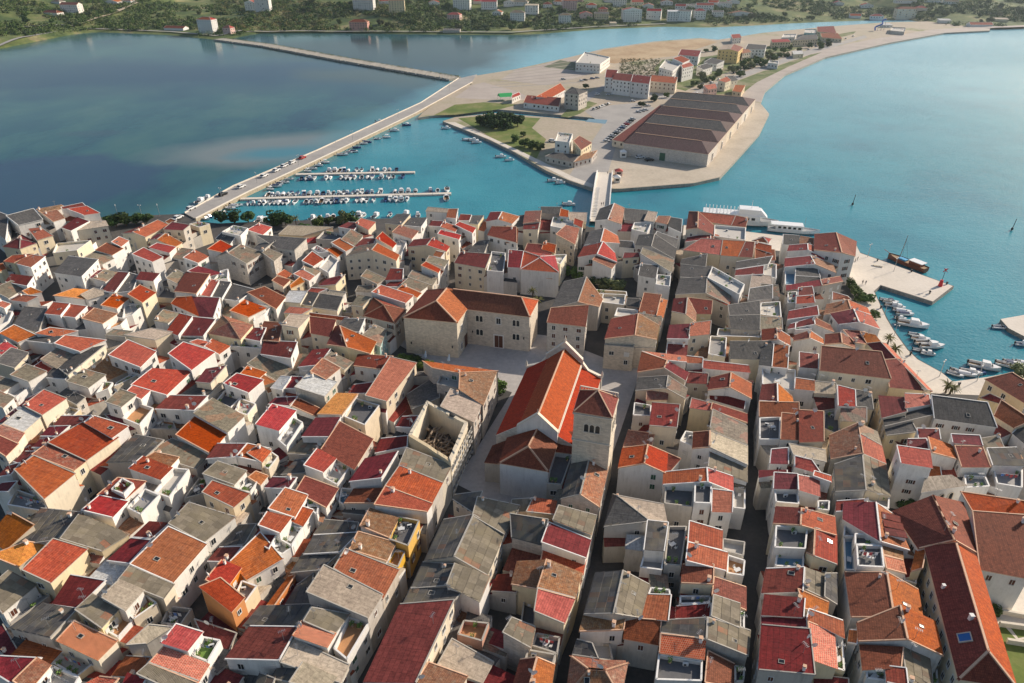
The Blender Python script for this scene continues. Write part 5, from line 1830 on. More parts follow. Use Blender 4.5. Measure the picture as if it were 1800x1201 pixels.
for i in (0, 4, 8):
    p = (near_[i] + far_[i]) / 2
    m = MB(); m.tube(p, p + Vector((0, 0, .8)), .3, .25, 8); m.tube(p + Vector((0, 0, .8)), p + Vector((0, 0, 2.0)), .34, .04, 8)
    m.build('pinnacle', [M_STONE], ch)
# rear gable parapet above the choir
gp = MB(); pr = [(-hw - .2, ZE + .5), (0, ZR + .9), (hw + .2, ZE + .5)]
A = [CH(u0 - .7, v, z) - org for v, z in pr]; B = [CH(u0 - .02, v, z) - org for v, z in pr]
for i in range(2):
    gp.poly([A[i], A[i + 1], (A[i + 1].x, A[i + 1].y, -.5), (A[i].x, A[i].y, -.5)][::-1], 0)
    gp.poly([B[i + 1], B[i], (B[i].x, B[i].y, -.5), (B[i + 1].x, B[i + 1].y, -.5)][::-1], 0)
    gp.poly([A[i], A[i + 1], B[i + 1], B[i]], 1)
gp.poly([A[0], B[0], (B[0].x, B[0].y, -.5), (A[0].x, A[0].y, -.5)], 0); gp.poly([B[2], A[2], (A[2].x, A[2].y, -.5), (B[2].x, B[2].y, -.5)], 0)
gp.build('rear_gable', [WALL['W'], M_STONE], ch)
cg = MB()
for i in range(2): cg.bar((A[i] + B[i]) / 2 + Vector((0, 0, .08)), (A[i + 1] + B[i + 1]) / 2 + Vector((0, 0, .08)), .9, .22)
cg.build('gable_coping', [M_STONE], ch)
m = MB(); p = (A[1] + B[1]) / 2; m.tube(p, p + Vector((0, 0, 1.2)), .18, .05, 6); m.build('pinnacle', [M_STONE], ch)
# choir with hipped roof
q = [at(878.6, 814.5, 9), at(963, 829, 9), at(978.8, 780.7, 9), at(892, 771, 9)]
wall_loop(ch, org, q, WALL['W'], 'choir_walls')
t0 = at(929, 785.6, 12); t1 = CH(u0 - .7, 0, 12.0)
for pl in ([q[0], q[1], t0], [q[1], q[2], t1, t0], [q[3], q[0], t0, t1]): roof_plane(ch, org, pl, 'D', None, 'choir_roof')
for a, b in ((q[0], t0), (q[1], t0), (t0, t1)): rib_line(ch, org, a, b, M_TRIMO, .28, .16)
# low sacristy left and right
q = [at(852, 814, 5.5), at(890, 818, 5.5), at(905, 770, 8.5), at(866, 785, 8.5)]
wall_loop(ch, org, q, WALL['P'], 'sacristy_walls'); roof_plane(ch, org, q, 'D', None, 'sacristy_roof', .1)
q = [at(977, 795, 7.5), at(1006, 799, 7.5), at(1008, 760, 9.5), at(980, 762, 9.5)]
wall_loop(ch, org, q, WALL['W'], 'vestry_walls'); roof_plane(ch, org, q, 'D', None, 'vestry_roof', .1)

# ------------------------------------------------------------------ bell tower
ZT = 22.8
q = [at(1009, 724, ZT), at(1076, 735, ZT), at(1086, 700, ZT), at(1020, 687, ZT)]
org = Vector((sum(p.x for p in q) / 4, sum(p.y for p in q) / 4, 0))
tw_ = empty('bell_tower', org); tag(tw_, 'square stone bell tower with hipped red roof and triple arched opening', 'tower')
wall_loop(tw_, org, q, WALL['S'], 'shaft')
ap = (q[0] + q[1] + q[2] + q[3]) / 4 + Vector((0, 0, 2.6)) + (q[2] - q[1]) * .18
for i in range(4): roof_plane(tw_, org, [q[i], q[(i + 1) % 4], ap], 'D', None, 'roof', .15)
for i in range(4): rib_line(tw_, org, q[i], ap, M_TRIMO, .25, .14)
st = MB()
for z in (ZT - 7.2, ZT - .35):
    g = grow([Vector((p.x - org.x, p.y - org.y, 0)) for p in ccw(q)], .1)
    for i in range(4): st.bar(g[i] + Vector((0, 0, z)), g[(i + 1) % 4] + Vector((0, 0, z)), .3, .25)
st.build('string_course', [M_STONE], tw_)
L = (q[1] - q[0]).length
for k in (-1, 0, 1): window_at(tw_, org, q[0], q[1], L * .5 + k * 1.2, ZT - 4.6, ARCH, ARCHF, 'arched_window')
L2 = (q[2] - q[1]).length
for k in (-1, 0, 1): window_at(tw_, org, q[1], q[2], L2 * .5 + k * 1.2, ZT - 4.6, ARCH, ARCHF, 'arched_window')
ba = q[3] - org; bb = q[2] - org
rail = MB(); rail.bar(ba + Vector((0, 0, 1.3)), bb + Vector((0, 0, 1.3)), .3, .2); rail.build('balustrade_rail', [M_STONE], tw_)
bal = MB(); bal.tube((0, 0, 0), (0, 0, .5), .1, .14, 6); bal.tube((0, 0, .5), (0, 0, 1.2), .14, .07, 6); balm = bal.mesh('baluster', [M_STONE])
nb = 14
for i in range(nb + 1): put('baluster', balm, tw_, ba.lerp(bb, i / nb) + Vector((0, 0, .02)), None, (1.4, 1.4, 1) if i in (0, nb) else None)

# ------------------------------------------------------------------ palace on the square
ZP = 12.0
a, b = at(709.5, 558.5, ZP), at(803, 567.5, ZP); c_in = at(820.5, 543.5, ZP); d_r = at(930.7, 557, ZP); e_r = at(945.7, 528.5, ZP)
bl = at(749, 504.5, ZP); org = Vector((b.x, b.y, 0))
pal = empty('palace', org); tag(pal, 'pale stone palace with dark red hipped roofs round the square', 'palace')
axv = (c_in - b); c2 = b + axv * 2.1; bl = a + axv * 2.1
wall_loop(pal, org, [a, b, c2, bl], WALL['S'], 'wing_walls')
ra = mid(a, b).lerp(mid(bl, c2), .30) + Vector((0, 0, 3.4)); rb = mid(a, b).lerp(mid(bl, c2), .78) + Vector((0, 0, 3.4))
for pl in ([a, b, ra], [b, c2, rb, ra], [bl, a, ra, rb], [c2, bl, rb]): roof_plane(pal, org, pl, 'D' if pl[0] is not b else 'O', None, 'wing_roof')  # lit slope orange, others dark: light put into the tile colour
for x, y in ((a, ra), (b, ra), (ra, rb)): rib_line(pal, org, x, y, M_TRIMO)
# main range
dv = (d_r - c_in); back = e_r - d_r
p0, p1, p2, p3 = c_in + dv.normalized() * .02, d_r, d_r + back, c_in + back
wall_loop(pal, org, [p0, p1, p2, p3], WALL['S'], 'range_walls')
r0, r1 = mid(p0, p3) + Vector((0, 0, 3.2)) - dv.normalized() * 6, mid(p1, p2).lerp(mid(p0, p3), .2) + Vector((0, 0, 3.2))
for pl, cv in (([p0 - dv.normalized() * 3, p1, r1, r0], 'D'), ([p1, p2, r1], 'O'), ([p2, p3, r0, r1], 'O')): roof_plane(pal, org, pl, cv, None, 'range_roof')  # front slope darker, sunward slopes orange: sunlight painted by tile choice
for x, y in ((r0, r1), (p1, r1), (p2, r1)): rib_line(pal, org, x, y, M_TRIMO)
L = dv.length
for f in (.17, .23): window_at(pal, org, c_in, d_r, L * f, 8.3, ARCH, ARCHF, 'arched_window'); window_at(pal, org, c_in, d_r, L * f, 3.6, ARCH, ARCHF, 'arched_window')
for f in (.76, .82): window_at(pal, org, c_in, d_r, L * f, 8.3, ARCH, ARCHF, 'arched_window'); window_at(pal, org, c_in, d_r, L * f, 3.6, ARCH, ARCHF, 'arched_window')
window_at(pal, org, c_in, d_r, L * .51, 8.3, BIGW, BIGF); window_at(pal, org, c_in, d_r, L * .51, .1, DOOR, DOORF, 'door')
L = (c_in - b).length
window_at(pal, org, b, c_in, L * .4, 7.5, BIGW, BIGF); window_at(pal, org, b, c_in, L * .35, 1.5, BIGW, BIGF); window_at(pal, org, b, c_in, L * .8, .1, DOOR, None, 'door')
lamp = MB(); lamp.bar((0, 0, 0), (0, -.7, .2), .06); lamp.tube((0, -.7, -.5), (0, -.7, .1), .16, .22, 6); lamm = lamp.mesh('wall_lamp', [M_DARK])
for (x, y, t, z) in ((a, b, 2.0, 4.2), (a, b, (b - a).length - 1.5, 4.2), (c_in, d_r, 1.8, 5), (c_in, d_r, (d_r - c_in).length - 1.5, 5)): window_at(pal, org, x, y, t, z, lamm, None, 'wall_lamp')

# ------------------------------------------------------------------ roofless ruin and its stone range
ZW = 10.5
q = [at(717.5, 765, ZW), at(792.5, 812.5, ZW), at(822.5, 742.5, ZW), at(750, 704, ZW)]
org = Vector((q[1].x, q[1].y, 0)); ru = empty('roofless_ruin', org)
tag(ru, 'roofless stone ruin full of collapsed timbers, left of the church', 'ruin')
cq = ccw(q); inn = grow([Vector((p.x, p.y, 0)) for p in cq], -.8)
for i in range(4):
    j = (i + 1) % 4; m = MB(); n_ = 14
    for k in range(n_):
        t, t2 = k / n_, (k + 1) / n_
        h_ = ZW + U(-.16, .1) - (.9 if 3 < k < 6 and i == 2 else 0)
        o0, o1 = cq[i].lerp(cq[j], t), cq[i].lerp(cq[j], t2); i0, i1 = inn[i].lerp(inn[j], t), inn[i].lerp(inn[j], t2)
        lo = [Vector((p.x, p.y, -.5)) - org for p in (o0, o1, i1, i0)]; hi = [Vector((p.x, p.y, h_)) - org for p in (o0, o1, i1, i0)]
        m.quadbox(lo, hi, 0)
    m.build('wall', [WALL['C']], ru)
cin = sum(inn, Vector()) / 4
for k in range(70):
    t, s = R(), R()
    p = inn[0].lerp(inn[1], t).lerp(inn[3].lerp(inn[2], t), s)
    d = Vector((U(-1, 1), U(-1, 1), U(-.35, .35))).normalized() * U(1.2, 3.6)
    if k < 16: d = (inn[2] - inn[1]).normalized() * U(2.5, 4.5) + Vector((U(-.6, .6), U(-.6, .6), U(-1.2, 1.2)))
    z = U(4.4, 7.6); m = MB(); a = p.lerp(cin, .25) - org
    m.bar(Vector((a.x, a.y, z)) - d / 2, Vector((a.x, a.y, z)) + d / 2, U(.16, .34)); m.build('fallen_beam', [M_WOOD], ru)
m = MB(); g_ = 9
for i in range(g_):
    for k in range(g_):
        def Z(i, k): return 3.6 + 1.5 * math.sin(i * 1.3 + k * .9) * .5 + .5 * math.sin(i * 2.9 - k * 2.1)
        def PP(i, k): v = inn[0].lerp(inn[1], i / g_).lerp(inn[3].lerp(inn[2], i / g_), k / g_) - org; return Vector((v.x, v.y, Z(i, k)))
        m.poly([PP(i, k), PP(i + 1, k), PP(i + 1, k + 1), PP(i, k + 1)], 0)
o = m.build('rubble', [ground_mat('ruin_rubble', [(.3, (.05, .04, .03)), (.6, (.13, .10, .075))], .8, 3)], ru)
# long side wall continues as a stone range with many windows
wa, wb = at(792.5, 812.5, ZW), at(872.5, 653.5, ZW)
L = (wb - wa).length
for fl in (1.6, 4.8, 7.6):
    for k in range(9): window_at(ru, org, wa, wa.lerp(wb, .42), (k + .5) / 9 * L * .42, fl, WIN[1], FRM[1])

# ------------------------------------------------------------------ long terracotta hall, bottom right
ZH = 9.5
px_h = [(1350 + 1345 / 4, 900 + 1175 / 4), (1350 + 1745 / 4, 900 + 1235 / 4), (1350 + 1460 / 4, 900 + 310 / 4), (1350 + 1103 / 4, 900 + 240 / 4)]
q = [at(*p, ZH) for p in px_h]; org = Vector((q[0].x, q[0].y, 0))
hall = empty('terracotta_hall', org); tag(hall, 'long cream hall under brown terracotta roof with blue skylight, bottom right', 'hall')
wall_loop(hall, org, q, WALL['C'], 'walls')
m0, m1 = mid(q[0], q[1]), mid(q[2], q[3])
c0, c1 = m0.lerp(m1, .13) + Vector((0, 0, 2.8)), m1.lerp(m0, .03) + Vector((0, 0, 2.8))
rp = []
for pl, cv in (([q[0], q[1], c0], 'D'), ([q[1], q[2], c1, c0], 'O'), ([q[3], q[0], c0, c1], 'D'), ([q[2], q[3], c1], 'O')): rp.append(roof_plane(hall, org, pl, cv))  # sunward slopes orange, the rest dark: light and shade coloured in
for x, y in ((q[0], c0), (q[1], c0), (c0, c1)): rib_line(hall, org, x, y, M_TRIMO, .35, .2)
L = (q[3] - q[0]).length
for fl in (6.6, 3.6, .9):
    for k in range(10): window_at(hall, org, q[3], q[0], (k + .5) / 10 * L, fl, WIN[1], FRM[1])
def on_plane(pl, u, w): return lerp(lerp(pl[0], pl[1], u), lerp(pl[3], pl[2], u), w)
pl = [q[0], q[3], c1, c0]
c = on_plane(pl, .2, .45); nrm = (pl[1] - pl[0]).cross(pl[3] - pl[0]).normalized()
if nrm.z < 0: nrm = -nrm
e = (pl[1] - pl[0]).normalized(); rot = Matrix((e, nrm.cross(e), nrm)).transposed().to_quaternion()
s = put('skylight', SKYL, hall, c - org + Vector((0, 0, .2)), rot, (1.8, 1.6, 1.5))
bl_ = MB(); bl_.box((0, 0, 0), .8, 1.1, .1); put('pane', bl_.mesh('pane', [plain('blue_glazing', (.02, .12, .36), .15)]), s, (0, 0, 0))
for (u, w, sc) in ((.3, .75, 1), (.62, .2, .8)):
    p = on_plane(pl, u, w); put('chimney', CHIM, hall, p - org, None, (sc, sc, sc))
# arcaded white gallery behind it
q = [at(1350 + 1085 / 4, 600 + 1060 / 4, 8.5), at(1350 + 1385 / 4, 600 + 1015 / 4, 8.5), at(1350 + 1290 / 4, 600 + 950 / 4, 9.5), at(1350 + 1110 / 4, 600 + 965 / 4, 9.5)]
org = Vector((q[0].x, q[0].y, 0)); gal = empty('gallery', org); tag(gal, 'small white gallery with three arched windows behind the terracotta hall', 'building')
wall_loop(gal, org, q, WALL['W']); roof_plane(gal, org, q, 'B', M_TRIM)
L = (q[1] - q[0]).length
for f in (.3, .52, .74): window_at(gal, org, q[0], q[1], L * f, 5.0, ARCH, ARCHF, 'arched_window')

# ------------------------------------------------------------------ salt warehouses: six hipped rows
ZS = 7.0
T = lambda x, y, z: at(900 + x / 4, y / 4, z)
fl_, fr_, br_, bl_2 = T(785, 1008, ZS), T(1380, 1088, ZS), T(1712, 700, ZS), T(1150, 655, ZS)
cols = ['VD', 'VK', 'KV', 'VK', 'KV', 'KK']; nrow = 6
names = ['front row, maroon and red', 'second row, purple brown and grey', 'third row, grey and purple brown', 'fourth row, purple brown in front', 'fifth row, grey in front', 'back row, grey']
for r in range(nrow):
    t0_, t1_ = r / nrow, (r + 1) / nrow
    a, b = lerp(fl_, bl_2, t0_), lerp(fr_, br_, t0_); c, d = lerp(fr_, br_, t1_), lerp(fl_, bl_2, t1_)
    if r: g_ = (c - b).normalized() * .06; a, b = a + g_, b + g_
    org = Vector((a.x, a.y, 0)); wh = empty('salt_warehouse', org)
    tag(wh, f'long stone salt warehouse with hipped roof, {names[r]}', 'warehouse', 'salt warehouses by the bay')
    wall_loop(wh, org, [a, b, c, d], WALL['S'])
    m0, m1 = mid(b, c), mid(a, d); ln = (m0 - m1).length; ins = 7.0 / ln
    k0, k1 = m0.lerp(m1, ins) + Vector((0, 0, 3.2)), m1.lerp(m0, ins * .5) + Vector((0, 0, 3.2))
    roof_plane(wh, org, [a, b, k0, k1], cols[r][0], M_TRIMO, 'roof', .05); roof_plane(wh, org, [c, d, k1, k0], cols[r][1], M_TRIMO, 'roof', .05)
    roof_plane(wh, org, [b, c, k0], 'V', M_TRIMO, 'roof', .05); roof_plane(wh, org, [d, a, k1], cols[r][0], M_TRIMO, 'roof', .05)
    rib_line(wh, org, k0, k1, M_TRIMO, .4, .2)
    if r == 0:
        gt = window_mesh('gate', 3.2, 4.2, [M_SHUT['g']]); window_at(wh, org, a, b, (b - a).length * .48, .4, gt, None, 'gate')
    window_at(wh, org, b, c, (c - b).length * .5, .4, DOOR, DOORF, 'door')

# ------------------------------------------------------------------ white footbridge
na, fa = at(1053, 391, 0), at(1063, 303, .3)
d = Vector((fa.x - na.x, fa.y - na.y, 0)); L = d.length; d.normalize(); sd_ = Vector((d.y, -d.x, 0)); org = Vector((na.x, na.y, 0))
br = empty('footbridge', org); tag(br, 'white stone arched footbridge crossing the channel to the spit', 'bridge')
Wb = 4.2; nS = 26
def BZ(t): return .3 + 3.2 * (1 - (2 * t - 1) ** 2)
dk = MB(); prev = None
for i in range(nS + 1):
    t = i / nS; p = d * (L * t); z = BZ(t); zb = max(-3.0, z - 1.0 - 2.6 * abs(2 * t - 1) ** 3)
    cur = [p - sd_ * Wb + Vector((0, 0, z)), p + sd_ * Wb + Vector((0, 0, z)), p + sd_ * Wb + Vector((0, 0, zb)), p - sd_ * Wb + Vector((0, 0, zb))]
    if prev:
        for k in range(4):
            j = (k + 1) % 4; dk.poly([prev[k], prev[j], cur[j], cur[k]], 0)
    prev = cur
dk.build('deck', [G_QUAY], br)
for s in (-1, 1):
    m = MB()
    for i in range(nS):
        t, t2 = i / nS, (i + 1) / nS
        m.bar(d * (L * t) + sd_ * (s * (Wb - .25)) + Vector((0, 0, BZ(t) + .5)), d * (L * t2) + sd_ * (s * (Wb - .25)) + Vector((0, 0, BZ(t2) + .5)), .5, 1.1)
    m.build('parapet', [M_TRIM], br)
stp = MB(); stp.box((0, 0, 0), 2.2, .45, .16); stm = stp.mesh('step', [M_TRIM])
for i in range(22):
    t = .06 + i * .021; p = d * (L * t) - sd_ * 2.4
    put('step', stm, br, p + Vector((0, 0, BZ(t) + .02)), Matrix.Rotation(math.atan2(sd_.y, sd_.x), 3, 'Z').to_quaternion())

# three dormers on the pink-red slope beside the terracotta hall
Hd = min((H for H in HOUSES if H['k'] == 'v'), key=lambda H: abs(H['pc'][0] - 1536) + abs(H['pc'][1] - 917))
pl_ = Hd['planes'][1][0]; og = Vector(Hd['root'].location)
for u in (.28, .5, .72):
    lo, hi_ = pl_[0].lerp(pl_[1], u), pl_[3].lerp(pl_[2], u); dd = Vector((lo.x - hi_.x, lo.y - hi_.y, 0)).normalized(); sdv = Vector((-dd.y, dd.x, 0))
    a_ = hi_.lerp(lo, .25); b_ = hi_.lerp(lo, .95); zt = a_.z + .35; m = MB()
    q = [a_ + sdv * .75, a_ - sdv * .75, b_ - sdv * .75, b_ + sdv * .75]
    top = [Vector((p.x, p.y, zt - (.15 if k_ > 1 else 0))) - og for k_, p in enumerate(q)]; bot = [Vector((p.x, p.y, p.z - .1)) - og for p in q]
    if area2(top) < 0: top, bot = top[::-1], bot[::-1]
    m.quadbox(bot, top); dm = m.build('dormer', [WALL['W']], Hd['root'])
    m = MB(); g = grow(top, .2); m.quadbox([p + Vector((0, 0, .01)) for p in g], [p + Vector((0, 0, .14)) for p in g]); m.build('dormer_roof', [ROOF['M']], dm)
# ------------------------------------------------------------------ foliage
def leaf_mat(name, c1, c2, c3):
    t = NT(name)
    n = t.noise(t.coord('World'), .55, 4, .7)
    col = t.ramp(n, [(.3, c1), (.5, c2), (.72, c3)])
    r = t.rnd(); col = t.hsv(col, rng(t, r, .485, .515), 1.0, rng(t, r, .75, 1.25))
    t.b.inputs['Specular IOR Level'].default_value = .15
    return t.out(col, .8)
LEAF = {'pine': leaf_mat('pine_needles', (.018, .040, .012), (.038, .07, .018), (.075, .115, .03)),
        'olive': leaf_mat('olive_leaves', (.07, .09, .035), (.13, .15, .06), (.22, .21, .09)),
        'green': leaf_mat('bright_leaves', (.035, .07, .015), (.075, .125, .025), (.16, .20, .05)),
        'dry': leaf_mat('dry_reeds', (.14, .12, .04), (.24, .20, .08), (.34, .28, .12)),
        'palm': leaf_mat('palm_fronds', (.06, .08, .02), (.13, .13, .04), (.22, .18, .06))}
BARK = plain('bark', (.09, .065, .045), .9, vary=.4, nscale=4)
def add_leaves(m, c, rx, ry, rz, n, s, mi=0):
    """small leaf faces on and in a lumpy ellipsoid"""
    for _ in range(n):
        u, v = U(-1, 1), U(0, 2 * math.pi); q = math.sqrt(1 - u * u); r = U(.55, 1.0) ** .6
        p = Vector((c[0] + rx * q * math.cos(v) * r, c[1] + ry * q * math.sin(v) * r, c[2] + rz * u * r))
        nrm = Vector((q * math.cos(v), q * math.sin(v), u + .4)) + Vector((U(-1, 1), U(-1, 1), U(-1, 1))) * .8
        nrm.normalize()
        a = nrm.cross(Vector((U(-1, 1), U(-1, 1), U(-1, 1)))).normalized() * s * U(.6, 1.3); b = nrm.cross(a).normalized() * s * U(.5, 1.1)
        m.poly([p - a, p - b * .9, p + a, p + b], mi)
def crown_mesh(rad, hgt, clumps, per, leaf, mat):
    m = MB()
    for k in range(clumps):
        a = U(0, 2 * math.pi); r = rad * math.sqrt(R()) * .72; z = U(-.42, .5) * hgt * (1 - (r / rad) ** 2 * .5)
        cr = rad * U(.26, .46)
        add_leaves(m, (r * math.cos(a), r * math.sin(a), z), cr, cr, cr * U(.6, .85) * hgt / rad, per, leaf)
    return m.mesh('crown', [mat])
def trunk_mesh(h, r):
    m = MB(); m.tube((0, 0, -.3), (.1, .05, h * .6), r, r * .7, 7); m.tube((.1, .05, h * .6), (.15, .1, h), r * .7, r * .35, 7)
    for k in range(5):
        a = k * 1.3 + .4; z = h * (.55 + .08 * k)
        m.tube((.1, .05, z), (math.cos(a) * h * .32, math.sin(a) * h * .32, z + h * .3), r * .4, r * .1, 5)
    return m.mesh('trunk', [BARK])
CROWN = {k: [crown_mesh(2.6, h, 15, 70, .30, LEAF[k]) for h in (2.6, 3.4)] for k in ('pine', 'olive', 'green')}
TRUNK = trunk_mesh(3.2, .22)
TREES = []
def tree(p, size, kind, group, where, name='tree', z=None):
    p = Vector(p); o = empty(name, p, U(0, 6)); s = size / 5.2
    put('trunk', TRUNK, o, (0, 0, 0), None, (s, s, s * .75)); put('crown', random.choice(CROWN[kind]), o, (0, 0, 2.1 * s), None, (s * U(1.1, 1.4), s * U(1.1, 1.4), s * U(.9, 1.15)))
    tag(o, None, 'tree' if size > 3 else 'shrub', group)
    TREES.append(dict(o=o, base={'pine': 'dark green', 'olive': 'olive green', 'green': 'bright green'}[kind] + (' tree ' if size > 3 else ' shrub ') + where, pc=to_px(p)))
    return o
for px, py, s in ((205, 399, 7), (222, 397, 8), (240, 395, 7), (258, 393, 6)): tree(at(px, py), s, 'pine', 'trees by the lagoon road', 'by the lagoon road')
for px, py, s, k in ((388, 390, 6, 'pine'), (412, 391, 7, 'pine'), (437, 391, 6, 'pine'), (485, 396, 7.5, 'pine'), (503, 396, 7.5, 'pine'), (560, 400, 5.5, 'green'), (578, 396, 5.5, 'pine'), (600, 394, 7, 'olive'), (616, 393, 6, 'pine'), (538, 412, 6, 'pine')): tree(at(px, py), s, k, 'trees on the marina quay', 'on the marina quay')
for px, py, s in ((848, 222, 9), (862, 220, 10), (878, 219, 11), (895, 220, 10), (910, 222, 9), (888, 227, 8), (868, 226, 8)): tree(at(px, py, .3), s, 'pine', 'pines on the spit lawn', 'on the spit lawn')
for px, py, s in ((905, 250, 5), (922, 258, 6), (937, 262, 6), (950, 264, 5), (920, 240, 4)): tree(at(px, py, .3), s, 'green', 'bushes by the waterside cafe', 'by the waterside cafe')
for px, py, s, k in ((1002, 485, 4.5, 'green'), (1014, 490, 4.5, 'green'), (1040, 503, 4, 'pine'), (1062, 508, 5.5, 'olive'), (1076, 508, 6.0, 'olive'), (1086, 512, 5, 'olive')): tree(at(px, py), s, k, 'garden trees', 'in the walled garden above the square')
for px, py, s, k in ((702, 648, 4.5, 'green'), (716, 645, 5, 'green'), (728, 643, 4, 'pine'), (745, 648, 3.6, 'green'), (757, 650, 3.2, 'green'), (877, 690, 5, 'green')): tree(at(px, py), s, k, 'bushes round the square', 'at the edge of the square')
for px, py, s in ((1493, 503, 3.4), (1498, 511, 3.6), (1503, 518, 3.6), (1510, 528, 4.6), (1519, 531, 4.4), (1536, 559, 3.4)): tree(at(px, py), s, 'green', 'clipped trees on the promenade', 'on the harbour promenade')
for px, py, s, k in ((1590, 892, 5, 'pine'), (1600, 900, 4, 'green'), (1792, 660, 5, 'olive'), (1745, 1080, 2.5, 'green'), (660, 1085, 3, 'olive'), (548, 412, 5, 'pine')): tree(at(px, py), s, k, 'garden trees', 'in a small yard')
for px, py, s, k in ((1150, 150, 6, 'green'), (1220, 152, 6, 'green'), (1235, 142, 6, 'olive'), (1260, 135, 5, 'green'), (1290, 128, 6, 'olive'), (1300, 135, 7, 'green'), (1320, 120, 7, 'olive'), (1335, 112, 6, 'green'), (1345, 98, 6, 'pine'), (1030, 156, 5, 'pine'), (1150, 178, 6, 'pine'), (1172, 172, 5, 'green'), (1240, 92, 5, 'green'), (1255, 90, 6, 'pine'), (1405, 92, 6, 'green'), (1380, 100, 5, 'olive'), (1440, 80, 5, 'green'), (1362, 90, 5, 'green'), (1275, 148, 6, 'olive'), (1155, 160, 5, 'green'), (1128, 188, 5, 'pine')): tree(at(px, py, .3), s, k, 'trees between the spit houses', 'between the spit houses')

def palm(p, h, where):
    o = empty('palm_tree', p, U(0, 6)); t = MB(); t.tube((0, 0, -.3), (.1, 0, h), .28, .2, 8); t.build('trunk', [BARK], o)
    m = MB()
    for k in range(34):
        a = U(0, 2 * math.pi); el = U(-.5, 1.1); L = U(1.8, 2.8); prev = Vector((.1, 0, h)); dirv = Vector((math.cos(a) * math.cos(el), math.sin(a) * math.cos(el), math.sin(el)))
        sv = Vector((-math.sin(a), math.cos(a), 0)) * .2
        for i in range(4):
            nx = prev + dirv * (L / 4); w0, w1 = 1 - abs(i - 1.2) / 4, 1 - abs(i + 1 - 1.2) / 3.4
            m.poly([prev - sv * w0, prev + sv * w0, nx + sv * max(w1, .1), nx - sv * max(w1, .1)]); prev = nx; dirv = (dirv + Vector((0, 0, -.28))).normalized()
    m.build('crown', [LEAF['palm']], o); tag(o, None, 'palm', 'palm trees')
    TREES.append(dict(o=o, base='palm tree with spiky yellowish crown ' + where, pc=to_px(Vector(p))))
for px, py, h, w in ((936, 535, 5.5, 'behind the palace'), (944, 545, 4, 'behind the palace'), (522, 404, 5, 'on the marina quay'), (1560, 606, 2.5, 'on the promenade'), (1572, 622, 2, 'on the promenade'), (1662, 690, 2.5, 'on the quay corner'), (1670, 692, 2, 'on the quay corner')): palm(at(px, py), h, w)

for i in range(46):
    t_ = R(); px, py = lerp(1225, 1470, t_) + U(-14, 14), lerp(150, 72, t_ ** .8) + U(-9, 9)
    p = at(px, py, .3)
    if any((p.x - H['c'].x) ** 2 + (p.y - H['c'].y) ** 2 < 80 for H in HOUSES if H['zone'] == 'spit'): continue
    tree(p, U(4, 6.5), random.choice(['green', 'olive', 'pine', 'green']), 'trees between the spit houses', 'along the spit gardens')
# hillside: single trees near the shore, the rest as scrub
for i in range(150):
    px, py = U(-10, 1810), U(2, 66)
    if 205 < px < 240 and py < 40: continue
    p = on_hill(px, py)
    if p.y < shore_y(p.x) + 12: continue
    if any(abs(p.x - H['c'].x) < 9 and abs(p.y - H['c'].y) < 9 for H in HOUSES if H['zone'] == 'shore'): continue
    p.z = hill_z(p.x, p.y)
    tree(p, U(5, 9.5), random.choice(['green', 'olive', 'pine', 'green', 'olive']), 'trees on the far hillside', 'on the far hillside')
number_labels(TREES, lambda d: d['base'], lambda d: d['pc'][0])
for d_ in TREES:
    g = [e for e in TREES if e['base'] == d_['base']]
    d_['o']['label'] = d_['label'] if len(g) <= 20 else d_['base'] + ' among the scrub'
def scrub(name, mats, n, region, per, size, leaf, kind):
    m = MB(); made = 0; tries = 0
    shore = [(H['c'].x, H['c'].y) for H in HOUSES if H['zone'] == 'shore']
    while made < n and tries < n * 6:
        tries += 1
        px, py = U(*region[0]), U(*region[1]); p = on_hill(px, py)
        if p.y < shore_y(p.x) + 9: continue
        v = math.sin(p.x * .03 + 2 * math.sin(p.y * .011)) + math.sin(p.y * .045 + p.x * .013)
        if v < -.9 + U(-.4, .4): continue
        if any(abs(p.x - a) < 10 and -14 < p.y - b < 9 for a, b in shore): continue
        z = hill_z(p.x, p.y); s = U(*size)
        for k in range(2):
            add_leaves(m, (p.x + U(-s, s), p.y + U(-s, s), z + s * .45), s * U(.7, 1.2), s * U(.7, 1.2), s * U(.5, .9), per, leaf, random.randrange(len(mats)))
        made += 1
    tag(m.build(name, mats), 'dense low scrub covering the far hillside', 'scrub', None, 'stuff')
scrub('hillside_scrub', [LEAF['green'], LEAF['olive'], LEAF['green'], LEAF['pine']], 4000, ((-30, 1830), (0, 64)), 20, (2.0, 4.8), .85, 'green')
scrub('reed_beds', [LEAF['dry'], LEAF['olive'], LEAF['dry']], 320, ((380, 700), (2, 56)), 30, (2.0, 4.0), .6, 'dry')
# reeds along the breakwater and grass tufts on the spit
m = MB()
for a, b in zip(BWP[:-1], BWP[1:]):
    s = Vector((-(b - a).y, (b - a).x, 0)).normalized()
    for k in range(int((b - a).length / 1.1)):
        p = a.lerp(b, R()) + s * U(4.2, 6.6); add_leaves(m, (p.x, p.y, .9), .9, .9, .7, 7, .3)
tag(m.build('breakwater_reeds', [LEAF['olive']]), 'olive reeds growing along the breakwater', 'reeds', None, 'stuff')
m = MB()
for k in range(500):
    px, py = U(1090, 1160), U(104, 140)
    p = at(px, py, .3); add_leaves(m, (p.x, p.y, .8), U(.8, 1.6), U(.8, 1.6), .6, 9, .4)
tag(m.build('waste_ground_weeds', [LEAF['olive']]), 'dry olive weeds on waste ground behind the flats', 'weeds', None, 'stuff')
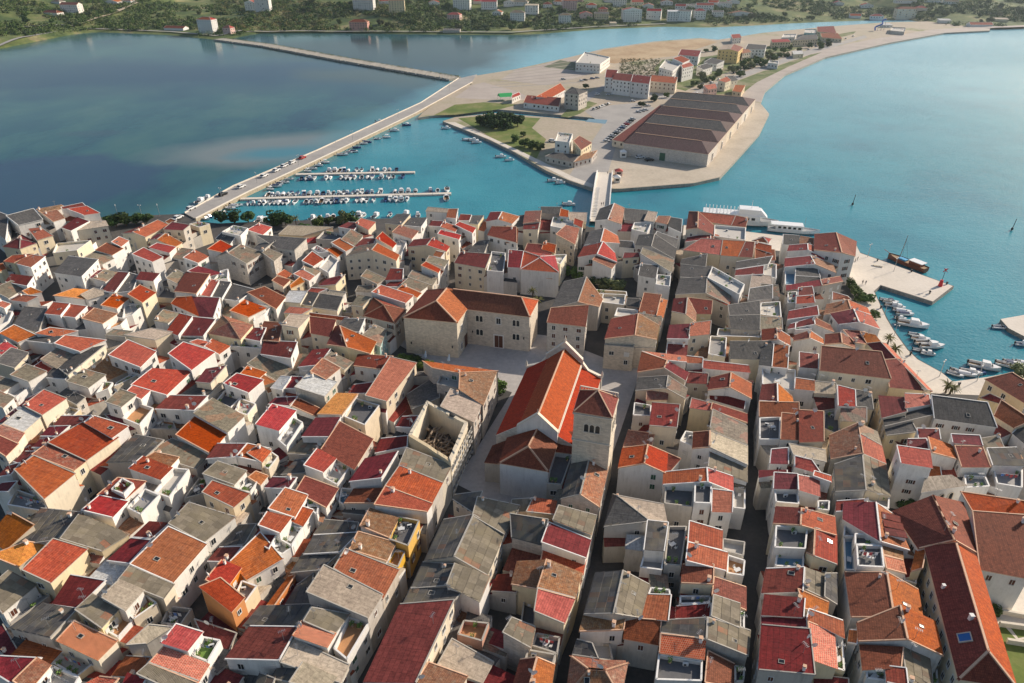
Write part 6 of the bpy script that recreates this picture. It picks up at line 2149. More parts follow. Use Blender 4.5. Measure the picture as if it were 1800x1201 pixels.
# breakwater boulders
rk = MB(); import bmesh
bmx = bmesh.new(); bmesh.ops.create_icosphere(bmx, subdivisions=1, radius=1.0)
for v in bmx.verts: v.co *= U(.7, 1.2)
rockm = bpy.data.meshes.new('boulder'); bmx.to_mesh(rockm); bmx.free(); rockm.materials.append(plain('limestone_boulder', (.42, .39, .34), .9, vary=.35, nscale=1))
bwroot = bpy.data.objects['breakwater']
for k in range(220):
    i = random.randrange(len(BWP) - 1); a, b = BWP[i], BWP[i + 1]
    s = Vector((-(b - a).y, (b - a).x, 0)).normalized(); p = a.lerp(b, R()) - s * U(5.5, 8.2); sc = U(.6, 1.6)
    put('boulder', rockm, bwroot, (p.x, p.y, -.6 + U(0, .9)), Matrix.Rotation(U(0, 6), 3, 'Z').to_quaternion(), (sc, sc * U(.7, 1), sc * .7))

# ------------------------------------------------------------------ boats
NAVY = plain('navy_canvas', (.03, .05, .12), .7); TEAK = plain('teak_deck', (.30, .19, .10), .7); GREYC = plain('grey_canvas', (.30, .31, .32), .8)
BLUEH = plain('blue_hull', (.05, .10, .25), .3); TINT = plain('tinted_screen', (.03, .04, .05), .1)
def hull_mesh(L, W, Hh, mats):
    m = MB(); n = 9; secs = []
    for i in range(n):
        t = i / (n - 1); x = L * (t - .5); w = W / 2 * (1 - max(0, (t - .55) / .45) ** 2.1) * (.93 if i == 0 else 1); sh = Hh * (1 + .35 * t * t)
        secs.append([Vector((x, -w, sh)), Vector((x, -w * .82, Hh * .35)), Vector((x, 0, -.12)), Vector((x, w * .82, Hh * .35)), Vector((x, w, sh))])
    for i in range(n - 1):
        for k in range(4): m.poly([secs[i][k], secs[i][k + 1], secs[i + 1][k + 1], secs[i + 1][k]][::-1], 0)
    m.poly(secs[0], 0)
    for i in range(n - 1):       # gunwale and inner well
        z = .12
        for s, e in ((0, 1), (4, -1)):
            a, b = secs[i][s], secs[i + 1][s]; ia, ib = a + Vector((0, e * z * 1.3, 0)), b + Vector((0, e * z * 1.3, 0))
            if i > 5: ia = Vector((a.x, 0, a.z + .03)); ib = Vector((b.x, 0, b.z + .03))
            m.poly([a, b, ib, ia] if e > 0 else [ia, ib, b, a], 0)
            if i <= 5:
                da, db = Vector((ia.x, ia.y, Hh * .45)), Vector((ib.x, ib.y, Hh * .45))
                m.poly([ia, ib, db, da] if e > 0 else [da, db, ib, ia], 0)
                ca, cb = Vector((a.x, 0, Hh * .45)), Vector((b.x, 0, Hh * .45))
                m.poly([da, db, cb, ca] if e > 0 else [ca, cb, db, da], 1)
    return m.mesh('hull', mats)
HULLS = [hull_mesh(5.2, 2.1, .75, [M_WHITE, GREYC]), hull_mesh(6.4, 2.4, .9, [M_WHITE, TEAK]), hull_mesh(4.4, 1.8, .65, [M_WHITE, plain('boat_floor', (.45, .45, .43))]), hull_mesh(5.0, 2.0, .7, [BLUEH, GREYC])]
HDIM = [(5.2, 2.1, .75), (6.4, 2.4, .9), (4.4, 1.8, .65), (5.0, 2.0, .7)]
def motor_mesh():
    m = MB(); m.box((0, 0, .2), .38, .34, .75); m.box((0, 0, -.5), .16, .14, .8); return m.mesh('outboard', [M_DARK])
MOTOR = motor_mesh()
def cabin_mesh():
    m = MB(); m.quadbox([(-.9, -.75, 0), (1.2, -.6, 0), (1.2, .6, 0), (-.9, .75, 0)], [(-.8, -.62, 1.15), (.5, -.5, 1.15), (.5, .5, 1.15), (-.8, .62, 1.15)], 0); return m.mesh('cabin', [M_WHITE])
def screen_mesh():
    m = MB(); m.quadbox([(-.1, -.7, 0), (.5, -.45, 0), (.5, .45, 0), (-.1, .7, 0)], [(-.15, -.62, .55), (.15, -.42, .55), (.15, .42, .55), (-.15, .62, .55)], 0); return m.mesh('windscreen', [TINT])
def cover_mesh(mat):
    m = MB(); n = 6
    for i in range(n):
        a0, a1 = math.pi * i / n, math.pi * (i + 1) / n
        m.poly([(-1.6, -.95 * math.cos(a0), .45 * math.sin(a0)), (1.0, -.85 * math.cos(a0), .55 * math.sin(a0)), (1.0, -.85 * math.cos(a1), .55 * math.sin(a1)), (-1.6, -.95 * math.cos(a1), .45 * math.sin(a1))][::-1])
    return m.mesh('cover', [mat])
def bimini_mesh(mat):
    m = MB(); m.quadbox([(-1, -.85, 1.5), (.6, -.85, 1.5), (.6, .85, 1.5), (-1, .85, 1.5)], [(-1, -.7, 1.62), (.6, -.7, 1.62), (.6, .7, 1.62), (-1, .7, 1.62)], 0)
    for x in (-.95, .55):
        for y in (-.8, .8): m.tube((x, y, .2), (x, y, 1.5), .03, .03, 5)
    return m.mesh('bimini', [mat])
CABIN, SCREEN = cabin_mesh(), screen_mesh(); COVERS = [cover_mesh(NAVY), cover_mesh(GREYC), cover_mesh(plain('white_cover', (.7, .7, .7)))]; BIMS = [bimini_mesh(NAVY), bimini_mesh(plain('white_canvas', (.72, .72, .70)))]
BOATS = []
def boat(px, py, rz, where, sc=1.0, kind=None, zw=WATER_Z):
    p = at(px, py, zw); k = kind if kind is not None else random.choice([0, 0, 1, 2, 2, 3, 0])
    o = empty('motor_boat', (p.x, p.y, zw), rz); L, W, Hh = HDIM[k]
    put('hull', HULLS[k], o, (0, 0, 0), None, (sc, sc, sc))
    put('outboard', MOTOR, o, (-(L / 2 + .15) * sc, 0, Hh * .5 * sc), None, (sc, sc, sc))
    v = R() if sc < 1.15 else R() * .3; look = 'open'
    if v < .28: put('cabin', CABIN, o, (.3 * sc, 0, Hh * .8 * sc), None, (sc * L / 5.5, sc * W / 2, sc)); put('windscreen', SCREEN, o, (1.1 * sc, 0, Hh * 1.0 * sc), None, (sc, sc, sc)); look = 'cabin'
    elif v < .55: put('cover', random.choice(COVERS), o, (0, 0, Hh * .95 * sc), None, (sc * L / 5, sc * W / 2.1, sc)); look = 'covered'
    elif v < .72: put('bimini', random.choice(BIMS), o, (0, 0, Hh * .5 * sc), None, (sc, sc, sc)); look = 'canopied'
    else: put('windscreen', SCREEN, o, (.6 * sc, 0, Hh * .9 * sc), None, (sc, sc, sc))
    tag(o, None, 'boat', 'moored boats')
    BOATS.append(dict(o=o, base=f"{'blue' if k == 3 else 'white'} {look} boat {where}", pc=(px, py)))
    return o
S5 = lambda x, y: (300 + x / 3.6, 240 + y / 3.6)
pont1 = (S5(790, 238), S5(1545, 224)); pont2 = (S5(440, 393), S5(1775, 358))
def pontoon(a, b, w, label):
    A, B = at(*a, -.5), at(*b, -.5); d = (B - A).normalized(); s = Vector((-d.y, d.x, 0)) * (w / 2)
    o = empty('pontoon', (A.x, A.y, 0)); n = int((B - A).length / 9); g = .12
    for i in range(n):
        p, q = A.lerp(B, i / n) + d * g, A.lerp(B, (i + 1) / n); m = MB(); org_ = Vector((A.x, A.y, 0))
        lo = [Vector((x.x, x.y, -1.6)) - org_ for x in ccw([p - s, q - s, q + s, p + s])]; hi = [Vector((x.x, x.y, -.5)) for x in lo]
        m.quadbox(lo, hi); m.build('deck_section', [G_QUAY], o)
    tag(o, label, 'pontoon', 'marina pontoons'); return math.atan2(d.y, d.x)
r1 = pontoon(*pont1, 2.6, 'short concrete marina pontoon lined with boats, farther from town')
r2 = pontoon(*pont2, 2.6, 'long concrete marina pontoon lined with boats, nearer the town')
def pl(a, b, x): t = (x - a[0]) / (b[0] - a[0]); return a[1] + (b[1] - a[1]) * t
for rowx, pont, dy, rot, w in (([1005, 1040, 1072, 1098, 1125, 1178, 1208, 1278, 1308, 1355, 1385, 1430], pont1, -5.0, r1 + math.pi / 2, 'along the far side of the short pontoon'),
        ([830, 858, 882, 910, 985, 1012, 1080, 1110, 1140, 1165, 1210, 1245, 1275, 1335, 1380, 1410, 1470], pont1, 7.5, r1 - math.pi / 2, 'along the near side of the short pontoon'),
        ([620, 648, 680, 712, 740, 770, 800, 845, 880, 930, 965, 1000, 1030, 1065, 1095, 1120, 1155, 1185, 1212, 1245, 1275, 1330, 1420, 1460, 1505, 1550, 1645, 1690, 1750], pont2, -5.5, r2 + math.pi / 2, 'along the far side of the long pontoon'),
        ([490, 525, 565, 595, 630, 660, 685, 715, 740, 788, 858, 890, 922, 955, 985, 1018, 1050, 1082, 1115, 1180, 1210, 1240, 1285, 1360, 1390, 1425, 1460, 1497, 1745], pont2, 8.5, r2 - math.pi / 2, 'along the near side of the long pontoon')):
    for x in rowx:
        px = 300 + x / 3.6; boat(px, pl(*pont, px) + dy + 2, rot + U(-.08, .08) + (math.pi if R() < .3 else 0), w, U(.95, 1.2))
for x, y in [(1310, 15), (1250, 35), (1225, 45), (1180, 70), (1160, 95), (1130, 100), (1090, 115), (980, 165), (940, 185), (900, 205), (870, 220), (755, 270), (725, 290), (690, 300), (670, 315), (635, 335), (430, 435), (405, 440), (385, 455), (330, 480), (280, 495), (240, 510), (215, 520), (1370, 5)]:
    boat(*S5(x, y + 4), U(-.2, .2) - .25, 'moored along the causeway wall', U(.9, 1.15))
for x, y in [(235, 392), (190, 415), (1190, 505), (1220, 508), (1300, 508), (1390, 503), (1490, 495), (900, 522), (940, 517), (995, 517), (1030, 517), (565, 537), (600, 537), (1565, 505)]:
    boat(*S5(x, y), U(-.4, .4) + math.pi / 2, 'by the town marina quay', U(.95, 1.2))
for x, y, k, s in [(830, 755, 0, 1.1), (862, 770, 1, 1.1), (880, 795, 1, 1.2), (915, 805, 0, 1.2), (940, 835, 1, 1.25), (960, 855, 1, 1.2), (930, 884, 0, 1), (1015, 935, 1, 2.0), (1035, 1000, 0, 1.1), (1070, 1030, 1, 1.2), (1110, 1062, 1, 1.5), (1150, 1085, 1, 1.6), (1060, 1108, 2, 1.1), (1125, 1134, 2, 1.3), (1630, 950, 0, 1.3), (1795, 1070, 0, 1.3)]:
    boat(1350 + x / 4, 340 + y / 4, U(-.25, .15) - .2, 'at the curved harbour quay', s * .72, k)
for x, y, k, s in [(1315, 240, 0, 1.1), (1350, 228, 1, 1.1), (1385, 238, 1, 1.2), (1425, 228, 1, 1.2), (1475, 218, 3, 1.1), (1515, 190, 1, 1.7), (1690, 180, 1, 1.4), (1735, 172, 1, 1.3), (1780, 165, 0, 1.2), (1820, 170, 1, 1.2)]:
    boat(1350 + x / 4, 600 + y / 4, U(-.2, .2) - .6, 'at the inner harbour corner', s * .76, k)
for px, py in ((667, 215), (715, 221), (694, 231), (785, 227), (822, 247), (833, 248), (881, 277), (896, 283), (973, 319), (985, 323), (1000, 361), (838, 252)): boat(px, py, U(-.4, .2), 'near the spit jetty', 1.15)
number_labels(BOATS, lambda d: d['base'], lambda d: d['pc'][0])
for d_ in BOATS: d_['o']['label'] = d_['label']

# ------------------------------------------------------------------ cars
def car_body(mat):
    m = MB()
    pr = [(-2.1, .35), (-2.1, .85), (-1.2, .95), (.9, .95), (1.9, .8), (2.1, .62), (2.1, .35)]
    for s in (-1, 1):
        pts = [(x, s * .86, z) for x, z in pr]; m.poly(pts if s < 0 else pts[::-1])
    for i in range(len(pr)):
        j = (i + 1) % len(pr); m.poly([(pr[i][0], -.86, pr[i][1]), (pr[i][0], .86, pr[i][1]), (pr[j][0], .86, pr[j][1]), (pr[j][0], -.86, pr[j][1])])
    m.quadbox([(-1.5, -.7, 1.38), (.25, -.7, 1.38), (.25, .7, 1.38), (-1.5, .7, 1.38)], [(-1.45, -.62, 1.46), (.15, -.62, 1.46), (.15, .62, 1.46), (-1.45, .62, 1.46)])
    return m.mesh('body', [mat])
def car_glass():
    m = MB(); m.quadbox([(-1.9, -.8, .93), (.95, -.8, .93), (.95, .8, .93), (-1.9, .8, .93)], [(-1.45, -.66, 1.4), (.2, -.66, 1.4), (.2, .66, 1.4), (-1.45, .66, 1.4)]); return m.mesh('windows', [TINT])
def wheel_mesh():
    m = MB(); m.tube((0, -.1, 0), (0, .1, 0), .33, .33, 10); return m.mesh('wheel', [M_RUBBER])
CARC = {'white': (.75, .75, .74), 'silver': (.45, .46, .47), 'black': (.02, .02, .022), 'grey': (.16, .17, .18), 'red': (.45, .03, .03), 'blue': (.04, .09, .22)}
BODY = {k: car_body(plain(k + '_car_paint', c, .25)) for k, c in CARC.items()}; CGL, WHL = car_glass(), wheel_mesh()
CARS = []
def car(px, py, rz, col, where, z=.34, sc=1.0):
    p = at(px, py, z); o = empty('parked_car', p, rz); put('body', BODY[col], o, (0, 0, 0), None, (sc, sc, sc * 1.0)); put('windows', CGL, o, (0, 0, 0), None, (sc, sc, sc))
    for x in (-1.3, 1.3):
        for y in (-.82, .82): put('wheel', WHL, o, (x * sc, y * sc, .33 * sc), None, (sc, sc, sc))
    tag(o, None, 'car', 'parked cars'); CARS.append(dict(o=o, base=f'{col} car {where}', pc=(px, py)))
cc = ['white', 'silver', 'grey', 'white', 'black', 'white', 'silver', 'blue', 'white', 'red', 'silver', 'black', 'white']
for i in range(13): car(900 + lerp(665, 850, i / 12) / 4, lerp(997, 842, i / 12) / 4, .25 + U(-.05, .05), cc[i], 'parked beside the salt warehouse')
for i in range(6): car(900 + lerp(580, 680, i / 5) / 4, lerp(772, 735, i / 5) / 4, .9, random.choice(cc), 'parked below the stone windmill tower')
for x, y in ((890, 792), (915, 785), (940, 778), (600, 668), (680, 668), (850, 715), (905, 738), (955, 748), (490, 572), (515, 567), (565, 557), (600, 552), (360, 562)): car(900 + x / 4, y / 4, U(.1, .5), random.choice(cc), 'parked near the flats on the spit')
for x, y, c in ((900, 1112, 'white'), (965, 1132, 'black'), (285, 998, 'white')): car(900 + x / 4, y / 4, U(-.3, .3), c, 'parked on the warehouse quay', .34, 1.2)
for i in range(22):
    t_ = i / 21; px, py = lerp(1225, 1500, t_), lerp(166, 65, t_ ** .72) + U(-1.5, 1.5)
    car(px, py, .9 + U(-.1, .1), random.choice(cc), 'parked along the beach road')
rc_ = math.atan2(*(lambda a, b: (b.y - a.y, b.x - a.x))(at(410, 330), at(740, 183)))
for x, y, c in ((835, 140, 'red'), (770, 170, 'white'), (720, 192, 'white'), (670, 220, 'white'), (592, 255, 'white'), (448, 324, 'white'), (333, 372, 'black'), (130, 462, 'white'), (50, 520, 'white')): car(*S5(x, y), rc_ + U(-.05, .05), c, 'parked along the causeway', .5, 1.15)
number_labels(CARS, lambda d: d['base'], lambda d: d['pc'][0])
for d_ in CARS: d_['o']['label'] = d_['label']
# ------------------------------------------------------------------ ships, pier furniture, people
def ship_hull(L, W, Hh, mat, deck):
    m = MB(); n = 12; secs = []
    for i in range(n):
        t = i / (n - 1); x = L * (t - .5); w = W / 2 * (1 - max(0, (t - .6) / .4) ** 2) * (.8 + .2 * min(1, t / .15)); sh = Hh * (1 + .4 * max(0, t - .5) ** 2 * 4 * .5)
        secs.append([Vector((x, -w, sh)), Vector((x, -w * .9, Hh * .3)), Vector((x, 0, -.4)), Vector((x, w * .9, Hh * .3)), Vector((x, w, sh))])
    for i in range(n - 1):
        for k in range(4): m.poly([secs[i][k], secs[i][k + 1], secs[i + 1][k + 1], secs[i + 1][k]][::-1], 0)
        m.poly([secs[i][0] - Vector((0, 0, .35)), secs[i + 1][0] - Vector((0, 0, .35)), secs[i + 1][4] - Vector((0, 0, .35)), secs[i][4] - Vector((0, 0, .35))], 1)
    m.poly(secs[0], 0); return m.mesh('hull', [mat, deck])
def yaw(a, b): return math.atan2(b.y - a.y, b.x - a.x)
a, b = at(1240, 392, WATER_Z), at(1350, 402, WATER_Z); c = (a + b) / 2
fe = empty('excursion_ship', (c.x, c.y + 3, WATER_Z), yaw(a, b)); tag(fe, 'white multi-deck excursion ship with hooped awning frame behind red roof', 'ship', 'ships at the town quay')
put('hull', ship_hull(36, 8, 2.6, M_WHITE, GREYC), fe, (0, 0, 0))
m = MB(); m.box((-2, 0, 2.3), 24, 6.6, 2.6); m.box((1, 0, 4.9), 18, 6.2, .2); m.build('lower_deckhouse', [M_WHITE], fe)
m = MB(); m.box((5, 0, 5.1), 8, 5.4, 2.4); m.quadbox([(9, -2.4, 5.1), (13, -1.8, 4.2), (13, 1.8, 4.2), (9, 2.4, 5.1)], [(9, -2.2, 7.3), (10, -1.8, 7.3), (10, 1.8, 7.3), (9, 2.2, 7.3)]); m.build('wheelhouse', [M_WHITE], fe)
for k in range(9):
    m = MB(); m.box((-12 + k * 2.4, -3.32, 3.1), 1.5, .06, 1.1); m.build('window', [M_GLASS], fe)
for k in range(10):
    m = MB(); x = -13 + k * 1.5; pts = [Vector((x, 3.0 * math.cos(math.pi * i / 8), 5 + 2.4 * math.sin(math.pi * i / 8))) for i in range(9)]
    for p, q in zip(pts[:-1], pts[1:]): m.bar(p, q, .16)
    m.build('awning_hoop', [M_WHITE], fe)
m = MB(); m.tube((6, 0, 7.4), (6, 0, 11), .12, .06, 6); m.bar((6, -1.2, 9.5), (6, 1.2, 9.5), .1); m.build('mast', [M_WHITE], fe)
a, b = at(1362, 409, WATER_Z), at(1432, 415, WATER_Z); c = (a + b) / 2
ex = empty('tour_boat', (c.x, c.y + 2, WATER_Z), yaw(a, b)); tag(ex, 'low white tour boat moored right of the excursion ship', 'ship', 'ships at the town quay')
put('hull', ship_hull(21, 5, 1.8, M_WHITE, GREYC), ex, (0, 0, 0))
m = MB(); m.box((-2, 0, 1.4), 11, 4, 2.1); m.build('deckhouse', [M_WHITE], ex); m = MB(); m.box((-3, 0, 3.6), 13, 4.4, .15); m.build('canopy', [M_WHITE], ex)
for k in range(5):
    m = MB(); m.box((-6 + k * 2, -2.02, 2.1), 1.2, .05, .9); m.build('window', [M_GLASS], ex)
m = MB(); m.tube((4, 0, 1.5), (4, 0, 7), .1, .05, 6); m.build('mast', [M_STEEL], ex)
a, b = at(1626, 484, WATER_Z), at(1558, 457, WATER_Z); c = (a + b) / 2
VARN = plain('varnished_wood', (.22, .065, .03), .4, vary=.3)
ws = empty('wooden_ship', (c.x + 1.2, c.y + 1.9, WATER_Z), yaw(a, b)); ws.scale = (.84, .84, .84); tag(ws, 'varnished wooden ship with tall raked mast and blue cover at pier', 'ship')
put('hull', ship_hull(19, 5, 2.3, VARN, TEAK), ws, (0, 0, 0))
m = MB(); m.box((-4.5, 0, 1.9), 5.5, 3.4, 1.6); m.build('deckhouse', [VARN], ws); m = MB(); m.box((-4.8, 0, 3.6), 6.5, 4.0, .25); m.build('awning', [M_WHITE], ws)
m = MB(); m.box((2.2, 0, 1.8), 4, 2.2, .8); m.build('hatch_cover', [plain('blue_tarpaulin', (.06, .36, .62), .6)], ws)
m = MB(); m.tube((4.0, 0, 1.6), (3.2, 0, 13.5), .17, .08, 8); m.build('mast', [M_WOOD], ws)
for s in (-1, 1):
    m = MB(); m.bar((3.3, 0, 12), (1.5, s * 2.2, 2.2), .05); m.build('shroud', [M_DARK], ws)
m = MB(); m.bar((9.0, 0, 2.6), (12, 0, 3.4), .18); m.build('bowsprit', [VARN], ws)
# harbour light
p = at(1652.4, 503); li = empty('harbour_light', p); tag(li, 'red harbour light with slim pole and cross mark at the pier end', 'beacon')
m = MB(); m.tube((0, 0, 0), (0, 0, 2.4), .75, .5, 12); m.build('base', [M_RED], li); m = MB(); m.tube((0, 0, 2.4), (.1, 0, 6.6), .1, .07, 8); m.build('pole', [M_DARK], li)
m = MB(); m.bar((-.6, 0, 5.6), (.8, 0, 6.8), .22); m.bar((-.6, 0, 6.8), (.8, 0, 5.6), .22); m.tube((.1, 0, 6.1), (.1, 0, 6.7), .25, .25, 8); m.build('top_mark', [M_RED], li)
for px, py, lb in ((1498, 361, 'black channel marker pole in the bay above the tour boats'), (1778, 405, 'black channel marker pole near the right edge of the bay')):
    p = at(px, py, WATER_Z); o = empty('channel_marker', p); tag(o, lb, 'marker', 'channel markers')
    m = MB(); m.tube((0, 0, -.5), (.4, 0, 5.2), .16, .1, 8); m.build('pole', [M_DARK], o); m = MB(); m.tube((.05, 0, .3), (.1, 0, 1.2), .55, .4, 10); m.build('float', [M_DARK], o)
# bollards, lamps, benches on the pier
def bollard_mesh():
    m = MB(); m.tube((0, 0, 0), (0, 0, .5), .2, .16, 8); m.tube((0, 0, .5), (0, 0, .68), .3, .26, 8); return m.mesh('mooring_bollard', [M_DARK])
BOL = bollard_mesh(); SM = []
for px, py in ((1542, 459), (1602, 478), (1664, 500), (1634, 516), (1548, 542), (1600, 624), (1576, 560), (1685, 678)):
    p = at(px, py); o = put('mooring_bollard', BOL, None, p + Vector((0, 0, .004)), None, (1.4, 1.4, 1.4)); tag(o, None, 'bollard', 'bollards on the quay'); SM.append(dict(o=o, base='black iron mooring bollard on the harbour quay', pc=(px, py)))
def lamp_mesh():
    m = MB(); m.tube((0, 0, 0), (0, 0, 4.4), .08, .05, 6); m.bar((-.5, 0, 4.4), (.5, 0, 4.4), .06); return m.mesh('post', [M_STEEL])
def head_mesh():
    m = MB(); m.tube((0, 0, 0), (0, 0, .35), .1, .22, 8); return m.mesh('lamp_head', [M_ACW])
LPM, LHM = lamp_mesh(), head_mesh()
for px, py in ((1525, 452), (1571, 477), (1569, 598), (1651, 662), (1717, 670), (1555, 552), (390, 350), (452, 322), (525, 290), (620, 246), (208, 381), (250, 381), (281, 380), (700, 207), (790, 160)):
    p = at(px, py, .5 if px < 1000 else 0); o = empty('street_lamp', p, U(0, 3)); put('post', LPM, o, (0, 0, 0), None, (1.3, 1.3, 1.2))
    for s in (-1, 1): put('lamp_head', LHM, o, (s * .62, 0, 5.05))
    tag(o, None, 'lamp', 'street lamps'); SM.append(dict(o=o, base='grey twin street lamp ' + ('on the harbour promenade' if px > 1400 else ('on the causeway' if px > 330 else 'on the lagoon shore')), pc=(px, py)))
bench = MB(); bench.box((0, 0, .35), 3.6, 1.2, .12); bench.box((-1.5, 0, 0), .2, 1, .35); bench.box((1.5, 0, 0), .2, 1, .35)
o = put('stone_bench', bench.mesh('stone_bench', [M_STONE]), None, at(1543, 468) + Vector((0, 0, .005)), Matrix.Rotation(-.5, 3, 'Z').to_quaternion()); tag(o, 'pale stone bench lying on the harbour pier', 'bench')
# people: one continuous body each
def person(px, py, rz, top, trou, label, z=.005):
    t = NT('clothing'); sx = t.n('SeparateXYZ'); t.l(t.coord('Object'), sx.inputs[0])
    col = t.ramp(t.math('DIVIDE', sx.outputs[2], 1.8), [(0, trou), (.52, trou), (.53, top), (.83, top), (.84, (.45, .27, .19)), (.94, (.05, .035, .025))])
    col_n = col.node; col_n.color_ramp.interpolation = 'CONSTANT'
    mt = t.out(col, .8)
    J = {'pel': (0, 0, .95), 'che': (0, 0, 1.32), 'nek': (0, 0, 1.5), 'hed': (0, .02, 1.64), 'crn': (0, 0, 1.75), 'lh': (-.1, 0, .92), 'lk': (-.11, .1, .5), 'la': (-.11, .02, .07), 'lt': (-.11, .2, .05),
         'rh': (.1, 0, .92), 'rk': (.11, .06, .5), 'ra': (.11, -.2, .09), 'rt': (.11, -.03, .05), 'ls': (-.2, 0, 1.42), 'le': (-.27, -.06, 1.15), 'lw': (-.28, .06, .92), 'lf': (-.28, .1, .82), 'rs': (.2, 0, 1.42), 're': (.27, .02, 1.15), 'rw': (.28, .16, .95), 'rf': (.28, .2, .86)}
    rad = dict(pel=.15, che=.155, nek=.06, hed=.1, crn=.075, lh=.1, lk=.065, la=.045, lt=.04, rh=.1, rk=.065, ra=.045, rt=.04, ls=.07, le=.045, lw=.035, lf=.04, rs=.07, re=.045, rw=.035, rf=.04)
    E = [('pel', 'che'), ('che', 'nek'), ('nek', 'hed'), ('hed', 'crn'), ('pel', 'lh'), ('lh', 'lk'), ('lk', 'la'), ('la', 'lt'), ('pel', 'rh'), ('rh', 'rk'), ('rk', 'ra'), ('ra', 'rt'), ('che', 'ls'), ('ls', 'le'), ('le', 'lw'), ('lw', 'lf'), ('che', 'rs'), ('rs', 're'), ('re', 'rw'), ('rw', 'rf')]
    ks = list(J); me = bpy.data.meshes.new('person'); me.from_pydata([J[k] for k in ks], [(ks.index(a), ks.index(b)) for a, b in E], []); me.materials.append(mt)
    o = bpy.data.objects.new('person', me); link(o); o.location = at(px, py, z); o.rotation_euler = (0, 0, rz)
    sk = o.modifiers.new('skin', 'SKIN')
    for i, k in enumerate(ks):
        me.skin_vertices[0].data[i].radius = (rad[k], rad[k] * .85); me.skin_vertices[0].data[i].use_root = (k == 'pel')
    s = o.modifiers.new('sub', 'SUBSURF'); s.levels = s.render_levels = 1
    tag(o, label, 'person', 'people by the water')
blk, nav, gr, wh_ = (.02, .02, .022), (.03, .04, .08), (.15, .15, .16), (.55, .55, .53)
for i, (px, py, rz, tp, tr, lb) in enumerate(((1515.5, 500, 2.8, blk, nav, 'person in black walking on the promenade, left of two'), (1521, 500.5, 2.7, nav, blk, 'person in navy walking on the promenade, right of two'), (1503, 461, 1, blk, blk, 'person in black standing by the corner house at the quay'), (1507, 458, 1.5, gr, nav, 'person in grey standing by the corner house at the quay'),
        (1491, 478, 0, wh_, nav, 'person in pale top below the corner house'), (1600, 626, .5, blk, blk, 'person in black at the edge of the curved quay'), (1686, 680, 1, nav, blk, 'person in navy on the quay corner by the inner harbour'), (1633, 518, 2, blk, gr, 'person in black standing near the pier end'))):
    person(px, py, rz, tp, tr, lb)
for px, py, t_, lb in ((1057, 362, .35, 'person in black crossing the footbridge, left of two'), (1060.5, 361.5, .36, 'person in navy crossing the footbridge, right of two'), (1068, 307, .95, 'person in grey at the far end of the footbridge')):
    person(px, py, 0, (blk, nav, gr)[0 if t_ < .36 else (1 if t_ < .5 else 2)], blk, lb, BZ(t_) + .02)
# folded parasols on the square
for px, py, lb in ((748, 634, 'pale blue folded parasol on the square, left of two'), (789, 640, 'pale blue folded parasol on the square, right of two')):
    o = empty('parasol', at(px, py)); tag(o, lb, 'parasol', 'parasols on the square'); m = MB(); m.tube((0, 0, 0), (0, 0, 3.2), .05, .05, 6); m.build('pole', [M_STEEL], o)
    m = MB(); m.tube((0, 0, 1.3), (.25, .1, 3.3), .5, .12, 8); m.build('canopy', [plain('pale_blue_canvas', (.55, .68, .80), .7)], o)
# kiosks by the bridge foot, water slide, green tent
def kiosk(name, px, py, w, d, h, wall, roof, label, z=.33):
    p = at(px, py, z); o = empty(name, p); m = MB(); m.box((0, 0, -.2), w, d, h + .2); m.build('walls', [wall], o)
    r_ = MB(); x, y = w / 2 + .3, d / 2 + .3
    r_.quadbox([(-x, -y, h), (x, -y, h), (x, y, h), (-x, y, h)], [(-.2, -.2, h + 1.1), (.2, -.2, h + 1.1), (.2, .2, h + 1.1), (-.2, .2, h + 1.1)]); r_.build('roof', [roof], o)
    m = MB(); m.box((0, -d / 2 - .03, 1.0), w * .6, .05, 1.0); m.build('hatch', [M_GLASS], o); tag(o, label, 'kiosk')
kiosk('kiosk', 1095, 276, 3.2, 3.0, 3.0, WALL['W'], M_TRIM, 'small white kiosk at the front warehouse corner')
kiosk('kiosk', 1084, 320, 3.0, 3.0, 2.6, WALL['W'], M_TRIM, 'white hut beside the footbridge landing')
kiosk('kiosk', 1087, 308, 3.6, 3.2, 2.4, WALL['K'], plain('red_awning', (.5, .08, .06), .7), 'red roofed kiosk beside the footbridge landing')
p = at(888, 176, .33); o = empty('green_marquee', p, .3); tag(o, 'green marquee roof beside the gravel yard', 'tent')
m = MB(); m.quadbox([(-5, -4, 3), (5, -4, 3), (5, 4, 3), (-5, 4, 3)], [(-5, -.3, 5), (5, -.3, 5), (5, .3, 5), (-5, .3, 5)]); m.build('canopy', [plain('green_canvas', (.04, .42, .12), .6)], o)
for x in (-4.8, 4.8):
    for y in (-3.8, 3.8): m = MB(); m.tube((x, y, 0), (x, y, 3), .08, .08, 6); m.build('leg', [M_STEEL], o)
p = at(1545, 54, .33); o = empty('water_slide', p, .4); tag(o, 'blue spiral water slide on the far beach', 'slide')
m = MB(); pts = [Vector((8 - i * 1.3, 2.2 * math.sin(i * .8), 13 - i * .9)) for i in range(14)]
for a_, b_ in zip(pts[:-1], pts[1:]): m.tube(a_, b_, .9, .9, 8)
m.build('chute', [plain('blue_slide', (.03, .14, .50), .4)], o); m = MB()
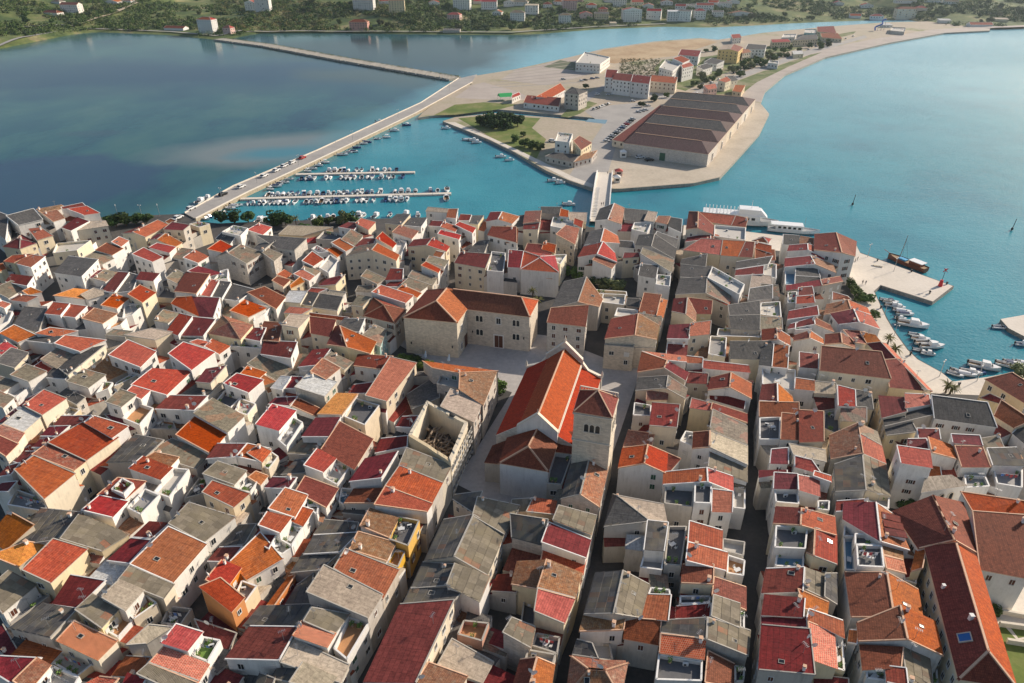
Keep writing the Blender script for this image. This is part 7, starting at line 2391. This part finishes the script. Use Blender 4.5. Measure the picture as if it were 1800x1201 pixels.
for i in (0, 4, 8): m.tube((pts[i].x, pts[i].y, 0), pts[i], .25, .25, 6)
m.build('support', [M_STEEL], o)
# ------------------------------------------------------------------ haze over the bay
hz = MB(); hz.quadbox([(-2600, -260, -5), (3200, -260, -5), (3200, 3600, -5), (-2600, 3600, -5)], [(-2600, -260, 122), (3200, -260, 122), (3200, 3600, 122), (-2600, 3600, 122)])
hmat = bpy.data.materials.new('sea_haze'); hmat.use_nodes = True; hn = hmat.node_tree; hn.nodes.clear()
ho = hn.nodes.new('ShaderNodeOutputMaterial'); hvn = hn.nodes.new('ShaderNodeVolumePrincipled')
hvn.inputs['Color'].default_value = (.72, .87, 1.0, 1); hvn.inputs['Density'].default_value = HAZE; hvn.inputs['Anisotropy'].default_value = .45
hn.links.new(hvn.outputs[0], ho.inputs['Volume'])
tag(hz.build('haze', [hmat]), 'pale sea haze lying over the bay and hills', 'haze', None, 'stuff')
# number the rest
number_labels(SM, lambda d: d['base'], lambda d: d['pc'][0])
for d_ in SM: d_['o']['label'] = d_['label']
# walled garden at the lower right
sheet('garden_paving', [(1690, 1010), (1800, 1030), (1830, 1210), (1760, 1210)], G_QUAY, .012)
sheet('lawn', [(1760, 1130), (1830, 1120), (1830, 1205), (1780, 1205)], G_GRASS, .016)
sheet('lawn', [(1752, 1105), (1765, 1100), (1790, 1128), (1760, 1130)], G_GRASS, .016)
sheet('lawn', [(1772, 1098), (1810, 1096), (1810, 1118), (1790, 1122)], G_GRASS, .016)
for a_, b_ in (((1745, 1076), (1830, 1092)), ((1755, 1100), (1830, 1110)), ((1768, 1130), (1830, 1140))):
    A_, B_ = at(*a_), at(*b_); m = MB(); m.bar(A_ + Vector((0, 0, .55)), B_ + Vector((0, 0, .55)), .5, 1.1); o = m.build('garden_wall', [M_STONE])
    tag(o, {1745: 'upper pale balustrade wall of the garden beside the terracotta hall', 1755: 'middle pale wall of the garden beside the terracotta hall', 1768: 'lower pale wall above the garden lawn'}[a_[0]], 'wall')
print('COUNTS', len(bpy.data.objects), STAT, SHEETS)
